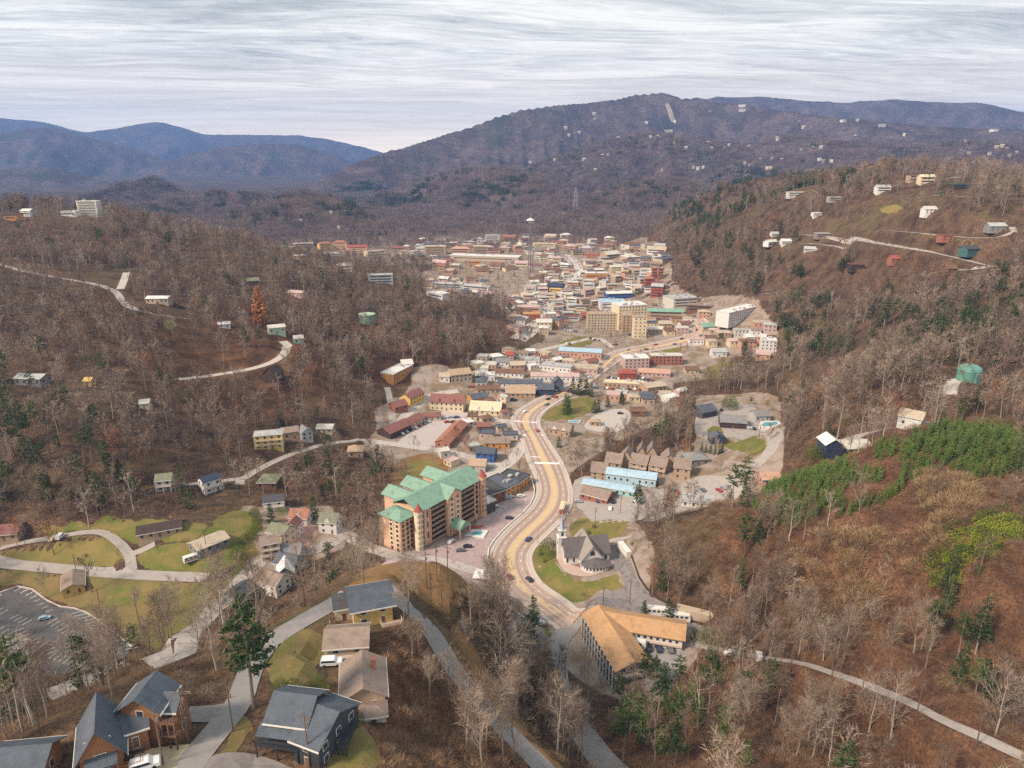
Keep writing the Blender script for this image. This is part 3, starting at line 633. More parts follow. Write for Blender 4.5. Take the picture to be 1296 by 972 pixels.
M_GLASS = mat('window_glass', (.035, .045, .06), .12, .1, 1, spec=.6); M_FRAME = mat('window_frame', (.72, .68, .62), .6, .1, 2); M_DARKW = mat('opening_shade', (.045, .035, .035), .9, .1, 1)
M_RAIL = mat('white_rail', (.74, .70, .66), .6, .1, 2); M_DRAIL = mat('dark_rail', (.05, .045, .05), .7, .1, 2); M_SLAB = mat('balcony_slab', (.50, .40, .33), .85, .12, 1)
PALETTE = dict(white=(.74,.71,.68), cream=(.72,.60,.42), beige=(.52,.42,.32), tan=(.46,.33,.23), peach=(.74,.47,.32), salmon=(.58,.35,.26), yellow=(.72,.50,.17), orange=(.58,.29,.11), red=(.36,.10,.075), brick=(.36,.15,.11),
   brown=(.20,.11,.075), darkbrown=(.075,.05,.042), log=(.26,.12,.06), navy=(.05,.065,.11), blue=(.07,.13,.36), paleblue=(.46,.60,.68), skyblue=(.42,.57,.68), slate=(.115,.125,.155), bluegrey=(.095,.11,.135), grey=(.26,.25,.25), palegrey=(.46,.45,.44), darkgrey=(.085,.085,.095),
   terracotta=(.38,.17,.115), green=(.10,.20,.14), sage=(.24,.42,.33), roofgreen=(.24,.38,.29), pink=(.56,.40,.37), taupe=(.30,.225,.185), redbrown=(.27,.12,.10), olive=(.22,.22,.15), turquoise=(.35,.58,.56), teal=(.07,.16,.16), offwhite=(.62,.58,.52), gold=(.60,.40,.14), palegreen=(.42,.52,.40), charcoal=(.045,.05,.06))
def wallm(c): return cmat(c + '_wall', PALETTE[c] if isinstance(c, str) else c, rough=.9, var=.13, scale=.8, stain=.12) if c + '_wall' not in MATS else MATS[c + '_wall']
def WM(c):
    k = c + '_wall'; return MATS.get(k) or mat(k, PALETTE[c], .9, .13, .8, stain=.15, courses=.3)
def RM(c):
    k = c + '_roof'; return MATS.get(k) or mat(k, PALETTE[c], .75, .22, .9, stain=.4, bump=.25, courses=.16)
def unit_mesh(name, box, m):
    k = 'mesh_' + name + m.name
    if k not in _cache: mb = MB(); mb.box(*box); me = mb.mesh(name, m); _cache[k] = me
    return _cache[k]
def part(name, me, parent, loc=(0, 0, 0), rz=0, scale=(1, 1, 1)):
    o = bpy.data.objects.new(name, me); COL.objects.link(o); o.parent = parent; o.location = loc; o.rotation_euler = (0, 0, rz); o.scale = scale; return o
WMESH = None
def window(parent, x, y, z, rz, w_=1.1, h_=1.35, frame=True, name='window', m=None):
    """a glazed opening standing 3 cm proud of the wall; -y is outwards"""
    g = part(name, unit_mesh('window', (-.5, .5, -.06, .04, -.5, .5), m or M_GLASS), parent, (x, y, z), rz, (w_, 1, h_))
    if frame: f_ = part('frame', unit_mesh('frame', (-.58, .58, -.035, .06, -.58, .58), M_FRAME), g)
    return g
def roof_mesh(kind, w_, d, rise, ov=.5, th=.22):
    """roof over a footprint w_ x d centred on the origin, eaves at z=0"""
    mb = MB(); a = w_ / 2 + ov; b = d / 2 + ov
    if kind == 'gable':
        s_ = rise / (d / 2); e = -s_ * ov
        for sg in (1, -1): mb.poly([(-a, -sg * b, e), (a, -sg * b, e), (a, 0, rise), (-a, 0, rise)][::sg]); mb.poly([(-a, -sg * b, e + th), (a, -sg * b, e + th), (a, 0, rise + th), (-a, 0, rise + th)][::sg]); mb.poly([(-a, -sg * b, e), (a, -sg * b, e), (a, -sg * b, e + th), (-a, -sg * b, e + th)])
        for x in (-a, a): mb.poly([(x, -b, e), (x, 0, rise), (x, 0, rise + th), (x, -b, e + th)]); mb.poly([(x, b, e), (x, 0, rise), (x, 0, rise + th), (x, b, e + th)])
    elif kind == 'gable_y':
        s_ = rise / (w_ / 2); e = -s_ * ov
        for sg in (1, -1): mb.poly([(sg * a, -b, e), (sg * a, b, e), (0, b, rise), (0, -b, rise)]); mb.poly([(sg * a, -b, e + th), (sg * a, b, e + th), (0, b, rise + th), (0, -b, rise + th)]); mb.poly([(sg * a, -b, e), (sg * a, b, e), (sg * a, b, e + th), (sg * a, -b, e + th)])
        for y in (-b, b): mb.poly([(-a, y, e), (0, y, rise), (0, y, rise + th), (-a, y, e + th)]); mb.poly([(a, y, e), (0, y, rise), (0, y, rise + th), (a, y, e + th)])
    elif kind == 'hip':
        k = min(a, b) * .98
        if a > b: r1, r2 = (-a + k, 0, rise), (a - k, 0, rise)
        else: r1, r2 = (0, -b + k, rise), (0, b - k, rise)
        c = [(-a, -b, -.1), (a, -b, -.1), (a, b, -.1), (-a, b, -.1)]; u = [(x, y, z + th) for x, y, z in c]
        if a > b: mb.poly([u[0], u[1], r2, r1]); mb.poly([u[2], u[3], r1, r2]); mb.poly([u[1], u[2], r2]); mb.poly([u[3], u[0], r1])
        else: mb.poly([u[0], u[1], r1]); mb.poly([u[1], u[2], r2, r1]); mb.poly([u[2], u[3], r2]); mb.poly([u[3], u[0], r1, r2])
        for i in range(4): j = (i + 1) % 4; mb.poly([c[i], c[j], u[j], u[i]])
        mb.poly(c[::-1])
    elif kind == 'shed':
        pts = [(-a, -b, -.1), (a, -b, -.1), (a, b, rise), (-a, b, rise)]; mb.poly(pts[::-1]); mb.poly([(x, y, z + th) for x, y, z in pts])
        for i in range(4): j = (i + 1) % 4; p, q = pts[i], pts[j]; mb.poly([p, q, (q[0], q[1], q[2] + th), (p[0], p[1], p[2] + th)])
    else:
        a = w_ / 2 + min(ov, .25); b = d / 2 + min(ov, .25); mb.box(-a, a, -b, b, 0, .25)
        for x0, x1, y0, y1 in ((-a, a, -b, -b + .3), (-a, a, b - .3, b), (-a, -a + .3, -b + .3, b - .3), (a - .3, a, -b + .3, b - .3)): mb.box(x0, x1, y0, y1, .25, .7)
    return mb
def wall_mesh(kind, w_, d, h, rise, found):
    mb = MB(); a, b = w_ / 2, d / 2
    if kind == 'gable': mb.prism([(-b, -found), (b, -found), (b, h), (0, h + rise - .02), (-b, h)], -a, a, 'x')
    elif kind == 'gable_y': mb.prism([(-a, -found), (a, -found), (a, h), (0, h + rise - .02), (-a, h)], -b, b, 'y')
    elif kind == 'shed': mb.prism([(-b, -found), (b, -found), (b, h + rise - .15), (-b, h - .1)], -a, a, 'x')
    else: mb.box(-a, a, -b, b, -found, h)
    return mb
def PH(px, py, z): d = ray(px, py); t = (z - CZ) / d[2]; return np.array([d[0] * t, d[1] * t])
def frame_of(eL, eR, h, zb=None):
    if zb is None: zb = P((eL[0] + eR[0]) / 2, (eL[1] + eR[1]) / 2, h)[2]      # eaves are level, whatever the ground does
    A, B = (PH(*q, zb + h) for q in (eL, eR)); v = B - A; L = float(np.hypot(*v)); rz = math.atan2(v[1], v[0]); return A, B, v / L, L, rz
def block(root, cx, cy, w_, d, h, kind, rise, wall, roof, floors=1, found=4, z=0.0, rz=0.0, win=True, D=300, sides='fblr', ov=.5, ww=1.1, chim=False, door=True, wcols=None, bands=False):
    """wall + roof + windows placed in the local frame of root"""
    if rz: sub = None
    wo = wall_mesh(kind, w_, d, h, rise, found).build('wall', WM(wall), root, (cx, cy, z), rz)
    ro = roof_mesh(kind, w_, d, rise, ov).build('roof', RM(roof), root, (cx, cy, z + h), rz)
    if chim:
        mb = MB(); mb.box(-.45, .45, -.45, .45, -.5, rise + 1.1); mb.box(-.55, .55, -.55, .55, rise + 1.1, rise + 1.3); mb.build('chimney', WM('brick'), ro, (w_ * .27, d * .12, 0))
    if D < 420: # fascia boards and gutters
        mb = MB(); a = w_ / 2 + ov; b = d / 2 + ov; e = -.1
        if kind == 'gable': e = -rise / (d / 2) * ov; mb.box(-a, a, -b - .1, -b - .004, e - .12, e + .2); mb.box(-a, a, b + .004, b + .1, e - .12, e + .2)
        elif kind == 'gable_y': e = -rise / (w_ / 2) * ov; mb.box(-a - .1, -a - .004, -b, b, e - .12, e + .2); mb.box(a + .004, a + .1, -b, b, e - .12, e + .2)
        else: mb.box(-a, a, -b - .1, -b - .004, -.15, .2)
        mb.build('gutter', M_FRAME, ro)
    if win:
        fh = h / floors; cr, sr = math.cos(rz), math.sin(rz)
        def put(lx, ly, zz, a, w1, h1, nm='window', m=None, fr=True):
            window(root, cx + lx * cr - ly * sr, cy + lx * sr + ly * cr, z + zz, a + rz, w1, h1, fr, nm, m)
        fr = D < 330
        for s_ in sides:
            L = w_ if s_ in 'fb' else d; n = wcols or max(1, int(L / 3.4)); n = min(n, 14)
            if s_ != 'f' and D > 520: continue
            for fl in range(floors):
                zc = fh * fl + fh * .55; hh = min(1.4, fh * .5)
                if D > 820 or bands:
                    u, v_ = {'f': (0, -d / 2), 'b': (0, d / 2), 'l': (-w_ / 2, 0), 'r': (w_ / 2, 0)}[s_]; put(u, v_, zc, {'f': 0, 'b': math.pi, 'l': -math.pi / 2, 'r': math.pi / 2}[s_], L * .84, hh * .9, 'window', None, False); continue
                for i in range(n):
                    t_ = (i + .5) / n * L - L / 2
                    dr = door and s_ == 'f' and fl == 0 and i == n // 2 and floors < 4
                    hh2, zc2 = (min(2.1, fh * .8), min(1.05, fh * .4)) if dr else (hh, zc)
                    u, v_, an = {'f': (t_, -d / 2, 0), 'b': (t_, d / 2, math.pi), 'l': (-w_ / 2, t_, -math.pi / 2), 'r': (w_ / 2, t_, math.pi / 2)}[s_]
                    put(u, v_, zc2, an, .95 if dr else ww, hh2, 'door' if dr else 'window', WM('brown') if dr else None, fr)
    return wo, ro
def bld(name, label, eL, eR, h, d, kind='gable', rise=None, wall='beige', roof='taupe', floors=1, cat=None, group=None, found=4, zb=None, **kw):
    A, B, u, L, rz = frame_of(eL, eR, h, zb); n_ = np.array([-u[1], u[0]]); c = (A + B) / 2 + n_ * d / 2; z = float(hgt(*(A + B) / 2)); z2 = float(hgt(*c)); z = max(z, min(z2, z + 2.5)) if D_of(c, z) < 700 else z
    if zb is not None: z = z2 = zb
    rise = d * .22 if rise is None else rise; root = thing(name, label, cat or name.replace('_', ' '), (c[0], c[1], z), rz, group)
    BUILT.append((c[0], c[1], max(L, d) / 2 + 1)); D = D_of(c, z); SEEN.append((c[0], c[1], z, L, h + rise))
    block(root, 0, 0, L, d, h, kind, rise, wall, roof, floors, found + abs(z - z2), D=D, **kw)
    root['_L'] = L; return root, L, d
def D_of(c, z): return math.sqrt(c[0] ** 2 + c[1] ** 2 + (CZ - z) ** 2)
def clean(o):
    if '_L' in o: del o['_L']
def rails(root, x0, x1, y, z, m=M_RAIL, name='railing', n=None, hgt_=1.0, rz=0):
    mb = MB(); mb.box(x0, x1, y - .04, y + .04, z + hgt_ - .08, z + hgt_); mb.box(x0, x1, y - .03, y + .03, z + .1, z + .16); n = n or max(2, int((x1 - x0) / .5))
    for i in range(n + 1): x = x0 + (x1 - x0) * i / n; mb.box(x - .03, x + .03, y - .03, y + .03, z, z + hgt_)
    return mb.build(name, m, root)
def deck(root, x0, x1, y0, y1, z, m, posts=True, down=4.0, rail=M_RAIL, roofc=None, name='deck'):
    mb = MB(); mb.box(x0, x1, y0, y1, z - .22, z)
    if posts:
        for x in (x0 + .15, (x0 + x1) / 2, x1 - .15): mb.box(x - .1, x + .1, y0 + .05, y0 + .25, z - down, z - .22)
    dk = mb.build(name, m, root)
    if rail:
        mb = MB()
        for (a, b, c_, e) in ((x0, x1, y0, y0), (x0, x0, y0, y1), (x1, x1, y0, y1)):
            n = max(2, int((abs(b - a) + abs(e - c_)) / .45))
            for i in range(n + 1): px_ = a + (b - a) * i / n; py_2 = c_ + (e - c_) * i / n; mb.box(px_ - .025, px_ + .025, py_2 - .025, py_2 + .025, z, z + .95)
            mb.box(min(a, b) - .04, max(a, b) + .04, min(c_, e) - .04, max(c_, e) + .04, z + .95, z + 1.03)
        mb.build('railing', rail, dk)
    return dk
# ---- green-roofed resort hotel beside the parkway
def hotel():
    h = 19.6; A = np.array(P(532, 694)[:2]); B = np.array(P(609, 653)[:2]); v = B - A; L = float(np.hypot(*v)); rz = math.atan2(v[1], v[0]); z = float(hgt(*A))
    root = thing('hotel', 'seven storey peach hotel with green metal roof and red capped corner turrets', 'hotel', (A[0], A[1], z), rz); d = 17; print('hotel length', L)
    BUILT.append(((A + B)[0] / 2, (A + B)[1] / 2, 36))
    W = WM('peach'); G = RM('roofgreen'); pale = mat('stucco_panel', (.82, .70, .50), .9, .08)
    mb = MB(); mb.box(0, L, 0, d, -4, h); mb.build('wall', W, root)
    # main roof with its cross gables, wings behind and end wing
    ro = roof_mesh('gable', L, d, 4.3, 1.1, .3).build('roof', G, root, (L / 2, d / 2, h))
    for i, xc in enumerate((L * .18, L * .46, L * .78)):
        mb = wall_mesh('gable_y', 10, 10, h, 2.7, 4); mb.build('rear_wing', W, root, (xc, d + 4.9, 0)); mb = roof_mesh('gable_y', 10, 18, 2.8, .8, .3); mb.build('wing_roof', G, root, (xc, d + 1.6, h + .05))
    mb = MB(); mb.box(-9, -.003, 3.5, 15.5, -4, h - 2); mb.build('end_wing', W, root); mb = roof_mesh('hip', 11, 13.5, 2.6, .9, .3); mb.build('wing_roof', G, root, (-4.2, 9.3, h - 2))
    # gabled centre bay
    xb = L * .50; mb = MB(); mb.prism([(xb - 5, -4), (xb + 5, -4), (xb + 5, h), (xb, h + 3.7), (xb - 5, h)], -2.2, -.002, 'y'); bay = mb.build('centre_bay', W, root)
    mb = roof_mesh('gable_y', 10, 10, 3.7, .7, .3); mb.build('bay_roof', G, root, (xb, 2.8, h + .06))
    for sx in (-2.2, 2.2):
        mb = MB(); mb.box(xb + sx - 1.1, xb + sx + 1.1, -2.3, -2.19, 4, h - 1.5); mb.build('stucco_panel', pale, bay)
    for fl in range(1, 7):
        for sx in (-2.2, 2.2): window(root, xb + sx, -2.33, fl * 2.8 + 1.4, 0, 1.3, 1.5, False)
    # porte-cochere
    mb = MB(); mb.prism([(xb - 4.5, 4.2), (xb + 4.5, 4.2), (xb, 7.6)], -9, -2.3, 'y'); pc = mb.build('entrance_canopy', G, root)
    mb = MB()
    for x in (-3.8, 3.8):
        for y in (-8.5, -3.2): mb = MB(); mb.box(xb + x - .3, xb + x + .3, y - .3, y + .3, -1, 4.2); mb.build('column', W, pc)
    # corner turrets with red caps
    for x, y in ((-1.2, -.8), (L + .6, -.8)):
        mb = MB(); mb.lathe([(2.0, -4), (2.0, h + .6), (2.3, h + .6), (2.3, h + 1.1), (0.01, h + 1.1)], 8, x, y); tw = mb.build('turret', pale if x < 0 else W, root)
        mb = MB(); mb.lathe([(2.3, h + 1.1), (1.1, h + 2.8), (.05, h + 5.0)], 8, x, y); mb.build('turret_cap', WM('red'), tw)
        for fl in range(7):
            for a in (-2.36, -1.57, -.78): window(tw, x + 1.87 * math.cos(a), y + 1.87 * math.sin(a), fl * 2.8 + 1.6, a + math.pi / 2, .8, 1.7, False)
    # balcony grid
    mb = MB(); mb.box(-1.28, 1.28, -.05, .25, 0, 2.1); me_r = mb.mesh('balcony_recess', M_DARKW)  # dark panel paints the shade of a recessed balcony onto solid wall
    mb = MB(); mb.box(-1.35, 1.35, -1.0, -.02, -.18, 0); mb.box(-1.3, 1.3, -.98, -.92, .92, 1.0)
    for i in range(10): x = -1.3 + i * .289; mb.box(x - .025, x + .025, -.97, -.93, 0, .95)
    me_b = mb.mesh('balcony', mat('balcony_peach', (.62, .42, .30), .8, .1))
    xs = [L * f for f in (.205, .255, .305, .355, .40)] + [L * f for f in (.605, .655, .705, .755, .805, .85)]
    for fl in range(7):
        for x in xs: b_ = part('balcony', me_b, root, (x, -.003, fl * 2.8 + .25)); part('recess', me_r, b_, (0, 0, 0))
        for x in (L * .045, L * .925): window(root, x, 0, fl * 2.8 + 1.7, 0, 1.7, 2.1, False, m=M_DARKW)
    for fl in (1, 3, 5):
        for x in (L * .125, L * .975): window(root, x, 0, fl * 2.8 + 1.8, 0, 1.0, 3.2, False)
    for x in (L * .08, L * .165, L * .43, L * .575, L * .885, L * .955): mb = MB(); mb.box(x - .35, x + .35, -.35, -.002, -2, h); mb.build('pilaster', W, root)
    # short west face: two pale window bays
    for y in (1.9, ): pass
    for y0 in (4.4, 8.3):
        mb = MB(); mb.box(-9.12, -9.003, y0 + .2, y0 + 2.4, 3, h - 3); mb.build('stucco_panel', pale, root)
    for fl in range(7):
        for y0 in (5.6, 9.6): window(root, -9.14, y0, fl * 2.45 + 1.6, -math.pi / 2, 1.4, 1.5, False)
        for x in (-7.2, -4.4, -1.8): window(root, x, 3.5, fl * 2.45 + 1.6, 0, 1.5, 1.6, False)
hotel()
# ---- orange-roofed roadside motel, two wings meeting at the corner
def motel():
    ze = 12.0
    E1, E2, R2 = PH(742, 778, ze), PH(782, 845, ze), PH(821, 841, ze); ax = (E2 - E1); L1 = float(np.hypot(*ax)); ax /= L1; nm = np.array([-ax[1], ax[0]]); W1 = abs(float(np.dot(R2 - E2, nm))); W1 = min(max(W1, 10), 15)
    F1, F2 = PH(786, 795, ze), PH(864, 808, ze); bx = F2 - F1; bx /= np.hypot(*bx); nb = np.array([-bx[1], bx[0]]); print('motel', L1, W1, float(np.hypot(*(F2 - F1))))
    org = (E1 + E2) / 2 + nm * W1 / 2; rz1 = math.atan2(ax[1], ax[0]); root = thing('motel', 'long L shaped roadside motel with orange roof and white columns down the slope', 'motel', (org[0], org[1], 0), rz1)
    orange = mat('orange_roof_sheet', (.53, .31, .16), .75, .16, .8, stain=.35, bump=.2, courses=.14)
    def loc(p): q = p - org; return float(np.dot(q, ax)), float(np.dot(q, nm))
    mb = wall_mesh('gable', L1, W1, ze, 2.3, 3); mb.build('wall', WM('offwhite'), root)
    mb = roof_mesh('gable', L1, W1, 2.3, 1.6, .3); ro = mb.build('roof', orange, root, (0, 0, ze))
    # second wing
    W2 = 10.5; L2 = float(np.hypot(*(F2 - F1))) + 9; c2 = F2 - bx * L2 / 2 + nb * W2 / 2; lx, ly = loc(c2); r2 = math.atan2(bx[1], bx[0]) - rz1
    mb = wall_mesh('gable', L2, W2, ze - .05, 2.2, 3); w2 = mb.build('wall', WM('white'), root, (lx, ly, 0), r2); mb = roof_mesh('gable', L2, W2, 2.2, 1.1, .3); mb.build('roof', orange, root, (lx, ly, ze - .02), r2)
    for k in range(9):
        window(w2, -L2 / 2 + 11 + k * (L2 - 13) / 8, -W2 / 2, ze - 2.1, 0, 1.0, 1.1, False); 
        if k % 2 == 0: window(w2, -L2 / 2 + 10 + k * (L2 - 13) / 8, -W2 / 2, ze - 5.0, 0, .95, 2.0, False, 'door', WM('navy'))
    mb = MB(); mb.box(-L2 / 2 + 9, L2 / 2, -W2 / 2 - 1.1, -W2 / 2 - .003, ze - 3.7, ze - 3.5); mb.build('walkway', M_SLAB, w2)
    # west galleries: three floors of dark blue balcony behind tall white columns
    for i, zz in enumerate((ze - 2.8, ze - 5.8, ze - 8.8)):
        mb = MB(); mb.box(-L1 / 2, L1 / 2, -W1 / 2 - 1.5, -W1 / 2 - .003, zz - .2, zz); g_ = mb.build('gallery', M_SLAB, root)
        mb = MB(); mb.box(-L1 / 2, L1 / 2, -W1 / 2 - 1.52, -W1 / 2 - 1.44, zz + .1, zz + 1.0); mb.build('railing', WM('navy'), g_)
        for k in range(9):
            window(root, -L1 / 2 + (k + .5) * L1 / 9, -W1 / 2, zz + 1.3, 0, 2.0, 1.9, False)
    for k in range(12): x = -L1 / 2 + .3 + k * (L1 - .6) / 11; mb = MB(); mb.box(x - .25, x + .25, -W1 / 2 - 1.95, -W1 / 2 - 1.54, -6, ze - .5); mb.build('column', M_RAIL, root)
    # south gable end with deck
    for k in range(3): window(root, L1 / 2, -3.5 + k * 3.5, ze - 1.6, math.pi / 2, 1.6, 1.5, True)
    mb = MB(); mb.box(L1 / 2 + .003, L1 / 2 + 2.2, -W1 / 2 - 1.5, W1 / 2, ze - 3.2, ze - 3.0); dk = mb.build('deck', M_SLAB, root); mb = MB(); mb.box(L1 / 2 + 2.1, L1 / 2 + 2.2, -W1 / 2 - 1.5, W1 / 2, ze - 2.9, ze - 2.1); mb.build('railing', M_RAIL, dk)
    # courtyard walkway of the first wing
    mb = MB(); mb.box(-L1 / 2 + 10, L1 / 2, W1 / 2 + .003, W1 / 2 + 1.2, ze - 3.6, ze - 3.4); mb.build('walkway', M_SLAB, root)
    BUILT.append((org[0], org[1], L1 / 2 + 2)); BUILT.append((c2[0], c2[1], L2 / 2 + 2))
    # low brown lobby roof on the road side
    return root
motel()
# ---- white church with steeple
def church():
    h = 4.6; A = np.array(P(716, 715)[:2]); B = np.array(P(771, 710)[:2]); v = B - A; L = float(np.hypot(*v)); rz = math.atan2(v[1], v[0]); n_ = np.array([-v[1], v[0]]) / L; c = (A + B) / 2 + n_ * 6; z = float(hgt(*c)); print('church', L)
    root = thing('church', 'white country church with grey roofs and slim steeple above the parkway bend', 'church', (c[0], c[1], z), rz); BUILT.append((c[0], c[1], 17)); Wm = WM('white'); Rg = mat('church_shingles', (.145, .125, .13), .85, .25, 1.2, stain=.3, bump=.3); Rl = mat('church_pale_shingles', (.33, .29, .26), .85, .22, 1.2, stain=.3, bump=.3)
    wall_mesh('gable', L, 12, h, 5.6, 3).build('wall', Wm, root); roof_mesh('gable', L, 12, 5.6, .7, .28).build('roof', Rg, root, (0, 0, h))
    wall_mesh('gable_y', 9.5, 15, h, 6.0, 3).build('transept', Wm, root, (1.0, -2.6, 0)); roof_mesh('gable_y', 9.5, 15, 6.1, .7, .28).build('roof', Rl, root, (1.0, -2.6, h + .05))
    wall_mesh('gable_y', 7, 5, h, 4, 3).build('rear_room', Wm, root, (1.5, 7.5, 0)); roof_mesh('gable_y', 7, 6, 4, .6, .25).build('roof', Rl, root, (1.5, 7.2, h + .1))
    # half-octagon porch
    pr = [(-6.5, 0), (-5.2, -3.4), (-2.4, -4.8), (2.4, -4.8), (5.2, -3.4), (6.5, 0)]; mb = MB(); k = len(pr)
    for i in range(k - 1): a, b = pr[i], pr[i + 1]; mb.poly([(a[0], a[1], -3), (b[0], b[1], -3), (b[0], b[1], 2.9), (a[0], a[1], 2.9)])
    po = mb.build('porch', Wm, root, (2.2, -9.9, 0)); mb = MB()
    pr2 = [(x * 1.1, y * 1.13) for x, y in pr]
    for i in range(k - 1): a, b = pr2[i], pr2[i + 1]; mb.poly([(a[0], a[1], 2.8), (b[0], b[1], 2.8), (b[0] * .05, 0.0, 5.2), (a[0] * .05, 0.0, 5.2)]) if abs(a[0] - b[0]) > 1e-6 else None
    mb.build('porch_roof', Rg, po)
    for i in range(k - 1):
        a, b = np.array(pr[i]), np.array(pr[i + 1]); an = math.atan2(b[1] - a[1], b[0] - a[0]); m_ = int(np.hypot(*(b - a)) / 1.25)
        for j in range(m_): q = a + (b - a) * (j + .5) / m_; window(po, q[0], q[1], 1.7, an, .7, 1.3, False)
    for x in (-9.5, -6.5, 8.5): window(root, x, -6, 2.3, 0, .9, 2.2, True)
    for y in (-3, 0, 3): window(root, -L / 2, y, 2.3, -math.pi / 2, .9, 2.2, True); window(root, L / 2, y, 2.3, math.pi / 2, .9, 2.2, True)
    mb = MB(); mb.prism([(-1, 6.2), (1, 6.2), (1, 7.6), (0, 8.8), (-1, 7.6)], -10.2, -10.12, 'y'); mb.build('gable_window', M_GLASS, root, (1.0, 0, 0))
    sx, sy = -L / 2 - .4, 1.5; mb = MB(); mb.box(sx - 1.9, sx + 1.9, sy - 1.9, sy + 1.9, -3, 10.5); mb.box(sx - 2.1, sx + 2.1, sy - 2.1, sy + 2.1, 10.5, 10.9); mb.box(sx - 1.5, sx + 1.5, sy - 1.5, sy + 1.5, 10.9, 14.0); mb.box(sx - 1.75, sx + 1.75, sy - 1.75, sy + 1.75, 14.0, 14.3); st = mb.build('steeple', Wm, root)
    mb = MB(); mb.lathe([(1.8, 14.3), (.9, 17.2), (.04, 22.0)], 4, sx, sy); mb.build('spire', mat('spire_metal', (.42, .44, .50), .5, .1), st)
    for a, dx, dy in ((0, 0, -1), (math.pi / 2, 1, 0), (-math.pi / 2, -1, 0)): window(st, sx + dx * 1.5, sy + dy * 1.5, 12.4, a, 1.0, 2.0, False); window(st, sx + dx * 1.9, sy + dy * 1.9, 7.5, a, .9, 1.7, False)
church()
# ---- near houses on the ridge
r, L, d = bld('cabin', 'steep slate blue A frame cabin with brown log walls at the bottom', (99, 961), (152, 944), 4.0, 8.4, 'gable_y', 4.4, 'log', 'bluegrey', 2, cat='house', ww=1.5, ov=.9, door=False, zb=86)
block(r, L / 2 + 1.9, 1.6, 3.8, 5.2, 3.4, 'shed', 1.6, 'log', 'bluegrey', 1, 5, D=300, sides='fr'); deck(r, -L / 2 + .8, L / 2 + 2.5, -5.9, -3.9, .4, WM('log'), down=6, rail=WM('log')); mb = MB(); mb.poly([(-2.2, -6.4, 2.7), (2.4, -6.4, 2.7), (2.4, -3.83, 3.6), (-2.2, -3.83, 3.6)]); mb.poly([(-2.2, -6.4, 2.55), (2.4, -6.4, 2.55), (2.4, -3.83, 3.45), (-2.2, -3.83, 3.45)]); mb.build('porch_roof', RM('bluegrey'), r)
for x in (-1.3, 0, 1.3): window(r, x, -3.8, 5.6, 0, 1.0, 1.9 if x == 0 else 1.2, True)
for x in (-2.1, 2.3): mb = MB(); mb.box(x - .12, x + .12, -6.3, -6.1, .4, 2.6); mb.build('post', WM('log'), r)
r, L, d = bld('cabin', 'tall brown timber cabin with slate roof behind the steep A frame one', (152, 896), (199, 898), 7.8, 5.6, 'gable_y', 2.3, 'log', 'bluegrey', 3, cat='house', ov=.8, door=False, found=6, zb=84)
block(r, L / 2 + 1.0, .6, 2.2, 4.0, 6.6, 'gable', 1.8, 'log', 'bluegrey', 2, 5, D=300, sides='fr', z=0)
for zz in (2.6, 5.2): deck(r, L / 2 + .1, L / 2 + 2.7, -3.2, -1.6, zz, WM('brown'), down=zz + 3, rail=WM('darkbrown'))
r, L, d = bld('cabin', 'slate roofed cabin cut by the lower left corner', (-22, 982), (50, 975), 4.0, 6.5, 'gable', 1.9, 'log', 'bluegrey', 1, cat='house', ov=.8, zb=85)
# charcoal house
r, L, d = bld('house', 'charcoal two storey house with blue grey roofs and front balcony', (339, 911), (386, 917), 6.2, 8, 'gable', 2.4, 'charcoal', 'bluegrey', 2, ov=.7, ww=1.5, zb=82)
block(r, L / 2 + 2.4, -1.2, 5.2, 11, 5.0, 'gable', 2.8, 'charcoal', 'bluegrey', 2, 5, D=140, sides='fr', ov=.6, z=-.2, ww=1.2, rz=R(-14))
deck(r, -L / 2 - 1.6, L / 2 - .6, -6.4, -4.01, 2.8, WM('charcoal'), down=3.6, rail=M_DRAIL); mb = MB()
q = [(-L / 2 - 1.4, -6.2, 4.7), (L / 2 - .8, -6.2, 4.7), (L / 2 - .8, -4.01, 5.5), (-L / 2 - 1.4, -4.01, 5.5)]; mb.poly(q); mb.poly([(a, b, c_ - .15) for a, b, c_ in q][::-1]); mb.build('porch_roof', RM('bluegrey'), r)
for x in (-1.9, 1.0): mb = MB(); mb.box(x - 1.2, x + 1.2, -4.08, -4.003, .1, 2.4); mb.build('garage_door', WM('offwhite'), r)
deck(r, L / 2 + 5.2, L / 2 + 7.0, -3.6, 2.0, 2.3, WM('charcoal'), down=4.5, rail=M_DRAIL); 
# yellow house with metal roof
r, L, d = bld('house', 'yellow stone house with smooth blue grey metal roof on the ridge top', (447, 772), (496, 763), 5.2, 9.5, 'gable', 1.8, 'gold', 'bluegrey', 2, ov=1.0, ww=1.3, found=6, zb=73)
block(r, -L / 2 - 2, 1.5, 4, 5, 3.4, 'shed', .8, 'cream', 'darkgrey', 1, 5, D=200, sides='fl'); deck(r, -L / 2 - 5.5, -L / 2 - .1, -5.5, -1.2, .2, WM('brown'), down=5); deck(r, L / 2 - 3, L / 2 + 2.0, -6.9, -4.76, .3, WM('tan'), down=5)
r, L, d = bld('house', 'beige cottage with brown roof and white porch posts', (411, 820), (464, 816), 4.6, 7.5, 'gable', 1.9, 'beige', 'taupe', 2, ov=.6, found=5, zb=73); deck(r, -L / 2, L / 2, -5.2, -3.76, 2.2, M_SLAB, down=3.5)
r, L, d = bld('house', 'weathered hip shouldered house with patched brown grey roof', (433, 886), (487, 878), 3.4, 10.5, 'gable_y', 2.4, 'tan', 'taupe', 1, ov=.7, found=6, chim=True, zb=75)
block(r, L / 2 - 2.4, -7.2, 4.8, 3.6, 2.6, 'hip', 1.2, 'white', 'taupe', 1, 8, D=160, sides='fr', z=-1)
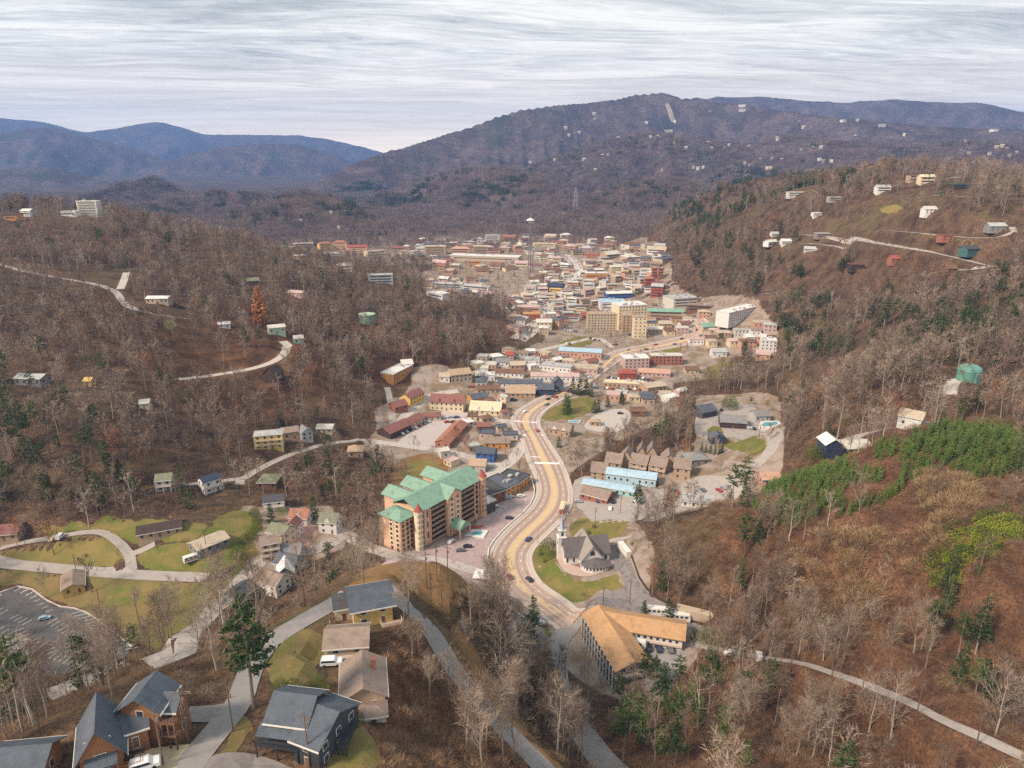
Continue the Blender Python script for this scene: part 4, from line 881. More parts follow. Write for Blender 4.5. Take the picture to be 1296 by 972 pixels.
# ------------------------------------------------------------------ every other building: (name, label, front eave left px, right px, eave height, depth, roof, rise, wall, roof colour, floors, extras)
T = []
def b(name, label, xl, yl, xr, yr, h, d, kind, rise, wall, roof, fl=1, ex=None, **kw):
    if isinstance(fl, dict): fl, ex = 1, fl
    kw.update(ex or {}); T.append((name, label, (xl, yl), (xr, yr), h, d, kind, rise, wall, roof, fl, kw))
# western valley floor
b('house','long brown roofed ranch house on the lawn above the curved driveway',174,681,230,671,3,9,'gable',2,'tan','darkbrown',chim=True)
b('house','tan roofed ranch house with open carport beside the white camper',250,699,290,683,3,9,'gable',1.6,'grey','beige')
b('house','small yellow house with brown roof above the striped parking lot',79,750,107,743,3,13,'gable_y',1.7,'gold','taupe')
b('house','red brown roofed house at the edge of the western lawns',-12,684,22,681,3.2,11,'gable',2.4,'tan','redbrown')
b('pavilion','low pale green roofed pavilion beside the striped parking lot',-26,826,14,830,3.0,9,'hip',1.2,'offwhite','palegrey')
# lane of cottages west of the hotel
b('house','white two storey house with dark grey roof behind the yellow green tree',333,637,359,634,5,8,'gable',2.2,'white','darkgrey',2)
b('house','cottage with orange red roof and pale dormer by the brick court',365,655,388,656,4,8,'gable',3,'offwhite','terracotta',1)
b('house','narrow white house with red brown roof beside the brick court',360,667,375,668,5.5,7,'gable_y',2.6,'white','redbrown',2)
b('house','cream house with grey green roof facing the brick court',337,673,358,678,6.5,9,'gable',2.6,'cream','olive',2)
b('house','three storey guest house with white posted galleries',330,690,353,686,8.5,8,'gable',2.2,'tan','taupe',3)
b('house','low cottage with smooth grey roof below the galleried guest house',354,701,379,700,3.6,9,'gable',2.2,'palegrey','grey')
b('house','second low grey roofed cottage down the lane',346,713,371,717,4,9,'gable',2.6,'palegrey','slate')
b('house','blue gabled cottage with bright white metal roof',351,727,371,724,4,10,'gable_y',2.6,'navy','white')
b('house','white walled house with brown grey roof at the lane bend',328,737,349,744,5.2,9,'gable',3,'white','taupe',2)
b('house','long dark grey roof half hidden by bare trees at the lane',300,762,326,744,4,9,'gable',2.2,'grey','darkgrey')
b('house','white victorian house with grey roof east of the brick court',403,661,425,662,6,9,'gable',3,'white','olive',2)
# hillside west
b('house','three storey yellow house with flat grey roof above the valley',321,553,357,550,8.5,9,'hip',1.2,'yellow','palegrey',3)
b('house','grey roofed house just behind the yellow three storey one',357,549,378,546,5,9,'gable',2,'tan','taupe',1)
b('house','pale grey narrow house between bare trees on the slope road',382,552,396,549,5,8,'gable_y',2.4,'palegrey','grey',2)
b('house','low white roofed house among the trees on the slope road',400,543,420,543,3,9,'gable',1.5,'beige','offwhite')
b('house','tan cottage with hipped orange brown roof in the trees',440,572,459,571,4,9,'hip',2.8,'tan','tan')
b('pavilion','round decked lodge with grey green hipped roof on the slope',325,612,349,612,3.5,11,'hip',2,'brown','olive')
b('house','white two storey house with navy roof and long porches on the slope',258,612,280,605,6.5,7.5,'gable',2,'white','navy',2)
b('house','house with white railed porches and olive grey roof beside a white car',196,609,216,607,6,8,'gable',2,'palegrey','olive',2)
b('house','dark pointed chalet where the hillside road bends',333,473,348,475,6,9,'gable_y',5,'darkbrown','darkbrown',2)
b('house','pale green house with white roof below the rust coloured tree',340,417,361,415,5,9,'gable',1.6,'palegreen','offwhite')
b('house','grey green roofed house near the top of the hillside road bend',372,429,384,428,4,10,'gable',1.6,'sage','palegrey')
b('house','dark green roofed cabin above the rust coloured tree',313,356,328,355,4,9,'gable',2.4,'brown','olive')
b('house','long white roofed house beside the upper hillside road',184,378,212,378,4,9,'gable',1.4,'beige','white')
b('house','low pale roofed house alone in the western woods',17,479,50,480,4,10,'gable',1.6,'grey','palegrey')
b('shed','small pale shed in a clearing of the western woods',176,512,188,511,3,8,'gable',1.4,'offwhite','offwhite')
b('shed','small yellow shed in the western woods',105,483,114,483,3,6,'gable',1.4,'yellow','yellow')
b('house','pale roofs scattered in the scrub east of the upper lawn',276,411,291,410,3,8,'gable',1.2,'white','white')
b('apartment_tower','tall white apartment tower on the far western hilltop',96,255,121,255,16,10,'flat',0,'offwhite','white',9)
b('house','white house low beside the hilltop apartment tower',76,268,95,268,5,10,'flat',0,'white','white')
b('house','orange walled house at the far western edge of the hilltop',4,272,20,272,6,12,'gable',2,'orange','darkbrown')
b('house','white house between the orange walled house and the hilltop tower',25,267,37,267,6,12,'gable',2,'white','white')
b('building','roofless pale concrete block on the brow of the western hill',466,349,497,348,9,12,'flat',0,'palegrey','palegrey',3)
b('house','small red brown roof among trees on the western brow',364,370,383,371,4,9,'gable',1.6,'pink','pink')
# motels and shops west of the parkway
b('motel','dark log motel with red brown roof facing the bleached lot',494,550,520,538,3.8,12,'gable',3,'darkbrown','redbrown')
b('motel','red brown roofed wing continuing the dark log motel',521,537,538,529,4,10,'gable',2.6,'beige','redbrown')
b('motel','small purple brown lobby at the end of the log motel',536,528,558,527,3,8,'hip',1.4,'beige','redbrown')
b('motel','large two storey motel with steep brown roof and cream galleries',544,509,586,511,6.4,12,'gable',4.5,'cream','redbrown',2)
b('building','red brown gambrel building beside the street to the brown motel',500,518,516,514,4,9,'gable',3,'brick','redbrown')
b('building','yellow building with dark brown roof under the wooded slope',519,506,537,498,5.5,10,'gable',2.6,'yellow','redbrown',2)
b('motel','orange brown motel with long white roof up on the slope',498,478,522,466,5.5,12,'flat',0,'orange','white',2)
b('motel','white roofed annexe behind the orange brown slope motel',509,463,523,462,4,10,'shed',1.2,'palegrey','white')
b('building','white fronted shop under the wooded slope',556,478,569,478,4,10,'gable',2,'white','beige')
b('building','wide tan roofed building under the wooded slope',571,477,597,474,6,14,'gable',3,'beige','tan',2)
b('building','slate roofed shop with orange end wall',598,506,618,503,4,11,'gable',2.5,'orange','slate')
b('restaurant','wide cream roofed restaurant with central gable',594,519,633,521,3.6,15,'gable',4.6,'cream','cream')
b('building','long terracotta roof slanting behind bare trees',569,561,592,536,3.8,10,'gable',2.2,'terracotta','terracotta')
b('building','taupe roofed shop with orange front beside the parkway',613,561,645,561,4,10,'gable',2.4,'orange','taupe')
b('house','vivid blue painted house near the frontage road',602,573,625,575,6,9,'gable',2.2,'blue','bluegrey',2)
b('house','pale grey house with tan roof north of the green hotel',594,589,614,590,4.5,9,'gable',2.6,'palegrey','tan')
b('shop','brown roofed shop squeezed between cream restaurant and parkway',622,518,641,517,3.4,9,'gable',1.8,'beige','brown')
b('shop','small red brown cabin north of the terracotta roof',604,540,620,540,3.4,8,'gable',1.8,'brown','redbrown')
b('shopping_arcade','curved dark roofed shopping arcade lower end next to the hotel',616,628,640,620,6.5,17,'flat',0,'log','darkgrey',2)
b('shopping_arcade','middle bay of the curved arcade with orange timber front',641,619,658,611,6,17,'flat',0,'orange','slate',2)
b('shopping_arcade','upper end of the curved arcade beside the parkway kerb',659,610,671,601,5.5,15,'flat',0,'orange','darkgrey',2)
b('shop','dark glazed shop with white roof strips touching the hotel end',610,640,627,633,6.5,9,'flat',0,'darkgrey','white',2)
# shops north of the first bend
for a in [('shop','wide orange tan roofed inn beside the bend',640,498,677,498,3.6,17,'gable',4,'tan','tan'),('shop','flat brown roofed row west of the tan inn',604,494,632,493,4,11,'gable',1.6,'beige','brown'),
 ('house','navy walled shop with slate roof at the road edge',680,493,701,493,5,10,'gable',3,'navy','slate'),('house','tall slate roofed chalet shop north of the navy one',699,486,713,486,7,9,'gable_y',4,'slate','slate'),
 ('motel','long slate roofed motel row with white doors',630,485,687,485,4,9,'gable',1.8,'white','slate'),('motel','long pink roofed motel row',672,476,733,477,5,11,'gable',1.6,'white','pink'),
 ('motel','white walled two storey motel with grey roof',683,462,722,466,5.5,11,'flat',0,'white','palegrey'),('shop','tan grey flat roofed shops beside the second bend',722,466,756,468,4,15,'flat',0,'pink','beige'),
 ('building','long salmon building with pale blue roof',707,444,761,447,6.5,15,'gable',1.6,'salmon','skyblue'),('motel','brown roofed motel row beneath the wooded point',625,471,662,473,4,9,'gable',2,'white','brown'),
 ('house','white house with grey roof beneath the wooded point',628,459,644,459,4,10,'gable',2.4,'white','grey'),('shop','plain white box shop in the motel district',614,475,626,475,4.5,9,'flat',0,'white','white'),
 ('shop','white walled shop behind the long pink motel',664,456,683,456,5,10,'flat',0,'white','palegrey'),('shop','red roofed cottage beneath the wooded point',640,450,650,450,4,9,'gable',2.4,'beige','red'),
 ('house','brown and tan chalet with glazed gable beside the park lawn',694,542,721,546,4.6,9,'gable',3,'tan','taupe'),('pavilion','small tan roofed picnic shelter by the park lot',747,534,760,534,3,5,'hip',1,'tan','tan'),
 ('hotel','pink walled hotel with flat white roof',791,455,822,454,9,15,'flat',0,'pink','white',3),('motel','three storey motel with dark galleries beside the pink hotel',824,451,864,451,8.5,10,'flat',0,'brick','offwhite',3),
 ('shop','bright red roofed shop south of the pink hotel',784,473,806,473,5,10,'hip',2.8,'red','red'),('shop','long pinkish red roofed shop east of the bright red one',808,471,848,473,3.6,13,'gable',2,'pink','salmon'),
 ('motel','long low motel with cream roof beside the road',764,484,815,487,4.2,8,'flat',0,'tan','cream'),('motel','beige roofed motel block at the east end of the long cream one',820,491,844,488,5.5,13,'gable',1.6,'tan','beige'),
 ('house','brown roofed house behind the park lot trees',800,521,817,521,4,10,'gable',2,'brown','brown'),('house','small house with brown roof near the yellow field',868,468,885,468,4,9,'gable',2,'beige','brown'),
 ('house','white house with pale roof south of the modern white hotel',902,446,920,446,5,10,'gable',2.4,'white','palegrey')]: b(*a)
# eastern side
for a in [('building','slate roofed lodge at the west end of the resort court',889,523,908,519,4.4,13,'gable',3.2,'darkgrey','slate',{'zb':4}),('building','long grey roofed lodge with cars in front',912,534,945,536,4.2,14,'gable',3.2,'darkbrown','grey',{'zb':4}),
 ('house','grey gabled house next to the blue and white pool',957,527,975,526,4.2,10,'gable',2.8,'palegrey','grey',{'zb':4}),('house','small navy gabled office on its own lawn',900,555,919,555,3.8,8,'gable_y',2.6,'navy','slate',{'zb':4}),
 ('house','grey hip roofed house west of the row of small conifers',872,583,898,581,4,11,'hip',2.6,'grey','grey'),('house','navy three storey house with white roof behind the green pine ridge',1046,563,1067,563,7.2,10,'gable_y',2.6,'navy','white',{'zb':43}),
 ('house','low house with very pale roof beside the navy three storey house',1073,568,1105,566,3.2,11,'gable',1.8,'beige','offwhite',{'zb':43}),('house','white hillside house with beige grey roof and tall piers',1137,525,1167,531,6.5,10,'gable',2.2,'white','beige',{'zb':58}),
 ('house','red brown roof peeping over the end of the green pine ridge',965,607,989,607,3.4,10,'gable',1.8,'salmon','salmon'),
 ('motel','pale blue two storey motel with white blue roof and galleries',767,599,830,607,5.8,9,'gable',1.8,'paleblue','skyblue'),('motel','long low turquoise motel with pale blue roof',737,612,802,623,4,8,'gable',1.2,'turquoise','skyblue'),
 ('restaurant','brown roofed red brick restaurant beside the low turquoise motel',734,624,768,633,3.2,11,'gable',2.6,'brick','taupe'),
 ('building','low white building behind bare trees east of the blue motels',862,634,905,638,3,10,'flat',0,'white','palegrey',{'zb':10})]: b(*a)
for i, (x0, y0, x1, y1, k, wh) in enumerate([(748,597,768,599,'gable','nearest the parkway'),(766,584,786,587,'gable','second from the parkway'),(784,579,800,581,'gable_y','third from the parkway'),(797,585,818,589,'gable','right behind the galleried blue motel'),(806,573,817,574,'gable_y','with the first tall peak'),(819,573,831,574,'gable_y','with the second tall peak'),(822,588,842,592,'gable','at the end of the blue motel'),(838,583,856,584,'gable_y','before the grey hip roofed house'),(853,592,874,594,'gable','closest to the grey hip roofed house')]):
    b('chalet', f'brown roofed rental chalet {wh}', x0, y0, x1, y1, 5 + (i % 3), 10, k, 4.2, 'tan', 'taupe', 2)
# town centre
for a in [('hotel','tall cream hotel with broad white roof in the town centre',784,388,819,386,26,22,'flat',0,'cream','white',8),('hotel','beige five storey hotel wing with arched white bays',744,398,788,398,17,14,'flat',0,'beige','tan',6),
 ('hotel','forward cream pavilion of the beige hotel',803,402,819,402,22,12,'flat',0,'cream','tan',6),('hotel','recessed tan link between two beige hotel blocks',788,400,803,400,18,14,'flat',0,'tan','tan',6),('hotel','white modern hotel with blue glazed corner',923,397,960,388,10,15,'flat',0,'white','white',4),
 ('parking_garage','white open sided parking garage at the wooded foot',853,379,884,377,10,26,'flat',0,'offwhite','palegrey',3),('building','orange red building with hipped roof at the wooded foot',817,353,829,353,12,12,'hip',3,'red','terracotta',3),
 ('building','red building with pale roof nearer than the orange red one',824,362,839,363,14,13,'gable',3,'red','palegrey',4),('tower','left of twin brown brick towers behind the red buildings',826,340,832,340,15,7,'flat',0,'brick','brick',4),('tower','right of twin brown brick towers behind the red buildings',834,340,840,340,15,7,'flat',0,'brick','brick',4),
 ('building','long sage green roofed building right of the cream hotel',820,394,866,395,7,12,'gable',2.4,'tan','sage',2),('attraction','blue and white roofed aquatic hall left of the cream hotel',760,383,792,383,9,24,'flat',0,'white','skyblue',2),('attraction','white roofed hall behind the aquatic one',768,372,801,371,8,16,'gable',2,'blue','white',2),
 ('building','bright orange fronted attraction on the town street',741,346,769,346,9,13,'flat',0,'orange','white',1),('building','rounded white and olive arcade beyond the orange attraction',773,338,794,338,9,16,'hip',2,'cream','offwhite',3),('building','long red roofed hall at the back of town',741,323,765,323,7,12,'gable',2.4,'salmon','red',1),
 ('convention_hall','very long white roofed convention hall across the back of town',568,323,656,326,9,28,'flat',0,'beige','white',1),('hotel','tan striped hotel at the foot of the mountain',537,312,564,312,16,15,'flat',0,'tan','cream',5),('hotel','pinkish red roofed hotel beside the tan striped one',571,315,594,315,10,15,'hip',4,'salmon','salmon',3),
 ('hotel','second tan striped hotel near the lattice tower',599,312,617,312,18,14,'flat',0,'tan','cream',6),('hotel','pale hotel up on the first slope',614,298,632,298,12,14,'flat',0,'offwhite','offwhite',4),('building','orange tan buildings beside the pale slope hotel',635,299,651,300,9,14,'gable',3,'orange','terracotta',2),
 ('building','cream terrace right of the lattice tower',674,308,703,309,9,14,'flat',0,'cream','cream',3),('apartment_block','long grey roofed apartment row above the bare trees',550,359,585,360,6,10,'gable',2,'palegrey','palegrey',2),('apartment_block','second grey roofed apartment row further right',584,361,618,364,6,12,'gable',2,'offwhite','palegrey',2),
 ('building','white pavilion below the grey apartment rows',540,370,560,373,5,12,'flat',0,'white','white',1),('building','orange cube building before the convention hall',594,331,608,331,9,12,'flat',0,'orange','orange',2),('hotel','long flat roofed block at the far left of town',328,312,368,313,7,16,'flat',0,'tan','offwhite',2),
 ('hotel','tan hotel with dark openings left of the red roofed ones',372,309,397,308,13,18,'flat',0,'tan','beige',4),('hotel','white block in front of the red roofed hotels',399,321,427,321,10,14,'flat',0,'white','white',3),('hotel','yellow orange hotel with red roof, left one',404,309,420,308,15,14,'hip',4,'yellow','terracotta',5),
 ('hotel','yellow orange hotel with red roof, middle one',421,307,438,307,16,14,'hip',4,'peach','terracotta',5),('hotel','peach hotel with long red roof, right one',439,313,464,313,13,14,'gable',4,'peach','red',4),('building','pink and cream building at the right end of the red roofed hotels',465,319,488,317,9,16,'flat',0,'cream','pink',2),
 ('shop','dark blue roofed shop on the town street',692,362,712,363,7,14,'gable',4,'navy','navy',2),('shop','bright yellow awning shop below the dark blue one',695,365,711,366,4,9,'hip',2,'yellow','yellow',1),('shop','cream shop block beside the yellow awning one',680,372,702,373,6,14,'flat',0,'cream','beige',2),
 ('shop','pinkish hall at the lower end of the town street',651,389,684,389,6,14,'hip',2,'salmon','pink',1),('shop','red and orange fronted shop below the pinkish hall',662,398,684,398,6,12,'flat',0,'red','orange',1),('apartment_block','white balconied block on the right edge of town',964,431,984,432,12,12,'flat',0,'white','white',4),('house','pink roofed house in front of the white balconied block',957,449,975,450,5,10,'gable',3,'salmon','pink',1),
 ('motel','brown walled row right of the sage green roof',869,386,907,388,6,12,'flat',0,'brown','taupe',2),('shop','green roofed cottage before the modern white hotel',890,414,905,413,4,10,'gable',3,'beige','sage',1),('shop','red roofed building left of the beige hotel wing',737,399,747,399,6,10,'gable',3,'brick','red',1)]: b(*a)
for k in T:
    nm, lab, eL, eR, h, d, kind, rise, wall, roof, fl, kw = k; root, L, d = bld(nm, lab, eL, eR, h, d, kind, rise, wall, roof, fl, **kw)
    D = D_of(root.location, root.location[2])
    if fl >= 2 and D < 520 and ('galler' in lab or 'porch' in lab or 'motel' in lab or 'yellow' in lab):   # galleries on the front
        for f_ in range(1, fl): deck(root, -L / 2, L / 2, -d / 2 - 1.5, -d / 2 - .003, h / fl * f_, M_SLAB, down=h / fl * f_ + 1, rail=M_RAIL, name='gallery')
        for x in np.linspace(-L / 2 + .1, L / 2 - .1, max(3, int(L / 5))): mb = MB(); mb.box(x - .1, x + .1, -d / 2 - 1.5, -d / 2 - 1.3, -1, h - .2); mb.build('post', M_RAIL, root)
    if kind == 'flat' and D < 1700:      # plant on the roof
        rr_ = random.Random(int(eL[0] * 7 + eL[1]))
        for q in range(max(2, min(6, int(L * d / 130)))): x = rr_.uniform(-.4, .4) * L; y = rr_.uniform(-.38, .38) * d; s_ = rr_.uniform(.7, 1.8); mb = MB(); mb.box(x - s_, x + s_, y - s_ * .7, y + s_ * .7, h + .26, h + .3 + rr_.uniform(.8, 1.9)); mb.build('rooftop_unit', WM('palegrey'), root)
    if lab.startswith('cottage with orange') or 'victorian' in lab or 'chalet with glazed' in lab or 'central gable' in lab or 'steep brown roof' in lab:
        for xx in ((0,) if L < 14 else (-L * .22, L * .22)):
            mb = MB(); mb.prism([(xx - 1.8, h - .2), (xx + 1.8, h - .2), (xx, h + 2.4)], -d / 2 - .1, -d / 2 + 3.5, 'y'); mb.build('dormer', WM('white' if 'steep' not in lab else 'redbrown'), root)
# houses of the eastern hillside
for lab, x0, y0, x1, y1, h, wall, roof in [('white flat roofed house on the bare eastern spur',998,240,1019,240,6,'white','white'),('white gabled house left of the tan and yellow pair',1111,235,1128,235,6,'white','palegrey'),('tan house attached to the left of the yellow one',1152,221,1165,221,8,'tan','brown'),
  ('big pale yellow house high on the eastern hill',1166,222,1184,222,8,'cream','cream'),('dark green roofed lodge at the right end of the hilltop road',1208,232,1230,232,6,'darkbrown','teal'),('white house above a pale clearing on the eastern hill',1172,260,1187,260,5,'white','offwhite'),
  ('dark framed house at the left end of the mid hill road',1034,294,1051,294,5,'taupe','palegrey'),('white house left of its twin near the wooded foot',973,304,985,303,5,'white','white'),('white house right of its twin near the wooded foot',990,303,1002,303,5,'white','white'),
  ('dark wooden chalet with pale balcony on the lower east slope',1078,333,1095,333,6,'darkbrown','brown'),('red roofed cabin beneath the long mid hill road',1129,325,1139,325,5,'brick','red'),('dark teal cube house below the hairpin',1225,314,1246,313,6,'teal','darkgrey'),
  ('red brown house on the upper mid hill road',1192,300,1207,300,5,'brick','redbrown'),('grey house above the hairpin',1253,287,1274,287,5,'grey','palegrey'),('small brown cabin near the lower hairpin end',1200,337,1212,337,4,'brown','brown'),('small grey cabin above the white twins',977,294,986,294,4,'white','palegrey'),
  ('beige house below the bare eastern spur',1050,248,1066,248,5,'palegrey','offwhite'),('pale house with long driveway left of the mid hill road',1018,310,1035,311,4,'offwhite','palegrey'),('white chalet left of the dark wooded clump',1030,268,1040,268,5,'white','white')]:
    bld('house', lab, (x0, y0 + 2), (x1, y1 + 2), h * .75, 8, 'gable' if len(lab) % 3 else 'flat', 2.2, wall, roof, 2, found=2)
# pale specks of houses over the mountain
spk = [(752,145),(753,151),(818,156),(843,167,2),(849,167),(854,155),(853,182),(868,188),(896,182),(901,189),(917,189),(923,184),(948,186),(939,135,3),(939,141,2),(762,198),(769,197),(739,203),(702,203),(753,216),(890,213),(883,214),(772,250),(874,203),(962,203),(978,201),(984,177),(942,208),(949,210),(973,213,2),(944,225),(989,203),(832,174),(823,175),(782,176),(715,163),(878,212),(839,215),(898,143),(712,272),(703,282),
 (1116,160,2),(1067,154,2),(1085,153),(1017,162),(1011,156),(1039,187),(1029,188),(1014,190),(983,176),(1037,203),(1042,205),(1052,205),(1157,204),(1223,179),(1226,195),(1252,196),(1258,166,2),(1278,198),(1268,186),(1274,190),(1286,194),(1261,187),(1197,202),(1082,174),(1234,206,2),(1144,172),(381,281),(419,270),(438,270),(429,289),(702,203),(740,203),(716,163),(733,169),(720,172),(713,273),(702,282),(671,206)]
cols = ['white', 'white', 'offwhite', 'palegrey', 'beige', 'cream', 'brown']
for i, s_ in enumerate(spk):
    x, y = s_[:2]; k = s_[2] if len(s_) > 2 else 1; p = P(x, y)
    if p is None: continue
    D = D_of(p, p[2]); w_ = rng.uniform(2.4, 3.8) * k * D / 900
    root = thing('house', f'{"wide " if k > 1 else ""}pale house scattered over the wooded mountainside', 'house', (p[0], p[1], p[2]), rng.uniform(-.5, .5), 'wide pale houses scattered over the mountainside' if k > 1 else 'pale houses scattered over the mountainside'); hh = D / 900 * rng.uniform(.9, 1.5); w_ = max(w_, hh)
    block(root, 0, 0, w_, w_ * .7, hh + 3, 'gable', hh * .5, cols[rng.integers(7)], cols[rng.integers(6)], 1, 5, win=False, D=3000)
# small town filling: shops and cabins packed between the named buildings
def filler(poly, n, lab, grp, wr, hr, nm='shop', kinds=('flat', 'flat', 'gable', 'hip'), walls=('white','cream','pink','tan','salmon','beige','offwhite'), roofs=('white','palegrey','beige','taupe','brown','pink','offwhite','slate','redbrown')):
    A = np.array(poly); k = 0; tries = 0
    while k < n and tries < n * 40:
        tries += 1; x = rng.uniform(A[:, 0].min(), A[:, 0].max()); y = rng.uniform(A[:, 1].min(), A[:, 1].max())
        if not pip(np.array([x]), np.array([y]), poly)[0]: continue
        p = P(x, y)
        if p is None: continue
        w_ = rng.uniform(*wr); d = rng.uniform(wr[0], wr[1]) * .8
        if any((p[0] - bx) ** 2 + (p[1] - by) ** 2 < (br * .9 + w_ * .6) ** 2 for bx, by, br in BUILT): continue
        if any(pip(np.array([p[0]]), np.array([p[1]]), q)[0] for q in EXCL): continue
        h = rng.uniform(*hr); kd = kinds[rng.integers(len(kinds))]; D = D_of(p, p[2])
        root = thing(nm, lab, 'shop' if nm == 'shop' else nm, (p[0], p[1], p[2]), rng.normal(0, .35), grp); block(root, 0, 0, w_, d, h, kd, w_ * .16, walls[rng.integers(len(walls))], roofs[rng.integers(len(roofs))], 2 if h > 6 else 1, 3, D=max(D, 500), door=False, sides='f'); BUILT.append((p[0], p[1], max(w_, d) / 2)); k += 1
    print(grp, k)
filler([(640,390),(700,330),(745,330),(830,340),(850,375),(780,372),(745,395),(690,425),(650,425)], 130, 'small pastel shop packed into the town centre', 'small shops packed into the town centre', (8, 18), (4, 10))
filler([(500,318),(540,305),(700,300),(830,305),(850,335),(760,335),(700,345),(620,348),(560,345)], 100, 'low pale building at the back of town', 'low pale buildings at the back of town', (12, 30), (4, 9))
filler([(870,400),(960,405),(985,430),(960,450),(900,440),(830,425),(820,412)], 24, 'small building below the modern white hotel', 'small buildings below the modern white hotel', (8, 16), (4, 7))
filler([(540,355),(620,355),(650,385),(620,378),(545,376)], 16, 'small pale building near the grey apartment rows', 'small buildings near the grey apartment rows', (9, 18), (3, 6))
filler([(600,460),(640,446),(735,450),(760,470),(720,492),(650,505),(600,500)], 34, 'small shop wedged among the long motel rows', 'small shops wedged among the motel rows', (7, 14), (3, 5))
filler([(560,500),(660,480),(660,560),(600,600),(560,600)], 12, 'small cabin between the parkway and the bleached lot', 'small cabins between the parkway and the bleached lot', (6, 10), (3, 4.5), 'cabin')
filler([(760,500),(870,490),(860,510),(800,515)], 8, 'small house in the trees right of the park', 'small houses right of the park', (8, 13), (3, 5), 'house')
filler([(330,330),(500,325),(500,340),(400,345)], 10, 'small pale building under the red roofed hotels', 'small buildings under the red roofed hotels', (10, 20), (4, 7))
# ------------------------------------------------------------------ trees
def tree_mat(name, a, b, rough=.9):
    m = bpy.data.materials.new(name); m.use_nodes = True; t = NT(m.node_tree); pb = m.node_tree.nodes['Principled BSDF']
    oi = t.new('ShaderNodeObjectInfo'); x = t.mix(oi.outputs['Random'], (*a, 1), (*b, 1))
    loc = oi.outputs['Location']; n = t.noise(loc, .011, 4, .6); k = t.math('ADD', .72, t.math('MULTIPLY', n, .56))
    s_ = t.new('ShaderNodeVectorMath', operation='SCALE'); t.set(s_.inputs[0], x); t.set(s_.inputs['Scale'], k)
    t.l.new(s_.outputs[0], pb.inputs['Base Color']); pb.inputs['Roughness'].default_value = rough; pb.inputs['Specular IOR Level'].default_value = .1
    return m
M_BARK = tree_mat('bark', (.15, .115, .09), (.34, .28, .23)); M_TWIG = tree_mat('twigs', (.16, .108, .08), (.37, .28, .215))
M_PALEB = tree_mat('pale_bark', (.38, .32, .27), (.52, .45, .38)); M_PALET = tree_mat('pale_twigs', (.30, .235, .185), (.42, .34, .27))
M_NEED = tree_mat('pine_needles', (.045, .07, .027), (.10, .13, .045)); M_NEEDL = tree_mat('young_pine_needles', (.10, .165, .035), (.17, .235, .06))
M_RUST = tree_mat('rust_needles', (.56, .25, .10), (.60, .29, .13)); M_BRUSH = tree_mat('brush_twigs', (.20, .115, .068), (.33, .205, .12))
M_BUSHG = tree_mat('bush_leaves', (.07, .10, .025), (.14, .16, .04)); M_YELG = tree_mat('yellow_green_leaves', (.19, .24, .03), (.29, .29, .05)); M_THATCH = tree_mat('vine_thatch', (.34, .22, .12), (.42, .30, .17))
M_FARTW = tree_mat('far_twigs', (.16, .115, .105), (.32, .245, .22)); M_RUSSET = tree_mat('russet_twigs', (.30, .14, .08), (.36, .18, .10))
class TB:
    def __init__(s): s.v = []; s.f = []
    def add(s, pts, faces): k = len(s.v); s.v += pts; s.f += [tuple(k + i for i in f) for f in faces]
    def tube(s, path, rads, n=3):
        k = len(s.v); prev = None
        for i, (p, r) in enumerate(zip(path, rads)):
            d = (path[min(i + 1, len(path) - 1)] - path[max(i - 1, 0)]).normalized(); a = d.orthogonal().normalized() if prev is None else (prev - d * prev.dot(d)).normalized(); prev = a; b = d.cross(a)
            for j in range(n): t_ = 2 * math.pi * j / n; s.v.append(tuple(p + a * (r * math.cos(t_)) + b * (r * math.sin(t_))))
        for i in range(len(path) - 1):
            for j in range(n): q = (j + 1) % n; s.f.append((k + i * n + j, k + i * n + q, k + (i + 1) * n + q, k + (i + 1) * n + j))
    def blade(s, p, q, w_, rnd):
        d = q - p; a = d.cross(Vector((rnd.uniform(-1, 1), rnd.uniform(-1, 1), rnd.uniform(-1, 1)))).normalized() * (w_ / 2)
        k = len(s.v); s.v += [tuple(p + a), tuple(p - a), tuple(q)]; s.f.append((k, k + 1, k + 2))
    def mesh(s, name, m): me = bpy.data.meshes.new(name); me.from_pydata(s.v, [], s.f); me.materials.append(m); me.update(); return me
def rdir(d, ang, rnd, up=0.0):
    a = d.orthogonal().normalized(); b = d.cross(a); th = rnd.uniform(0, 2 * math.pi)
    v = d * math.cos(ang) + (a * math.cos(th) + b * math.sin(th)) * math.sin(ang); v.z += up; return v.normalized()
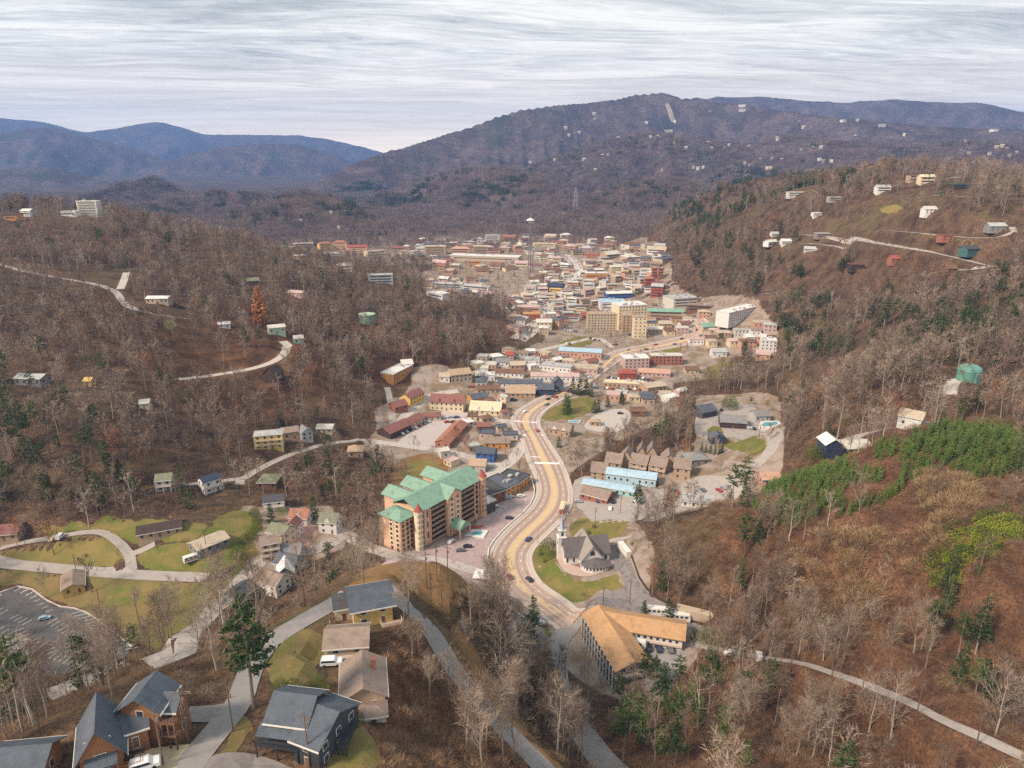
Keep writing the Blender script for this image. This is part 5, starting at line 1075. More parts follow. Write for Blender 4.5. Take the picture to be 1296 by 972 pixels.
def bare(seed, h, spread=.34, limbs=12, l2=5, tw=5, tww=.05, clear=.35, lod=0, fork=False):
    """leafless hardwood: returns trunk mesh data and crown mesh data, unit metres"""
    rnd = random.Random(seed); T = TB(); C = TB(); r0 = h * .0125
    lean = Vector((rnd.uniform(-.05, .05), rnd.uniform(-.05, .05), 1)); n = 6; path = []; p = Vector((0, 0, -1.0))
    for i in range(n + 1):
        f = i / n; path.append(Vector((lean.x * h * f + rnd.uniform(-1, 1) * .010 * h * (i > 0), lean.y * h * f + rnd.uniform(-1, 1) * .010 * h * (i > 0), -1 + (h * .93 + 1) * f)))
    rads = [r0 * (1.25 - 1.13 * (i / n) ** .8) for i in range(n + 1)]; T.tube(path, rads, 3 if lod else 6)
    def at(f): x = f * n; i = min(int(x), n - 1); return path[i].lerp(path[i + 1], x - i)
    for i in range(limbs):
        f = clear + (1 - clear) * (i + rnd.random() * .8) / limbs; f = min(f, .985); p = at(f)
        L = h * spread * (1.15 - .75 * ((f - clear) / (1 - clear))) * rnd.uniform(.7, 1.15)
        d = rdir(Vector((0, 0, 1)), R(rnd.uniform(28, 58)), rnd, .08); q1 = p + d * L * .5; d2 = (d + Vector((rnd.uniform(-.3, .3), rnd.uniform(-.3, .3), .35))).normalized(); q2 = q1 + d2 * L * .55
        rr = r0 * (.42 - .25 * f)
        if lod: C.blade(p, q1, rr * 2.6, rnd); C.blade(p.lerp(q1, .8), q2, rr * 2, rnd)
        else: C.tube([p, q1, q2], [rr, rr * .6, rr * .15])
        for j in range(l2):
            u = (j + 1.0) / l2 * .95; s_ = p.lerp(q1, u * 2) if u < .5 else q1.lerp(q2, (u - .5) * 2)
            dd = rdir((d if u < .5 else d2), R(rnd.uniform(25, 55)), rnd, .15); L2 = L * rnd.uniform(.35, .6) * (1.1 - u * .5); e = s_ + dd * L2
            if lod: C.blade(s_, e, .16, rnd)
            else: C.tube([s_, e], [rr * .38, rr * .08])
            for k in range(tw):
                g_ = s_.lerp(e, .25 + .75 * (k + rnd.random()) / tw); d3 = rdir(dd, R(rnd.uniform(20, 60)), rnd, .1); C.blade(g_, g_ + d3 * rnd.uniform(.9, 2.0) * h / 17, tww * rnd.uniform(.8, 1.4) * (1.0 + .9 * lod), rnd)
    return T, C
def pine(seed, h, base=.35, rad=.19, lay=11, dens=26, nw=.5, cone=True, lod=0):
    rnd = random.Random(seed); T = TB(); C = TB(); r0 = h * .012; path = [Vector((rnd.uniform(-.02, .02) * h * (i > 0), rnd.uniform(-.02, .02) * h * (i > 0), -1 + (h + .7) * i / 4)) for i in range(5)]
    T.tube(path, [r0 * 1.3, r0, r0 * .75, r0 * .45, r0 * .1], 3 if lod else 6)
    for i in range(lay):
        f = base + (1 - base) * i / lay + rnd.uniform(-.01, .01); z = f * h; x = f * 4; k = min(int(x), 3); c0 = path[k].lerp(path[k + 1], x - k)
        g = (f - base) / (1 - base); Rr = h * rad * ((1 - g) ** .75 if cone else (1 - (2 * g - .75) ** 2 * .45)) + .25
        nb = rnd.randint(4, 6) + (2 if cone else 0)
        for b in range(nb):
            th = rnd.uniform(0, 6.283); L = Rr * rnd.uniform(.6, 1.12); dv = Vector((math.cos(th), math.sin(th), rnd.uniform(-.12, .28))).normalized()
            if not lod: C.blade(c0, c0 + dv * L, r0 * .5, rnd)
            for q in range(max(2, int(dens * L / (h * rad) / nb * 2))):
                u = rnd.uniform(.25, 1.05); s_ = c0 + dv * (L * u) + Vector((rnd.gauss(0, .16), rnd.gauss(0, .16), rnd.gauss(0, .10))) * Rr * .55
                e = rdir(dv, R(rnd.uniform(10, 80)), rnd, .25) * nw * rnd.uniform(.7, 1.5); a = e.cross(Vector((rnd.uniform(-1, 1), rnd.uniform(-1, 1), rnd.uniform(-1, 1)))).normalized() * nw * rnd.uniform(.22, .42)
                k2 = len(C.v); C.v += [tuple(s_ - e * .5), tuple(s_ + a), tuple(s_ + e * .6), tuple(s_ - a)]; C.f.append((k2, k2 + 1, k2 + 2, k2 + 3))
    return T, C
def shrub(seed, r, h, n, wid=.05, ln=.9, leaf=0.0):
    rnd = random.Random(seed); C = TB()
    for i in range(n):
        th = rnd.uniform(0, 6.283); q = rnd.random() ** .5 * r; p = Vector((q * math.cos(th), q * math.sin(th), rnd.random() ** .7 * h * (1 - (q / r) ** 2 * .6)))
        if leaf:
            e = Vector((rnd.uniform(-1, 1), rnd.uniform(-1, 1), rnd.uniform(-.4, 1))).normalized() * leaf; a = e.cross(Vector((rnd.uniform(-1, 1), rnd.uniform(-1, 1), rnd.uniform(-1, 1)))).normalized() * leaf * .5
            k = len(C.v); C.v += [tuple(p - e), tuple(p + a), tuple(p + e), tuple(p - a)]; C.f.append((k, k + 1, k + 2, k + 3))
        else:
            d = Vector((math.cos(th) * .6 + rnd.uniform(-.5, .5), math.sin(th) * .6 + rnd.uniform(-.5, .5), rnd.uniform(.2, 1.2))).normalized(); C.blade(p, p + d * ln * rnd.uniform(.5, 1.3), wid, rnd)
    return C
def joined(T, C, name, mt, mc):
    me = bpy.data.meshes.new(name); nv = len(T.v); me.from_pydata(T.v + C.v, [], T.f + [tuple(nv + i for i in f) for f in C.f]); me.materials.append(mt); me.materials.append(mc)
    me.polygons.foreach_set('material_index', [0] * len(T.f) + [1] * len(C.f)); me.update(); return me
NEARB = [bare(100 + i, 17, spread=[.30,.36,.26,.33,.38,.24][i], limbs=[15,14,16,17,13,15][i], l2=6, tw=8, clear=[.35,.28,.5,.42,.25,.55][i]) for i in range(6)]
NEARP = [pine(200, 17, .32, .18, 13, 44, .62), pine(201, 19, .5, .17, 10, 46, .62, False), pine(202, 15, .15, .20, 13, 50, .6), pine(203, 21, .55, .15, 10, 44, .65, False)]
NB = [(T.mesh('trunk', M_BARK), C.mesh('crown', M_TWIG)) for T, C in NEARB]
NPALE = [(T.mesh('trunk', M_PALEB), C.mesh('crown', M_PALET)) for T, C in [bare(150 + i, 19, spread=.34 + .04 * i, limbs=11, l2=5, tw=5, tww=.075, clear=.3) for i in range(3)]]
NP_ = [(T.mesh('trunk', M_BARK), C.mesh('crown', M_NEED)) for T, C in NEARP]
YP = [(T.mesh('trunk', M_BARK), C.mesh('crown', M_NEEDL)) for T, C in [pine(250 + i, 9, .08, .22, 11, 46, .42) for i in range(3)]]
def template(name, meshes):
    c = bpy.data.collections.new(name)
    for i, me in enumerate(meshes): o = bpy.data.objects.new(f'{name}_{i:02d}', me); c.objects.link(o)
    return c
def patch(seed, kind, n=14, size=15.0):
    """a piece of far woodland: several complete small trees"""
    rnd = random.Random(seed); T = TB(); C = TB(); protos = PB if kind == 'b' else PP
    for i in range(n):
        t0, c0 = rnd.choice(protos); s_ = rnd.uniform(.75, 1.2); x = rnd.uniform(-size, size); y = rnd.uniform(-size, size); a = rnd.uniform(0, 6.28); ca_, sa = math.cos(a) * s_, math.sin(a) * s_
        for src, dst in ((t0, T), (c0, C)): dst.add([(x + p[0] * ca_ - p[1] * sa, y + p[0] * sa + p[1] * ca_, p[2] * s_ - 1.0) for p in src.v], src.f)
    return T, C
PB = [bare(400 + i, 16, spread=.36, limbs=8, l2=3, tw=3, tww=.17, lod=1) for i in range(4)]; PP = [pine(420 + i, 16, .1, .2, 7, 22, 1.7, lod=1) for i in range(3)]
C_MID = template('t_bare', [joined(*bare(300 + i, 17, spread=.30 + .03 * (i % 4), limbs=12, l2=4, tw=5, tww=.085, clear=.3 + .06 * (i % 3), lod=1), 'bare_tree_mesh', M_BARK, M_TWIG) for i in range(6)]
      + [joined(*bare(320, 18, spread=.36, limbs=11, l2=4, tw=5, tww=.085, lod=1), 'pale_tree_mesh', M_PALEB, M_PALET), joined(*bare(321, 16, spread=.34, limbs=12, l2=4, tw=5, tww=.09, lod=1), 'russet_tree_mesh', M_BARK, M_RUSSET)])
C_PINE = template('t_pine', [joined(*pine(340 + i, 17, .2 + .1 * i, .2, 9, 30, .95, i % 2 == 0, lod=1), 'pine_mesh', M_BARK, M_NEED) for i in range(4)])
C_YP = template('t_young_pine', [joined(*pine(350 + i, 8.5, .05, .23, 9, 34, .55, lod=1), 'young_pine_mesh', M_BARK, M_NEEDL) for i in range(3)])
C_PB = template('t_patch', [joined(*patch(500 + i, 'b'), 'woodland_mesh', M_BARK, M_FARTW) for i in range(4)])
C_PP = template('t_pine_patch', [joined(*patch(520 + i, 'p', 11), 'pinewood_mesh', M_BARK, M_NEED) for i in range(3)])
C_BRUSH = template('t_brush', [shrub(600 + i, 2.0, 2.0, 190, .055, 1.2).mesh('brush_mesh', M_BRUSH) for i in range(3)] + [shrub(610, 2.0, 1.8, 170, .055, 1.2).mesh('brush_mesh', M_TWIG)])
C_THATCH = template('t_thatch', [shrub(620 + i, 3.0, 3.0, 420, .08, 1.3).mesh('thatch_mesh', M_THATCH) for i in range(2)] + [shrub(622, 3.0, 2.0, 220, .09, 1.2).mesh('thatch_mesh', M_BRUSH)])
C_GREEN = template('t_evergreen_brush', [shrub(630 + i, 2.4, 2.6, 300, leaf=.22).mesh('leaf_mesh', M_BUSHG) for i in range(2)])
C_YEL = template('t_yellow_brush', [shrub(640 + i, 2.4, 2.6, 300, leaf=.22).mesh('leaf_mesh', M_YELG) for i in range(2)])
def scatter_object(name, pts, scl, coll, nvar, kind='stuff', weights=None):
    n = len(pts); me = bpy.data.meshes.new(name); me.vertices.add(n); me.vertices.foreach_set('co', np.asarray(pts, np.float32).ravel())
    a = me.attributes.new('sc', 'FLOAT', 'POINT'); a.data.foreach_set('value', np.asarray(scl, np.float32))
    a = me.attributes.new('rz', 'FLOAT', 'POINT'); a.data.foreach_set('value', rng.uniform(0, 6.283, n).astype(np.float32))
    vi = rng.integers(0, nvar, n) if weights is None else rng.choice(nvar, n, p=weights)
    a = me.attributes.new('vi', 'INT', 'POINT'); a.data.foreach_set('value', vi.astype(np.int32)); me.update()
    o = bpy.data.objects.new(name, me); COL.objects.link(o); tag(o, kind=kind)
    ng = bpy.data.node_groups.new(name + '_nodes', 'GeometryNodeTree'); ng.interface.new_socket('Geometry', in_out='INPUT', socket_type='NodeSocketGeometry'); ng.interface.new_socket('Geometry', in_out='OUTPUT', socket_type='NodeSocketGeometry')
    N = ng.nodes; L = ng.links; gi = N.new('NodeGroupInput'); go = N.new('NodeGroupOutput'); ip = N.new('GeometryNodeInstanceOnPoints'); ci = N.new('GeometryNodeCollectionInfo')
    ci.inputs['Collection'].default_value = coll; ci.inputs['Separate Children'].default_value = True; ci.inputs['Reset Children'].default_value = True
    def na(nm, ty): q = N.new('GeometryNodeInputNamedAttribute'); q.data_type = ty; q.inputs['Name'].default_value = nm; return q.outputs[0]
    cx = N.new('ShaderNodeCombineXYZ'); L.new(na('rz', 'FLOAT'), cx.inputs[2])
    L.new(gi.outputs[0], ip.inputs['Points']); L.new(ci.outputs[0], ip.inputs['Instance']); ip.inputs['Pick Instance'].default_value = True
    L.new(na('vi', 'INT'), ip.inputs['Instance Index']); L.new(cx.outputs[0], ip.inputs['Rotation']); L.new(na('sc', 'FLOAT'), ip.inputs['Scale']); L.new(ip.outputs[0], go.inputs[0])
    md = o.modifiers.new('scatter', 'NODES'); md.node_group = ng; return o
# where trees may stand
def cand(r0, r1, spacing, azlim=R(43)):
    """jittered points over a ring sector at about the given spacing"""
    n = int(azlim * (r1 * r1 - r0 * r0) / spacing ** 2)
    a = rng.uniform(-azlim, azlim, n); r = np.sqrt(rng.uniform(r0 * r0, r1 * r1, n)); return r * np.sin(a), r * np.cos(a)
def project(x, y, z):
    yc = y * CP - (z - CZ) * SP; up_ = y * SP + (z - CZ) * CP; return 648 + FPX * x / yc, 486 - FPX * up_ / yc

def free(x, y, extra=0):
    EX_A = [(np.array(p), p) for p in EXCL]
    ok = np.ones(x.shape, bool)
    for A, p in EX_A:
        s_ = (x > A[:, 0].min()) & (x < A[:, 0].max()) & (y > A[:, 1].min()) & (y < A[:, 1].max()) & ok
        i = np.nonzero(s_)[0]
        if len(i): ok[i[pip(x[i], y[i], p)]] = False
    for (bx, by, br) in BUILT:
        ok &= (x - bx) ** 2 + (y - by) ** 2 > (br + 2.5) ** 2
    return ok
def inpx(px, py, polys):
    k = np.zeros(px.shape, bool)
    for q in polys: k |= pip(px, py, q)
    return k
TOWNP = [[(p[0], p[1]) for p in t_] for t_ in TOWN]
GREEN_RIDGE = [[(950,640),(980,612),(1060,590),(1130,560),(1180,545),(1260,540),(1300,560),(1290,600),(1230,610),(1190,592),(1120,640),(1050,662),(985,672)]]
YELGREEN = [[(1172,712),(1205,680),(1240,660),(1285,655),(1290,680),(1262,700),(1230,720),(1215,740),(1185,745)]]
THATCHP = [[(1000,690),(1080,660),(1160,650),(1170,600),(1230,595),(1240,630),(1210,680),(1180,720),(1150,760),(1090,800),(1020,790),(990,740)]]
PINEP = [([(980,350),(1300,340),(1300,540),(1180,540),(1060,450),(980,470)], .42), ([(0,420),(60,440),(80,560),(30,640),(0,640)], .25), ([(850,262),(960,214),(1100,235),(980,262),(900,300),(850,310)], .42),
         ([(850,310),(1000,290),(1000,380),(870,360)], .25), ([(0,800),(160,830),(230,850),(150,972),(0,972)], .28), ([(800,860),(1300,960),(1300,972),(780,972)], .22), ([(880,640),(960,600),(960,760),(880,780)], .30), ([(1160,760),(1300,720),(1300,920),(1180,880)], .6),
         ([(900,480),(1000,470),(1060,420),(1000,400),(940,440)], .45), ([(180,590),(260,640),(180,660),(30,640),(40,570)], .35), ([(380,560),(480,540),(500,600),(430,640),(360,620)], .22)]
BAREGROUND = [[(440,745),(462,722),(500,711),(560,712),(600,735),(622,762),(590,770),(552,772),(528,758),(500,740)]]
def plant(kind, name, meshes, loc, s, rz, label, cat, group):
    tm, cm = meshes; o = thing(name, label, cat, loc, rz, group); o.scale = (s, s, s)
    for nm, me in (('trunk', tm), ('crown', cm)):
        c = bpy.data.objects.new(nm, me); COL.objects.link(c); c.parent = o
    return o
# ------------------------------------------------------------------ vehicles, towers, poles, garden trees
def car_meshes(kind):
    mb = MB(); g = MB()
    if kind == 'sedan': prof = [(-2.25,.35),(2.2,.35),(2.3,.62),(2.15,.88),(1.25,.98),(.55,1.42),(-1.05,1.44),(-1.75,1.02),(-2.25,.95)]; gl = [(1.12,1.0),(.52,1.37),(-1.02,1.39),(-1.6,1.03)]; wd = .88
    elif kind == 'suv': prof = [(-2.35,.4),(2.3,.4),(2.38,.75),(2.2,1.05),(1.3,1.15),(.7,1.72),(-2.0,1.75),(-2.35,1.1)]; gl = [(1.18,1.17),(.68,1.66),(-1.9,1.68),(-2.15,1.17)]; wd = .93
    else: prof = [(-2.7,.4),(2.6,.4),(2.7,.85),(2.5,1.15),(1.5,1.2),(1.0,2.15),(-2.7,2.2)]; gl = [(1.4,1.25),(1.0,2.05),(-.6,2.05),(-.6,1.25)]; wd = 1.0
    mb.prism(prof, -wd, wd, 'y'); g.prism(gl, -wd - .012, wd + .012, 'y')
    g2 = MB(); x0, z0 = gl[0]; x1, z1 = gl[1]; g2.poly([(x0 + .06, -wd * .86, z0), (x0 + .06, wd * .86, z0), (x1 + .06, wd * .8, z1), (x1 + .06, -wd * .8, z1)]); x0, z0 = gl[3]; x1, z1 = gl[2]; g2.poly([(x0 - .10, wd * .86, z0), (x0 - .10, -wd * .86, z0), (x1 - .06, -wd * .8, z1), (x1 - .06, wd * .8, z1)])
    return mb, g, g2
CARM = {}
M_TYRE = mat('tyre', (.02, .02, .02), .9, .1)
def carpaint(rgb):
    k = 'paint_' + '_'.join(str(int(v * 100)) for v in rgb)
    if k not in MATS:
        m = mat(k, rgb, .3, .03, .5, spec=.5); m.node_tree.nodes['Principled BSDF'].inputs['Coat Weight'].default_value = .5
    return MATS[k]
wm = MB(); wm.tube((0, -.12, 0), (0, .12, 0), .34, n=12); ME_W = wm.mesh('wheel', M_TYRE)
PAINTS = dict(white=(.78,.78,.78), silver=(.42,.43,.45), black=(.02,.02,.025), red=(.40,.03,.03), blue=(.04,.07,.20), navy=(.03,.04,.09), grey=(.14,.145,.15), maroon=(.16,.03,.05), tan=(.45,.36,.25), paleblue=(.30,.42,.52))
def car(label, px, py, ang, colr='white', kind='sedan', group=None, at=None):
    """ang: heading in degrees, 0 = to the right, 90 = away"""
    p = P(px, py) if at is None else at
    if (kind, colr) not in CARM:
        a, g, g2 = car_meshes(kind); pm = carpaint(PAINTS[colr]); CARM[kind, colr] = (a.mesh('body', pm), g.mesh('side_window', M_GLASS), g2.mesh('windscreen', M_GLASS))
    bm_, gm, g2m = CARM[kind, colr]; root = thing('car' if kind != 'van' else 'van', label, 'car' if kind != 'van' else 'van', (p[0], p[1], p[2] + .2), R(ang), group)
    bo = part('body', bm_, root); part('side_window', gm, bo); part('windscreen', g2m, bo)
    for x in (-1.4, 1.4):
        for y in (-.82, .82): part('wheel', ME_W, root, (x, y, .34))
    return root
car('dark navy car alone on the inner parkway lane above the bend', 669, 684, 58, 'navy'); car('maroon car on the outer lane of the parkway bend', 645, 732, 110, 'maroon'); car('black car on the inner lane of the parkway bend', 670, 735, 120, 'black')
car('white car heading away near the upper crosswalks', 665, 522, 40, 'white'); car('dark car where the parkway narrows uphill', 694, 506, 40, 'black'); car('grey car just behind the dark one uphill', 692, 513, 220, 'grey'); car('small red car beside the second crosswalk', 680, 546, 100, 'red')
car('black pickup sized car beside the lone spruce', 675, 787, -8, 'black', 'suv'); car('silver wagon next to the black one by the lone spruce', 683, 791, 8, 'silver', 'suv'); car('maroon car at the lower edge of the small lot', 667, 818, 10, 'maroon'); car('white car at the lower edge of the small lot', 671, 830, 0, 'white')
for i, (x, y, c) in enumerate([(820,822,'black'),(833,823,'navy'),(848,824,'grey')]): car(f'{c} car parked nose in under the motel courtyard wall', x, y, 95, c)
car('pale blue car parked alone on the striped lot', 57, 784, 20, 'paleblue'); car('white car parked by the dirt yard at the bottom edge', 184, 973, 25, 'white', 'suv'); car('white car parked beside the weathered house', 420, 842, 5, 'white', 'suv'); car('tan car on the western lawn driveway', 67, 684, 90, 'tan'); car('white van on the western lawn driveway', 77, 681, 90, 'white', 'van')
car('white car beside the porch fronted hillside house', 231, 615, 5, 'white'); car('white car at the start of the eastern lane', 923, 829, 10, 'white'); car('white box van under the big spreading bare tree', 960, 834, 75, 'white', 'van')
for x, y, a, c, w in [(571,687,60,'white','nearest the hotel front'),(592,693,10,'black','in the middle of the forecourt'),(583,698,10,'grey','lowest on the forecourt'),(626,642,15,'white','below the dark glazed shop'),(645,657,-8,'navy','alone on the striped pink paving'),(659,629,5,'white','before the curved arcade'),(646,630,15,'white','beside the blue awning'),(543,684,70,'silver','close under the hotel wall'),(556,680,60,'black','second under the hotel wall')]: car(f'{c} car {w}', x, y, a, c)
for i, (x, y, c) in enumerate([(757,635,'blue'),(776,636,'black'),(772,645,'white')]): car(f'{c} car outside the red brick restaurant', x, y, 80, c)
for i in range(9): x = 918 + i * 4.5; car('car in the row before the long grey lodge', x, 537 + i * .8, 95, ['black','white','maroon','silver','navy','black','white','silver','black'][i], group='cars before the long grey lodge')
for i in range(7): x = 504 + i * 3.5; car('car parked along the dark log motel', 508 + i * 5.5, 550 - i * 2.6, 150, ['white','silver','navy','white','red','grey','white'][i], group='cars along the dark log motel')
for i in range(6): car('car on the bleached motel lot', 562 + i * 4, 529 + (i % 2) * 6, 20, ['white','red','silver','black','blue','white'][i], group='cars on the bleached lot')
for i in range(8): car('car parked under the long cream roof', 768 + i * 7, 492 + i * .3, 90, ['white','red','blue','silver','black','white','maroon','grey'][i], group='cars under the long cream roof')
for i in range(5): car('car in front of the slate lodge', 893 + i * 5, 528 - i * 2, 60, ['silver','black','grey','white','black'][i], group='cars before the slate lodge')
car('dark car alone on the park lot', 785, 524, 10, 'black')
A_ = frac(.3); B_ = frac(.72)
for i, k in enumerate(range(248, 326, 9)):
    q = (A_ if i % 2 else B_)[k]; d = frac(.5)[k + 1] - frac(.5)[k]; car('distant car on the parkway past the red roofed shops', 0, 0, math.degrees(math.atan2(d[1], d[0])), list(PAINTS)[i % 8], group='distant cars on the parkway', at=(q[0], q[1], float(hgt(*q))))
C_ = [r for r in RIB if r[0] == 'town_street'][0][1]
for i in range(2, len(C_) - 2, 3):
    q = C_[i]; d = (C_[i + 1][0] - q[0], C_[i + 1][1] - q[1]); n_ = np.array([-d[1], d[0]]) / math.hypot(*d) * (5 if i % 2 else -5); car('tiny car in the traffic of the town street', 0, 0, math.degrees(math.atan2(d[1], d[0])), list(PAINTS)[i % 8], group='cars on the town street', at=(q[0] + n_[0], q[1] + n_[1], float(hgt(q[0] + n_[0], q[1] + n_[1]))))
def scatter_cars(poly, n, lab, grp):
    A = np.array(poly); k = 0; t_ = 0; names = list(PAINTS)
    while k < n and t_ < n * 30:
        t_ += 1; x = rng.uniform(A[:, 0].min(), A[:, 0].max()); y = rng.uniform(A[:, 1].min(), A[:, 1].max())
        if not pip(np.array([x]), np.array([y]), poly)[0]: continue
        p = P(x, y); a0 = rng.uniform(0, 180)
        for j in range(rng.integers(2, 6)):
            q = (p[0] + math.cos(R(a0 + 90)) * 3.0 * j, p[1] + math.sin(R(a0 + 90)) * 3.0 * j)
            if any((q[0] - bx) ** 2 + (q[1] - by) ** 2 < (br + 2) ** 2 for bx, by, br in BUILT): continue
            car(lab, 0, 0, a0, names[rng.integers(len(names))], group=grp, at=(q[0], q[1], float(hgt(*q)))); k += 1
scatter_cars([(640,395),(700,335),(745,330),(830,345),(960,400),(960,440),(860,430),(740,440),(650,425)], 110, 'small car parked among the shops of the town centre', 'cars parked in the town centre')
scatter_cars([(600,470),(735,452),(780,470),(850,470),(840,495),(740,500),(600,520)], 50, 'small car parked between the motel rows', 'cars between the motel rows')
scatter_cars([(725,612),(850,625),(935,610),(930,625),(760,655)], 14, 'car parked on the lots around the blue motels', 'cars on the lots around the blue motels')
# red trolley bus
p = P(712, 646); root = thing('trolley_bus', 'red and cream trolley bus in the right hand parkway lane', 'bus', (p[0], p[1], p[2] + .2), R(78)); mb = MB(); mb.box(-4.6, 4.6, -1.25, 1.25, .5, 1.7); mb.build('lower_body', carpaint((.45,.03,.03)), root)
mb = MB(); mb.box(-4.5, 4.5, -1.2, 1.2, 1.7, 2.75); cb = mb.build('cabin', M_GLASS, root); mb = MB(); mb.box(-4.8, 4.8, -1.35, 1.35, 2.75, 2.95); mb.box(-3.8, 3.8, -.7, .7, 2.95, 3.25); mb.build('roof', WM('cream'), root)
for x in (-3, 3):
    for y in (-1.1, 1.1): part('wheel', ME_W, root, (x, y, .42), 0, (1.25, 1.2, 1.25))
for i in range(8): mb = MB(); mb.box(-4.5 + i * 1.25, -4.4 + i * 1.25, -1.22, 1.22, 1.7, 2.75); mb.build('window_post', WM('cream'), cb)
# camper, trailers, coaches
def boxv(label, name, px, py, ang, L, w_, h, colm, band=None, win=True, zoff=.5):
    p = P(px, py); root = thing(name, label, name.replace('_', ' '), (p[0], p[1], p[2] + .15), R(ang)); mb = MB(); mb.prism([(-L/2, zoff), (L/2 - .3, zoff), (L/2, zoff + h * .45), (L/2 - .35, zoff + h), (-L/2 + .1, zoff + h)], -w_/2, w_/2, 'y'); bo = mb.build('body', colm, root)
    if band: mb = MB(); mb.box(-L/2 + .05, L/2 - .1, -w_/2 - .02, w_/2 + .02, zoff + h*.25, zoff + h*.42); mb.build('stripe', band, bo)
    if win:
        for i in range(int(L / 1.8)): window(root, -L/2 + 1.1 + i * 1.8, -w_/2, zoff + h * .68, 0, 1.2, h * .28, False)
    for x in (-L * .3, L * .33):
        for y in (-w_/2 + .15, w_/2 - .15): part('wheel', ME_W, root, (x, y, .36), 0, (1.2, 1, 1.2))
boxv('white camper with red stripe parked beside the carport', 'camper_van', 244, 710, 40, 7.5, 2.5, 2.6, WM('white'), WM('red')); boxv('long white motorhome parked behind the church', 'motorhome', 790, 700, 105, 10.5, 2.6, 3, WM('white'))
boxv('white coach standing left behind the orange roof', 'coach', 834, 779, -8, 10, 2.6, 3.1, WM('white')); boxv('white coach standing right behind the orange roof', 'coach', 857, 786, -8, 10, 2.6, 3.1, WM('white')); boxv('white coach half under the courtyard canopy', 'coach', 806, 820, -20, 7, 2.5, 3, WM('white'))
boxv('long beige storage trailer beside the wooded bank', 'trailer', 880, 784, -24, 15, 3.4, 3.6, WM('beige'), win=False); boxv('bright blue van beneath the arcade', 'delivery_van', 635, 632, 10, 7, 2.6, 2.8, WM('skyblue'))
# water tanks
def tank(label, px, py, r, h, dome, m):
    p = P(px, py); p = (p[0], p[1], p[2] + .0); root = thing('water_tank', label, 'water tank', p); mb = MB(); mb.lathe([(r, -2), (r, h)], 40); mb.build('shell', m, root); mb = MB(); mb.lathe([(r + .15, h - .1), (r + .15, h + .15)] + [(r * math.cos(a), h + .15 + dome * math.sin(a)) for a in np.linspace(.12, 1.5, 9)], 40); mb.build('dome', m if dome > 2 else WM('palegreen'), root)
    mb = MB(); 
    for x in (-.3, .3): mb.tube((x, -r - .3, 0), (x, -r - .3, h), .05, n=4)
    for k in range(int(h / .5)): mb.box(-.3, .3, -r - .32, -r - .28, k * .5, k * .5 + .05)
    mb.build('ladder', M_FRAME, root); BUILT.append((p[0], p[1], r + 2)); SEEN.append((p[0], p[1], p[2], 2 * r, h + dome))
tank('teal green domed water tank on the eastern wooded hill', 1225, 481, 5.4, 5.2, 2.9, mat('teal_tank', (.15, .34, .27), .5, .12, .4, stain=.2)); tank('pale green water tank with flat white top in the western woods', 465, 409, 8, 9, .6, mat('pale_tank', (.22, .36, .26), .6, .12, .4, stain=.2))
# lattice observation tower
p = P(671, 345); root = thing('observation_tower', 'slim lattice observation tower with white saucer top rising from town', 'tower', p); Ht = 66 * D_of(p, p[2]) / 900; mb = MB()
for a in range(3): t_ = 2.094 * a + .4; mb.tube((4.2 * math.cos(t_), 4.2 * math.sin(t_), -1), (2.3 * math.cos(t_), 2.3 * math.sin(t_), Ht - 6), .45, n=5)
mb.tube((0, 0, 0), (0, 0, Ht - 6), .7, n=8)
for k in range(16):
    z0 = k * (Ht - 6) / 16; z1 = (k + 1) * (Ht - 6) / 16; r0, r1 = 4.2 - 1.9 * z0 / Ht, 4.2 - 1.9 * z1 / Ht
    for a in range(3): t0, t1 = 2.094 * a + .4, 2.094 * (a + 1) + .4; mb.tube((r0 * math.cos(t0), r0 * math.sin(t0), z0), (r1 * math.cos(t1), r1 * math.sin(t1), z1), .22, n=3)
mb.build('shaft', mat('tower_steel', (.26, .22, .22), .6, .1), root); mb = MB(); mb.lathe([(1.5, Ht - 8), (6.5, Ht - 4.5), (7.2, Ht - 3), (6.8, Ht - 2.2), (3.5, Ht - .3), (.6, Ht + 1)], 24); sa = mb.build('saucer', WM('white'), root); mb = MB(); mb.lathe([(7.0, Ht - 4.2), (7.3, Ht - 3.1)], 24); mb.build('window_band', M_GLASS, sa); mb = MB(); mb.tube((0, 0, Ht), (0, 0, Ht + 9), .25, .1, n=4); mb.build('mast', M_FRAME, root)
# pylon on the mountain foot
for lab, px, py, hp in (('grey lattice pylon standing on the lower mountain spur', 728, 266, 27), ('thin lattice mast left of the grey apartment rows', 547, 358, 14)):
    p = P(px, py); Ht = hp * D_of(p, p[2]) / 900; root = thing('lattice_mast', lab, 'mast', p); w_ = Ht * .11; mb = MB(); th = Ht * .006
    for sx in (-1, 1):
        for sy in (-1, 1): mb.tube((sx * w_, sy * w_, -1), (sx * w_ * .15, sy * w_ * .15, Ht), th, n=4)
    for k in range(9):
        z0, z1 = Ht * k / 9, Ht * (k + 1) / 9; a, b_2 = w_ * (1 - .85 * k / 9), w_ * (1 - .85 * (k + 1) / 9)
        for sg in (-1, 1): mb.tube((-a, sg * a, z0), (b_2, sg * b_2, z1), th * .7, n=3); mb.tube((a, sg * a, z0), (-b_2, sg * b_2, z1), th * .7, n=3); mb.tube((sg * a, -a, z0), (sg * b_2, b_2, z1), th * .7, n=3)
    mb.build('lattice', mat('pylon_steel', (.36, .37, .40), .6, .1), root); mb = MB()
    if hp > 20:
        for z in (.62, .78, .92): mb.box(-Ht * .15, Ht * .15, -th, th, Ht * z, Ht * z + 2 * th)
        mb.build('crossarm', MATS['pylon_steel'], root)
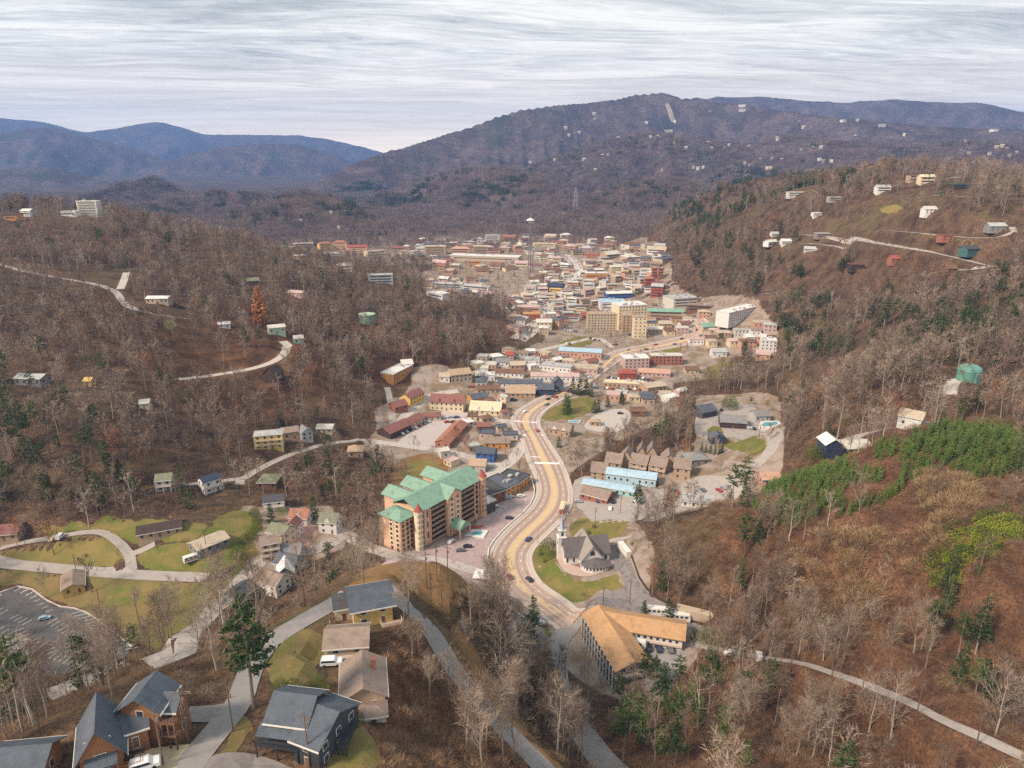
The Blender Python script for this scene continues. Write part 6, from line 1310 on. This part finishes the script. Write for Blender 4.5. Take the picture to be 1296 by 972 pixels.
# street lamps and utility poles
M_POLE = mat('pole_wood', (.16, .11, .085), .9, .15); M_STEEL = mat('lamp_steel', (.20, .17, .16), .5, .05)
def poles():
    a = MB(); a.tube((0, 0, -1), (0, 0, 9.2), .13, .07, n=6); pm = a.mesh('pole', M_STEEL); a = MB(); a.tube((0, 0, 9.0), (1.6, 0, 9.5), .07, n=5); am = a.mesh('arm', M_STEEL); a = MB(); a.box(1.3, 2.2, -.16, .16, 9.42, 9.6); hm_ = a.mesh('lamp_head', M_RAIL)
    E = off(KL, KR, -1.0); W_ = off(KR, KL, -1.0)
    for A, s_ in ((E, 1), (W_, -1)):
        for i in range(8 if s_ > 0 else 18, 300, 24):
            q = A[i]; d = A[min(i + 1, 329)] - A[i - 1]; rz = math.atan2(d[1], d[0]) + (-math.pi / 2 if s_ > 0 else math.pi / 2)
            o = thing('street_lamp', 'dark steel street lamp on the parkway pavement', 'street lamp', (q[0], q[1], float(hgt(*q))), rz, 'street lamps along the parkway'); part('pole', pm, o); part('arm', am, o); part('lamp_head', hm_, o)
    a = MB(); a.tube((0, 0, -1.5), (0, 0, 11.5), .17, .11, n=7); wp = a.mesh('pole', M_POLE); a = MB(); a.box(-1.25, 1.25, -.07, .07, 10.4, 10.55); wc = a.mesh('crossarm', M_POLE); a = MB(); a.lathe([(.01, 9.0), (.2, 9.0), (.2, 9.6), (.01, 9.6)], 8, .34, 0); wt = a.mesh('transformer', M_STEEL)
    out = []
    for lab, line in (('beside the hill road', [(560,792),(612,872),(540,745)]), ('by the near houses', [(207,968),(238,940),(295,926),(392,972)]), ('around the church drive', [(763,772),(797,764),(753,668)]), ('between hotel and ridge', [(553,735),(567,735),(546,770)]), ('on the eastern lane', [(905,860),(938,850),(1000,850),(1090,880),(1160,905),(1235,945)]), ('by the bottom road', [(715,860),(795,905)]), ('in the motel district', [(541,520),(547,470),(605,560),(640,575)]), ('near the blue motels', [(785,650),(840,640),(960,560)]), ('west of the valley lane', [(98,730),(128,775),(262,700)])):
        for x, y in line:
            p = P(x, y); o = thing('utility_pole', f'brown wooden utility pole {lab}', 'utility pole', p, rng.uniform(-.5, .5), f'utility poles {lab}'); part('pole', wp, o); part('crossarm', wc, o); part('transformer', wt, o); out.append(p)
    def wire(ps, lab):
        for k in (-1, 1):
            mb = MB()
            for p, q in zip(ps[:-1], ps[1:]):
                p = Vector(p); q = Vector(q); L = (q - p).length; pts = [p.lerp(q, t) + Vector((k * .8, 0, -L * .02 * 4 * t * (1 - t))) for t in np.linspace(0, 1, 9)]
                for a_, b2 in zip(pts[:-1], pts[1:]): mb.tube(a_, b2, .028, n=3, cap=False)
            tag(mb.build('power_line', M_DRAIL, fix=False), lab, 'power line', lab.split(' strung')[0] + ' wires')
    top = lambda x, y: (lambda p: (p[0], p[1], p[2] + 10.5))(P(x, y))
    wire([top(1300, 972), top(1235, 945), top(1160, 905), top(1090, 880), top(1000, 850), top(938, 850)], 'thin dark cable strung along the eastern lane'); wire([top(207, 968), top(238, 940), top(295, 926)], 'thin dark cable strung past the near cabins'); wire([top(540, 745), top(560, 792), top(612, 872)], 'thin dark cable strung along the hill road')
poles()
# pools and forecourt fittings
M_WATER = mat('pool_water', (.10, .42, .50), .12, .08, .4, spec=.5)
def pool(lab, px, water, dm, zf=None):
    wpoly = (lambda q: [PHz(a, b_, zf) for a, b_ in q]) if zf else globals()['wpoly']
    root = thing('swimming_pool', lab, 'pool', P(*px[0])); A = wpoly(px); c = np.mean(A, 0); z = (zf or max(float(hgt(*a)) for a in A)) + .18; root.location = (c[0], c[1], z); EXCL.append(A)
    mb = MB(); loc = [(a[0] - c[0], a[1] - c[1]) for a in A]; mb.poly([(x, y, .12) for x, y in loc]); n = len(loc)
    for i in range(n): j = (i + 1) % n; mb.poly([(*loc[i], -1.5), (*loc[j], -1.5), (*loc[j], .12), (*loc[i], .12)])
    mb.build('deck', dm, root); B_2 = wpoly(water); mb = MB(); mb.poly([(a[0] - c[0], a[1] - c[1], .126) for a in B_2]); mb.build('water', M_WATER, root)
pool('small rectangular hotel pool on a pale deck by the forecourt', [(588,678),(598,671),(618,673),(612,682)], [(595,677),(600,674),(612,675),(608,679)], M_RAIL)
pool('blue and white water playground pool at the resort court', [(960,541),(963,533),(985,533),(990,537),(982,544),(965,547)], [(964,538),(967,535),(983,534),(985,537),(980,539),(970,540)], M_RAIL, 4.1)
pool('thin turquoise pool strip behind the glazed chalet', [(718,535),(720,532),(736,533),(734,536)], [(720,535),(721.5,533),(733,533.5),(732,535.5)], M_CONC)
p = P(602, 670); o = thing('entrance_sign', 'low red entrance sign beside the hotel pool', 'sign', p, .3); mb = MB(); mb.box(-4, 4, -.25, .25, .8, 2.0); mb.build('board', WM('red'), o); mb = MB(); mb.box(-3.6, -3.2, -.2, .2, -.5, .8); mb.build('post', M_FRAME, o); mb = MB(); mb.box(3.2, 3.6, -.2, .2, -.5, .8); mb.build('post', M_FRAME, o)
for lab, x, y, s_ in (('larger white canopy tent between the ridge and the bend', 611, 733, 4.0), ('smaller white canopy tent lower beside the bend', 627, 755, 3.0)):
    p = P(x, y); o = thing('canopy_tent', lab, 'tent', p, .6); mb = MB(); mb.lathe([(s_ * 1.35, 2.6), (s_ * .5, 3.6), (.02, 5.2)], 4); mb.build('canopy', WM('white'), o)
    for a in range(4): t_ = a * math.pi / 2; mb = MB(); mb.tube((s_ * 1.3 * math.cos(t_), s_ * 1.3 * math.sin(t_), -.5), (s_ * 1.3 * math.cos(t_), s_ * 1.3 * math.sin(t_), 2.6), .08, n=5); mb.build('leg', M_FRAME, o)
# retaining walls, steps and fences near the viewer
def wall_run(name, lab, cat, px, h, w_, m, below=1.0):
    line = [P(*q) for q in px]; line = densify(smooth([tuple(q) for q in line], 1, False), 3, False); A = np.array(line); L_, R_ = ribbon_poly(line, w_ / 2); mb = MB(); c = A[0]
    for i in range(len(A) - 1):
        q = [L_[i], R_[i], R_[i + 1], L_[i + 1]]; zs = [A[i][2], A[i][2], A[i + 1][2], A[i + 1][2]]; b0 = [(a[0] - c[0], a[1] - c[1], z - below - c[2]) for a, z in zip(q, zs)]; t0 = [(a[0] - c[0], a[1] - c[1], z + h - c[2]) for a, z in zip(q, zs)]
        mb.poly(t0); mb.poly([b0[0], t0[0], t0[3], b0[3]]); mb.poly([b0[1], b0[2], t0[2], t0[1]])
        if i == 0: mb.poly([b0[0], b0[1], t0[1], t0[0]])
        if i == len(A) - 2: mb.poly([b0[3], t0[3], t0[2], b0[2]])
    o = mb.build(name, m); o.location = c; tag(o, lab, cat)
wall_run('kerb_wall', 'pale kerb wall round the striped parking lot', 'kerb', [(-5,752),(32,739),(68,767),(102,771),(132,790),(167,819)], .35, .6, M_KERB); wall_run('retaining_wall', 'low dark retaining wall along the bank behind the church drive', 'wall', [(799,705),(812,742),(838,762),(866,774)], 1.1, .5, WM('darkbrown')); wall_run('retaining_wall', 'pale curved retaining wall inside the parkway bend', 'wall', [(622,735),(640,765),(665,785),(680,795)], .8, .5, M_KERB)
wall_run('guard_wall', 'long white parapet on the hotel side of the parkway', 'wall', [(617,708),(619,692),(640,668),(668,645),(678,625),(672,605)], .9, .5, M_RAIL)
def fence(lab, px, m=WM('brown'), h=1.2):
    line = densify([P(*q) for q in px], 2.4, False); root = thing('fence', lab, 'fence', line[0]); c = line[0]; mb = MB()
    for z in (.45, 1.0):
        for a, b2 in zip(line[:-1], line[1:]): mb.tube((a[0] - c[0], a[1] - c[1], a[2] - c[2] + z), (b2[0] - c[0], b2[1] - c[1], b2[2] - c[2] + z), .06, n=4)
    mb.build('rail', m, root)
    for a in line: mb = MB(); mb.box(-.08, .08, -.08, .08, -.5, h); part('post', _cache.setdefault('fpost' + m.name, mb.mesh('post', m)), root, (a[0] - c[0], a[1] - c[1], a[2] - c[2]))
fence('brown rail fence along the drive between the cabins', [(180,946),(205,942),(240,938)]); fence('brown rail fence above the upper cabin drive', [(228,893),(262,889),(292,884)]); fence('brown rail fence on the bank below the orange motel', [(845,905),(870,870),(880,840)])
# ---- garden and landmark trees
def single(label, cat, name, px, py, meshes, s, z=-.3, sx=None, group=None):
    p = P(px, py); o = plant('x', name, meshes, (p[0], p[1], p[2] + z), s, rng.uniform(0, 6.28), label, cat, group); return o
SPR = [(T_.mesh('trunk', M_BARK), C2.mesh('crown', M_NEED)) for T_, C2 in [pine(700 + i, 12, .04, .24, 16, 60, .5) for i in range(2)]]; RUST = [(T_.mesh('trunk', M_BARK), C2.mesh('crown', M_RUST)) for T_, C2 in [pine(720, 24, .05, .2, 34, 330, 1.2)]]
TALLP = [(T_.mesh('trunk', M_BARK), C2.mesh('crown', M_NEED)) for T_, C2 in [pine(730, 26, .38, .17, 15, 95, .7, False)]]; RND = [(bare(741, 6, limbs=6, l2=2, tw=1)[0].mesh('trunk', M_BARK), shrub(742, 4.2, 8, 1500, leaf=.24).mesh('crown', M_BUSHG))]; YRND = [(RND[0][0], shrub(743, 3.2, 6, 900, leaf=.22).mesh('crown', M_YELG))]
BIG = [(T_.mesh('trunk', M_PALEB), C2.mesh('crown', M_PALET)) for T_, C2 in [bare(760, 22, spread=.5, limbs=16, l2=7, tw=6, tww=.08, clear=.14)]]; RUS = [(T_.mesh('trunk', M_BARK), C2.mesh('crown', M_RUSSET)) for T_, C2 in [bare(770, 12, spread=.42, limbs=16, l2=6, tw=7, tww=.14, clear=.15)]]
single('tall rust orange conifer standing out in the western woods', 'conifer', 'rust_conifer', 330, 409, RUST[0], 1.3); q = P(330, 409); SEEN.append((*q, 12, 30)); BUILT.append((q[0], q[1], 7))
single('tall lone pine beside the upper cabin drive', 'pine tree', 'pine_tree', 321, 897, TALLP[0], .95)
for x, y, s_, lab in [(675,783,1.0,'lone dark spruce at the corner of the small lot'),(815,781,.75,'small spruce left behind the orange motel roof'),(845,787,1.0,'taller spruce right behind the orange motel roof'),(344,662,1.0,'dark conifer behind the cream lane house'),(397,655,1.15,'broad dark conifer beside the brick court'),(666,567,1.0,'x')][:5]: single(lab, 'conifer', 'spruce_tree', x, y, SPR[0], s_)
single('small blue green spruce beside the glazed chalet', 'conifer', 'spruce_tree', 707, 566, SPR[1], .75)
for x, y, s_ in [(725,498,1.3),(733,500,1.35),(742,499,1.3),(748,502,1.1),(716,524,1.45),(719,520,1.2),(752,523,1.0),(757,521,1.1),(769,515,.9),(787,511,1.0)]: single('dark spruce standing on the park lawn', 'conifer', 'spruce_tree', x, y, SPR[int(x) % 2], s_, group='spruces on the park lawn')
for i, (x, y) in enumerate([(888,572),(893,573),(899,574),(905,575),(910,575),(914,573)]): single('small conifer in the row beside the grey hipped house', 'conifer', 'spruce_tree', x, y, SPR[i % 2], .55, group='small conifers in a row')
for i, (x, y, s_) in enumerate([(322,652,.9),(326,661,.95),(324,671,.95),(318,680,.95),(310,686,.9),(302,693,1.0),(299,704,1.05),(305,709,1.0)]): single('dense green evergreen in the hedge line by the lane cottages', 'evergreen', 'evergreen_tree', x, y, RND[0], s_ * .72, group='hedge line of dense evergreens')
single('yellow green tree before the white two storey lane house', 'tree', 'yellow_green_tree', 357, 650, YRND[0], .75); single('olive green tree on the church corner by the pavement', 'tree', 'olive_tree', 694, 706, RND[0], 1.15, 1.5); single('round dark green tree at the resort court', 'tree', 'round_tree', 923, 517, RND[0], 1.5); single('yellow green tree left of the navy three storey house', 'tree', 'yellow_green_tree', 1030, 583, RND[0], 1.2)
for x, y, s_ in [(684,703,.3),(690,712,.28),(742,683,.45),(700,690,.3),(745,676,.3),(752,668,.28),(800,690,.25)]: single('clipped green bush around the church', 'bush', 'bush', x, y, RND[0], s_, 0, group='bushes around the church')
for x, y, s_ in [(355,877,.45),(372,880,.5),(392,882,.45),(403,868,.35),(440,905,.5),(452,915,.35)]: single('green bush behind the charcoal house', 'bush', 'bush', x, y, RND[0], s_, 0, group='bushes behind the charcoal house')
for x, y, s_ in [(892,812,.85),(905,818,.7),(935,832,.6),(880,808,.5)]: single('green bush at the start of the eastern lane', 'bush', 'bush', x, y, RND[0], s_, 0, group='bushes at the start of the eastern lane')
for x, y, s_, k in [(806,915,1.15,0),(822,905,1.0,1),(842,900,1.05,0),(858,905,1.1,1),(872,898,1.15,0),(885,915,1.0,1),(815,940,1.1,0),(835,952,1.0,1),(913,950,.8,0),(945,968,.8,1),(780,930,.9,0)]: single('bright green pine in the thicket under the orange motel', 'pine tree', 'pine_tree', x, y, YP[k], s_ * 1.25, group='green pines under the orange motel')
for x, y, s_ in [(815,868,.95),(828,872,.9)]: single('thin crowned tall pine in front of the orange motel gable', 'pine tree', 'pine_tree', x, y, TALLP[0], s_ * .6, group='tall pines before the motel gable')
for x, y, s_, lab in [(975,836,.72,'wide pale spreading tree beside the white box van'),(1042,836,.7,'pale spreading tree right of the white box van'),(1010,832,.55,'third pale spreading tree between two wider ones'),(632,855,.95,'tall white limbed tree on the slope above the small lot'),(655,868,1.0,'white limbed tree leaning over the small lot'),(700,935,.8,'white limbed tree at the lower road edge'),(745,905,.75,'pale tree bending over the lower road'),(640,915,.8,'pale tree on the orange bank of the hill road'),(1128,932,.9,'tall pale tree standing over the eastern lane'),(1100,925,.8,'pale tree with one long side limb near the eastern lane'),(1260,930,.8,'pale tree at the right end of the eastern lane'),(482,690,1.0,'large pale bare tree at the west end of the hotel'),(455,710,.9,'large pale bare tree left of the hotel one'),(930,520,.0,'x'),(549,590,.6,'wide bare tree in the dry field north of the hotel'),(942,516,.6,'white limbed tree in the resort court'),(275,850,.85,'pale bare tree left of the lone tall pine')]:
    if s_: single(lab, 'bare tree', 'bare_tree', x, y, BIG[0], s_)
for x, y, s_, lab in [(866,578,1.0,'rust red leafy tree right of the resort woods'),(975,556,.8,'orange brown shrub tree beside the blue pool'),(590,575,1.1,'reddish bare tree before the terracotta roof'),(578,560,1.0,'reddish bare tree beside the terracotta roof'),(660,548,.5,'small reddish tree at the crosswalk')]: single(lab, 'tree', 'russet_tree', x, y, RUS[0], s_)
# cleared lift strip below the summit
sheet('cleared_strip', wpoly([(841,132),(846,131),(851,142),(855,155),(848,155),(844,140)]), 4.0, mat('pale_clearing', (.36, .30, .25), .95, .15, .05), 40, True, lower=False)
# ------------------------------------------------------------------ scatter of the winter woods
def wood(r0, r1, sp, keep_town=.24):
    x, y = cand(r0, r1, sp); z = hgt(x, y, TREE_H); px, py = project(x, y, z); ok = (px > -160) & (px < 1460) & (py < 1250) & free(x, y)
    x, y, z, px, py = (q[ok] for q in (x, y, z, px, py))
    lw = np.zeros(len(x), bool)
    for q in LAWNS: lw |= pip(x, y, q)
    k_ = ~lw | (rng.random(len(x)) < .07); x, y, z, px, py = (q[k_] for q in (x, y, z, px, py))
    # clumping, with small glades
    d = fbm(x, y, 45, 3, 5); ok = rng.random(len(x)) < np.clip(.72 + 1.1 * d, .1, 1)
    tw_ = inpx(px, py, TOWNP); ok &= ~tw_ | (rng.random(len(x)) < keep_town)
    ok &= ~inpx(px, py, YELGREEN) & ~(inpx(px, py, GREEN_RIDGE)) & (~inpx(px, py, THATCHP) | (rng.random(len(x)) < .12)) & ~inpx(px, py, BAREGROUND)
    slopecut = inpx(px, py, [[(960,640),(1300,600),(1300,830),(1130,860),(960,800)]]); dk = inpx(px, py, [[(1150,770),(1300,730),(1300,900),(1180,880)]]); ok &= ~slopecut | dk | (rng.random(len(x)) < .75)
    mead = inpx(px, py, [[(340,760),(420,790),(500,760),(480,972),(300,972)]]); ok &= ~mead | (rng.random(len(x)) < .4)
    slope = inpx(px, py, [[(480,760),(520,770),(660,972),(480,972)]]); ok &= ~slope | (rng.random(len(x)) < .45)
    knoll = inpx(px, py, [[(780,860),(1100,870),(1250,960),(1200,990),(740,990)]]); ok &= ~knoll | (rng.random(len(x)) < .85)
    x, y, z, px, py = (q[ok] for q in (x, y, z, px, py))
    pp = np.full(len(x), .035)
    for poly, pr in PINEP: pp = np.where(pip(px, py, poly), pr, pp)
    pn = fbm(x, y, 38, 3, 21); pine_ = rng.random(len(x)) < np.clip(pp * (1 + 2.5 * pn), 0, 1)
    return x, y, z, px, py, pine_
parts = [wood(60, 320, 4.6), wood(320, 800, 5.6, .24), wood(800, 1500, 7.6, .34)]
X, Y, Z, PX, PY, PN = (np.concatenate([p[i] for p in parts]) for i in range(6))
D = np.sqrt(X * X + Y * Y + (Z - CZ) ** 2)
SC = rng.uniform(.6, 1.25, len(X)) * np.where(D > 800, 1.05, 1)
tw_ = inpx(PX, PY, TOWNP); SC = np.where(tw_, SC * .6, SC)
toppy = PY - FPX * 17 * SC / D * .95
# people keep the view from their houses open: thin the trees that stand right in front of one
keep = (PY < 975) | ((PX > 860) & (rng.random(len(X)) < .35) & (PY < 1060)); keep &= D > 150
keep &= ~(inpx(PX, PY, [[(60,900),(235,835),(330,850),(500,850),(500,985),(60,985)]]) & (rng.random(len(X)) < .97))
tp = PY - FPX * 17 * SC / D * .95; intown = inpx(PX, PY, TOWNP)
for (bx, by, bz, bl, bh) in SEEN:
    db = math.sqrt(bx * bx + by * by + (CZ - bz) ** 2)
    if db > 1300: continue
    qx, qy = project(bx, by, bz); qx2, qy2 = project(bx, by, bz + bh); hw = bl / 2 * FPX / db + 3
    hit = (np.abs(PX - qx) < hw + 2.5 * SC * FPX / D) & (PY > qy) & (tp < qy + 2) & (D < db) & (D > db * .6); keep &= ~hit | (intown & (rng.random(len(X)) < .6)) | (rng.random(len(X)) < .13)
X, Y, Z, PX, PY, PN, D, SC = (q[keep] for q in (X, Y, Z, PX, PY, PN, D, SC)); toppy = PY - FPX * 17 * SC / D * .95
inview = (PX > 8) & (PX < 1288) & (toppy < 950) & (PY < 1010)
size = np.where(inview, SC / D, 0)
def region_of(px, py, z):
    if tw_region(px, py): return 'in the valley town', 'town'
    if px > 880 and py > 540: return 'on the brown slope beyond the roadside motel', 'slope'
    if px < 420 and py < 660: return 'on the wooded hillside above the western valley', 'west'
    if py > 700 and px < 700: return 'on the near ridge around the cabins', 'ridge'
    if px > 700 and py > 780: return 'in the thicket below the long orange motel roof', 'thicket'
    return 'on the slopes around the parkway', 'slopes'
def tw_region(px, py): return bool(inpx(np.array([px]), np.array([py]), TOWNP)[0])
used = np.zeros(len(X), bool)
for isp, N_, nm in ((False, 292, 'bare_tree'), (True, 290, 'pine_tree')):
    idx = np.nonzero((PN == isp) & (size > 0))[0]; idx = idx[np.argsort(-size[idx])][:N_]
    for i in idx:
        used[i] = True; where, key = region_of(PX[i], PY[i], Z[i])
        if isp: plant('p', nm, NP_[rng.integers(4)], (X[i], Y[i], Z[i] - .3), SC[i] * .95, rng.uniform(0, 6.28), f'dark green pine among leafless trees {where}', 'pine tree', f'pines {where}')
        else:
            pale = rng.random() < .14
            if pale: plant('b', nm, NPALE[rng.integers(3)], (X[i], Y[i], Z[i] - .3), SC[i] * .95, rng.uniform(0, 6.28), f'bare tree with pale bark {where}', 'bare tree', f'pale bare trees {where}')
            else: plant('b', nm, NB[rng.integers(6)], (X[i], Y[i], Z[i] - .3), SC[i], rng.uniform(0, 6.28), f'leafless grey brown tree {where}', 'bare tree', f'grey brown bare trees {where}')
r_ = ~used
b_ = r_ & ~PN; p_ = r_ & PN
print('trees', b_.sum(), p_.sum())
scatter_object('bare_woodland', np.stack([X[b_], Y[b_], Z[b_] - .3], -1), SC[b_], C_MID, 8, weights=[.145] * 6 + [.08, .05])
scatter_object('pine_woodland', np.stack([X[p_], Y[p_], Z[p_] - .3], -1), SC[p_], C_PINE, 4)
# kilometres of far woodland
x, y = cand(1500, 4200, 21, R(42)); z = hgt(x, y, TREE_H); px, py = project(x, y, z); ok = (px > -120) & (px < 1420) & ~(inpx(px, py, TOWNP) & (rng.random(len(x)) < .5)) & free(x, y)
x, y, z, px, py = (q[ok] for q in (x, y, z, px, py)); pp = np.full(len(x), .05)
for poly, pr in PINEP[2:4] + [([(420,240),(480,225),(545,222),(600,214),(580,240),(500,270),(440,275)], .5), ([(600,225),(680,215),(640,250),(560,270)], .55)]: pp = np.where(pip(px, py, poly), pr, pp)
pn = rng.random(len(x)) < np.clip(pp * (1 + 3.5 * fbm(x, y, 220, 3, 31)), 0, .9)
print('far patches', len(x))
scatter_object('far_bare_woodland', np.stack([x[~pn], y[~pn], z[~pn] - 2], -1), rng.uniform(.8, 1.15, (~pn).sum()), C_PB, 4)
scatter_object('far_pine_woodland', np.stack([x[pn], y[pn], z[pn] - 2], -1), rng.uniform(.8, 1.1, pn.sum()), C_PP, 3)
# undergrowth
def brush(r0, r1, sp, polys, coll, nv, name, s0, s1, thr=-.2, inv=None, town=.1):
    x, y = cand(r0, r1, sp); z = hgt(x, y, TREE_H); px, py = project(x, y, z); ok = (px > -60) & (px < 1360) & (py < 1100) & free(x, y)
    if polys is not None: ok &= inpx(px, py, polys)
    else: ok &= ~inpx(px, py, TOWNP) | (rng.random(len(x)) < town)
    if inv is not None: ok &= ~inpx(px, py, inv)
    for q in LAWNS:
        i_n = np.nonzero(ok)[0]; ok[i_n[pip(x[i_n], y[i_n], q)]] = False
    ok &= fbm(x, y, 16, 3, 51) + rng.uniform(-.25, .25, len(x)) > thr
    x, y, z = x[ok], y[ok], z[ok]; print(name, len(x)); return scatter_object(name, np.stack([x, y, z - .2], -1), rng.uniform(s0, s1, len(x)), coll, nv)
brush(90, 430, 2.9, None, C_BRUSH, 4, 'undergrowth', .35, 1.0, -.3, GREEN_RIDGE + YELGREEN + THATCHP + BAREGROUND)
brush(70, 330, 1.9, [[(430,850),(520,780),(600,850),(720,1000),(420,1000)], [(740,990),(800,870),(940,840),(1300,975),(1300,1100),(740,1100)], [(850,800),(900,640),(1000,620),(1300,560),(1300,960),(1000,835)]], C_BRUSH, 4, 'dense_undergrowth', .45, 1.15, -.35, GREEN_RIDGE + YELGREEN)
brush(120, 260, 1.5, BAREGROUND + [[(560,780),(590,800),(620,850),(660,905),(720,985),(700,985),(640,905),(600,860),(575,825)]], C_THATCH, 2, 'broom_sedge_tufts', .28, .6, -.3)
brush(100, 420, 2.9, THATCHP, C_THATCH, 3, 'vine_thicket', .8, 1.6, -.35)
brush(100, 420, 1.9, YELGREEN, C_YEL, 2, 'yellow_green_brush', .6, 1.2, -.6)
brush(100, 420, 3.0, [[(p[0] + (18 if p[0] > 1220 else -14), p[1] + (10 if p[1] > 700 else -14)) for p in YELGREEN[0]]], C_GREEN, 2, 'evergreen_brush', .6, 1.3, -.5)
# the ridge of young pines: the ones that show largest stand on their own
x, y = cand(150, 420, 2.1); z = hgt(x, y, TREE_H); px, py = project(x, y, z); ok = inpx(px, py, GREEN_RIDGE) & free(x, y) & (fbm(x, y, 14, 2, 61) > -.45); x, y, z, px, py = (q[ok] for q in (x, y, z, px, py))
s_ = rng.uniform(.4, .8, len(x)); order = np.argsort(-s_ / np.hypot(x, y)); own = order[:280]; rest = order[280:]; print('ridge pines', len(x))
for i in own: plant('y', 'young_pine', YP[rng.integers(3)], (x[i], y[i], z[i] - .2), s_[i], rng.uniform(0, 6.28), 'young bright green pine on the dense green ridge', 'young pine', 'young pines on the green ridge')
if len(rest): scatter_object('young_pine_stand', np.stack([x[rest], y[rest], z[rest] - .2], -1), s_[rest], C_YP, 3)
# ------------------------------------------------------------------ air
mb = MB(); mb.box(-16500, 16500, -2500, 18000, -60, 1300); hz_o = mb.build('haze', None if False else mat('x_unused', (.5, .5, .5)))
hz_o.data.materials.clear(); hm = bpy.data.materials.new('haze_air'); hm.use_nodes = True; t = NT(hm.node_tree); t.n.clear()
pv = t.new('ShaderNodeVolumePrincipled'); pv.inputs['Color'].default_value = (.24, .44, .98, 1); pv.inputs['Density'].default_value = HAZE_D; pv.inputs['Anisotropy'].default_value = .1
t.new('ShaderNodeOutputMaterial', {'Volume': pv.outputs[0]}); hz_o.data.materials.append(hm); tag(hz_o, kind='stuff')
sc.cycles.volume_bounces = 0; sc.cycles.max_bounces = 4; sc.cycles.diffuse_bounces = 2
sc.cycles.use_denoising = False
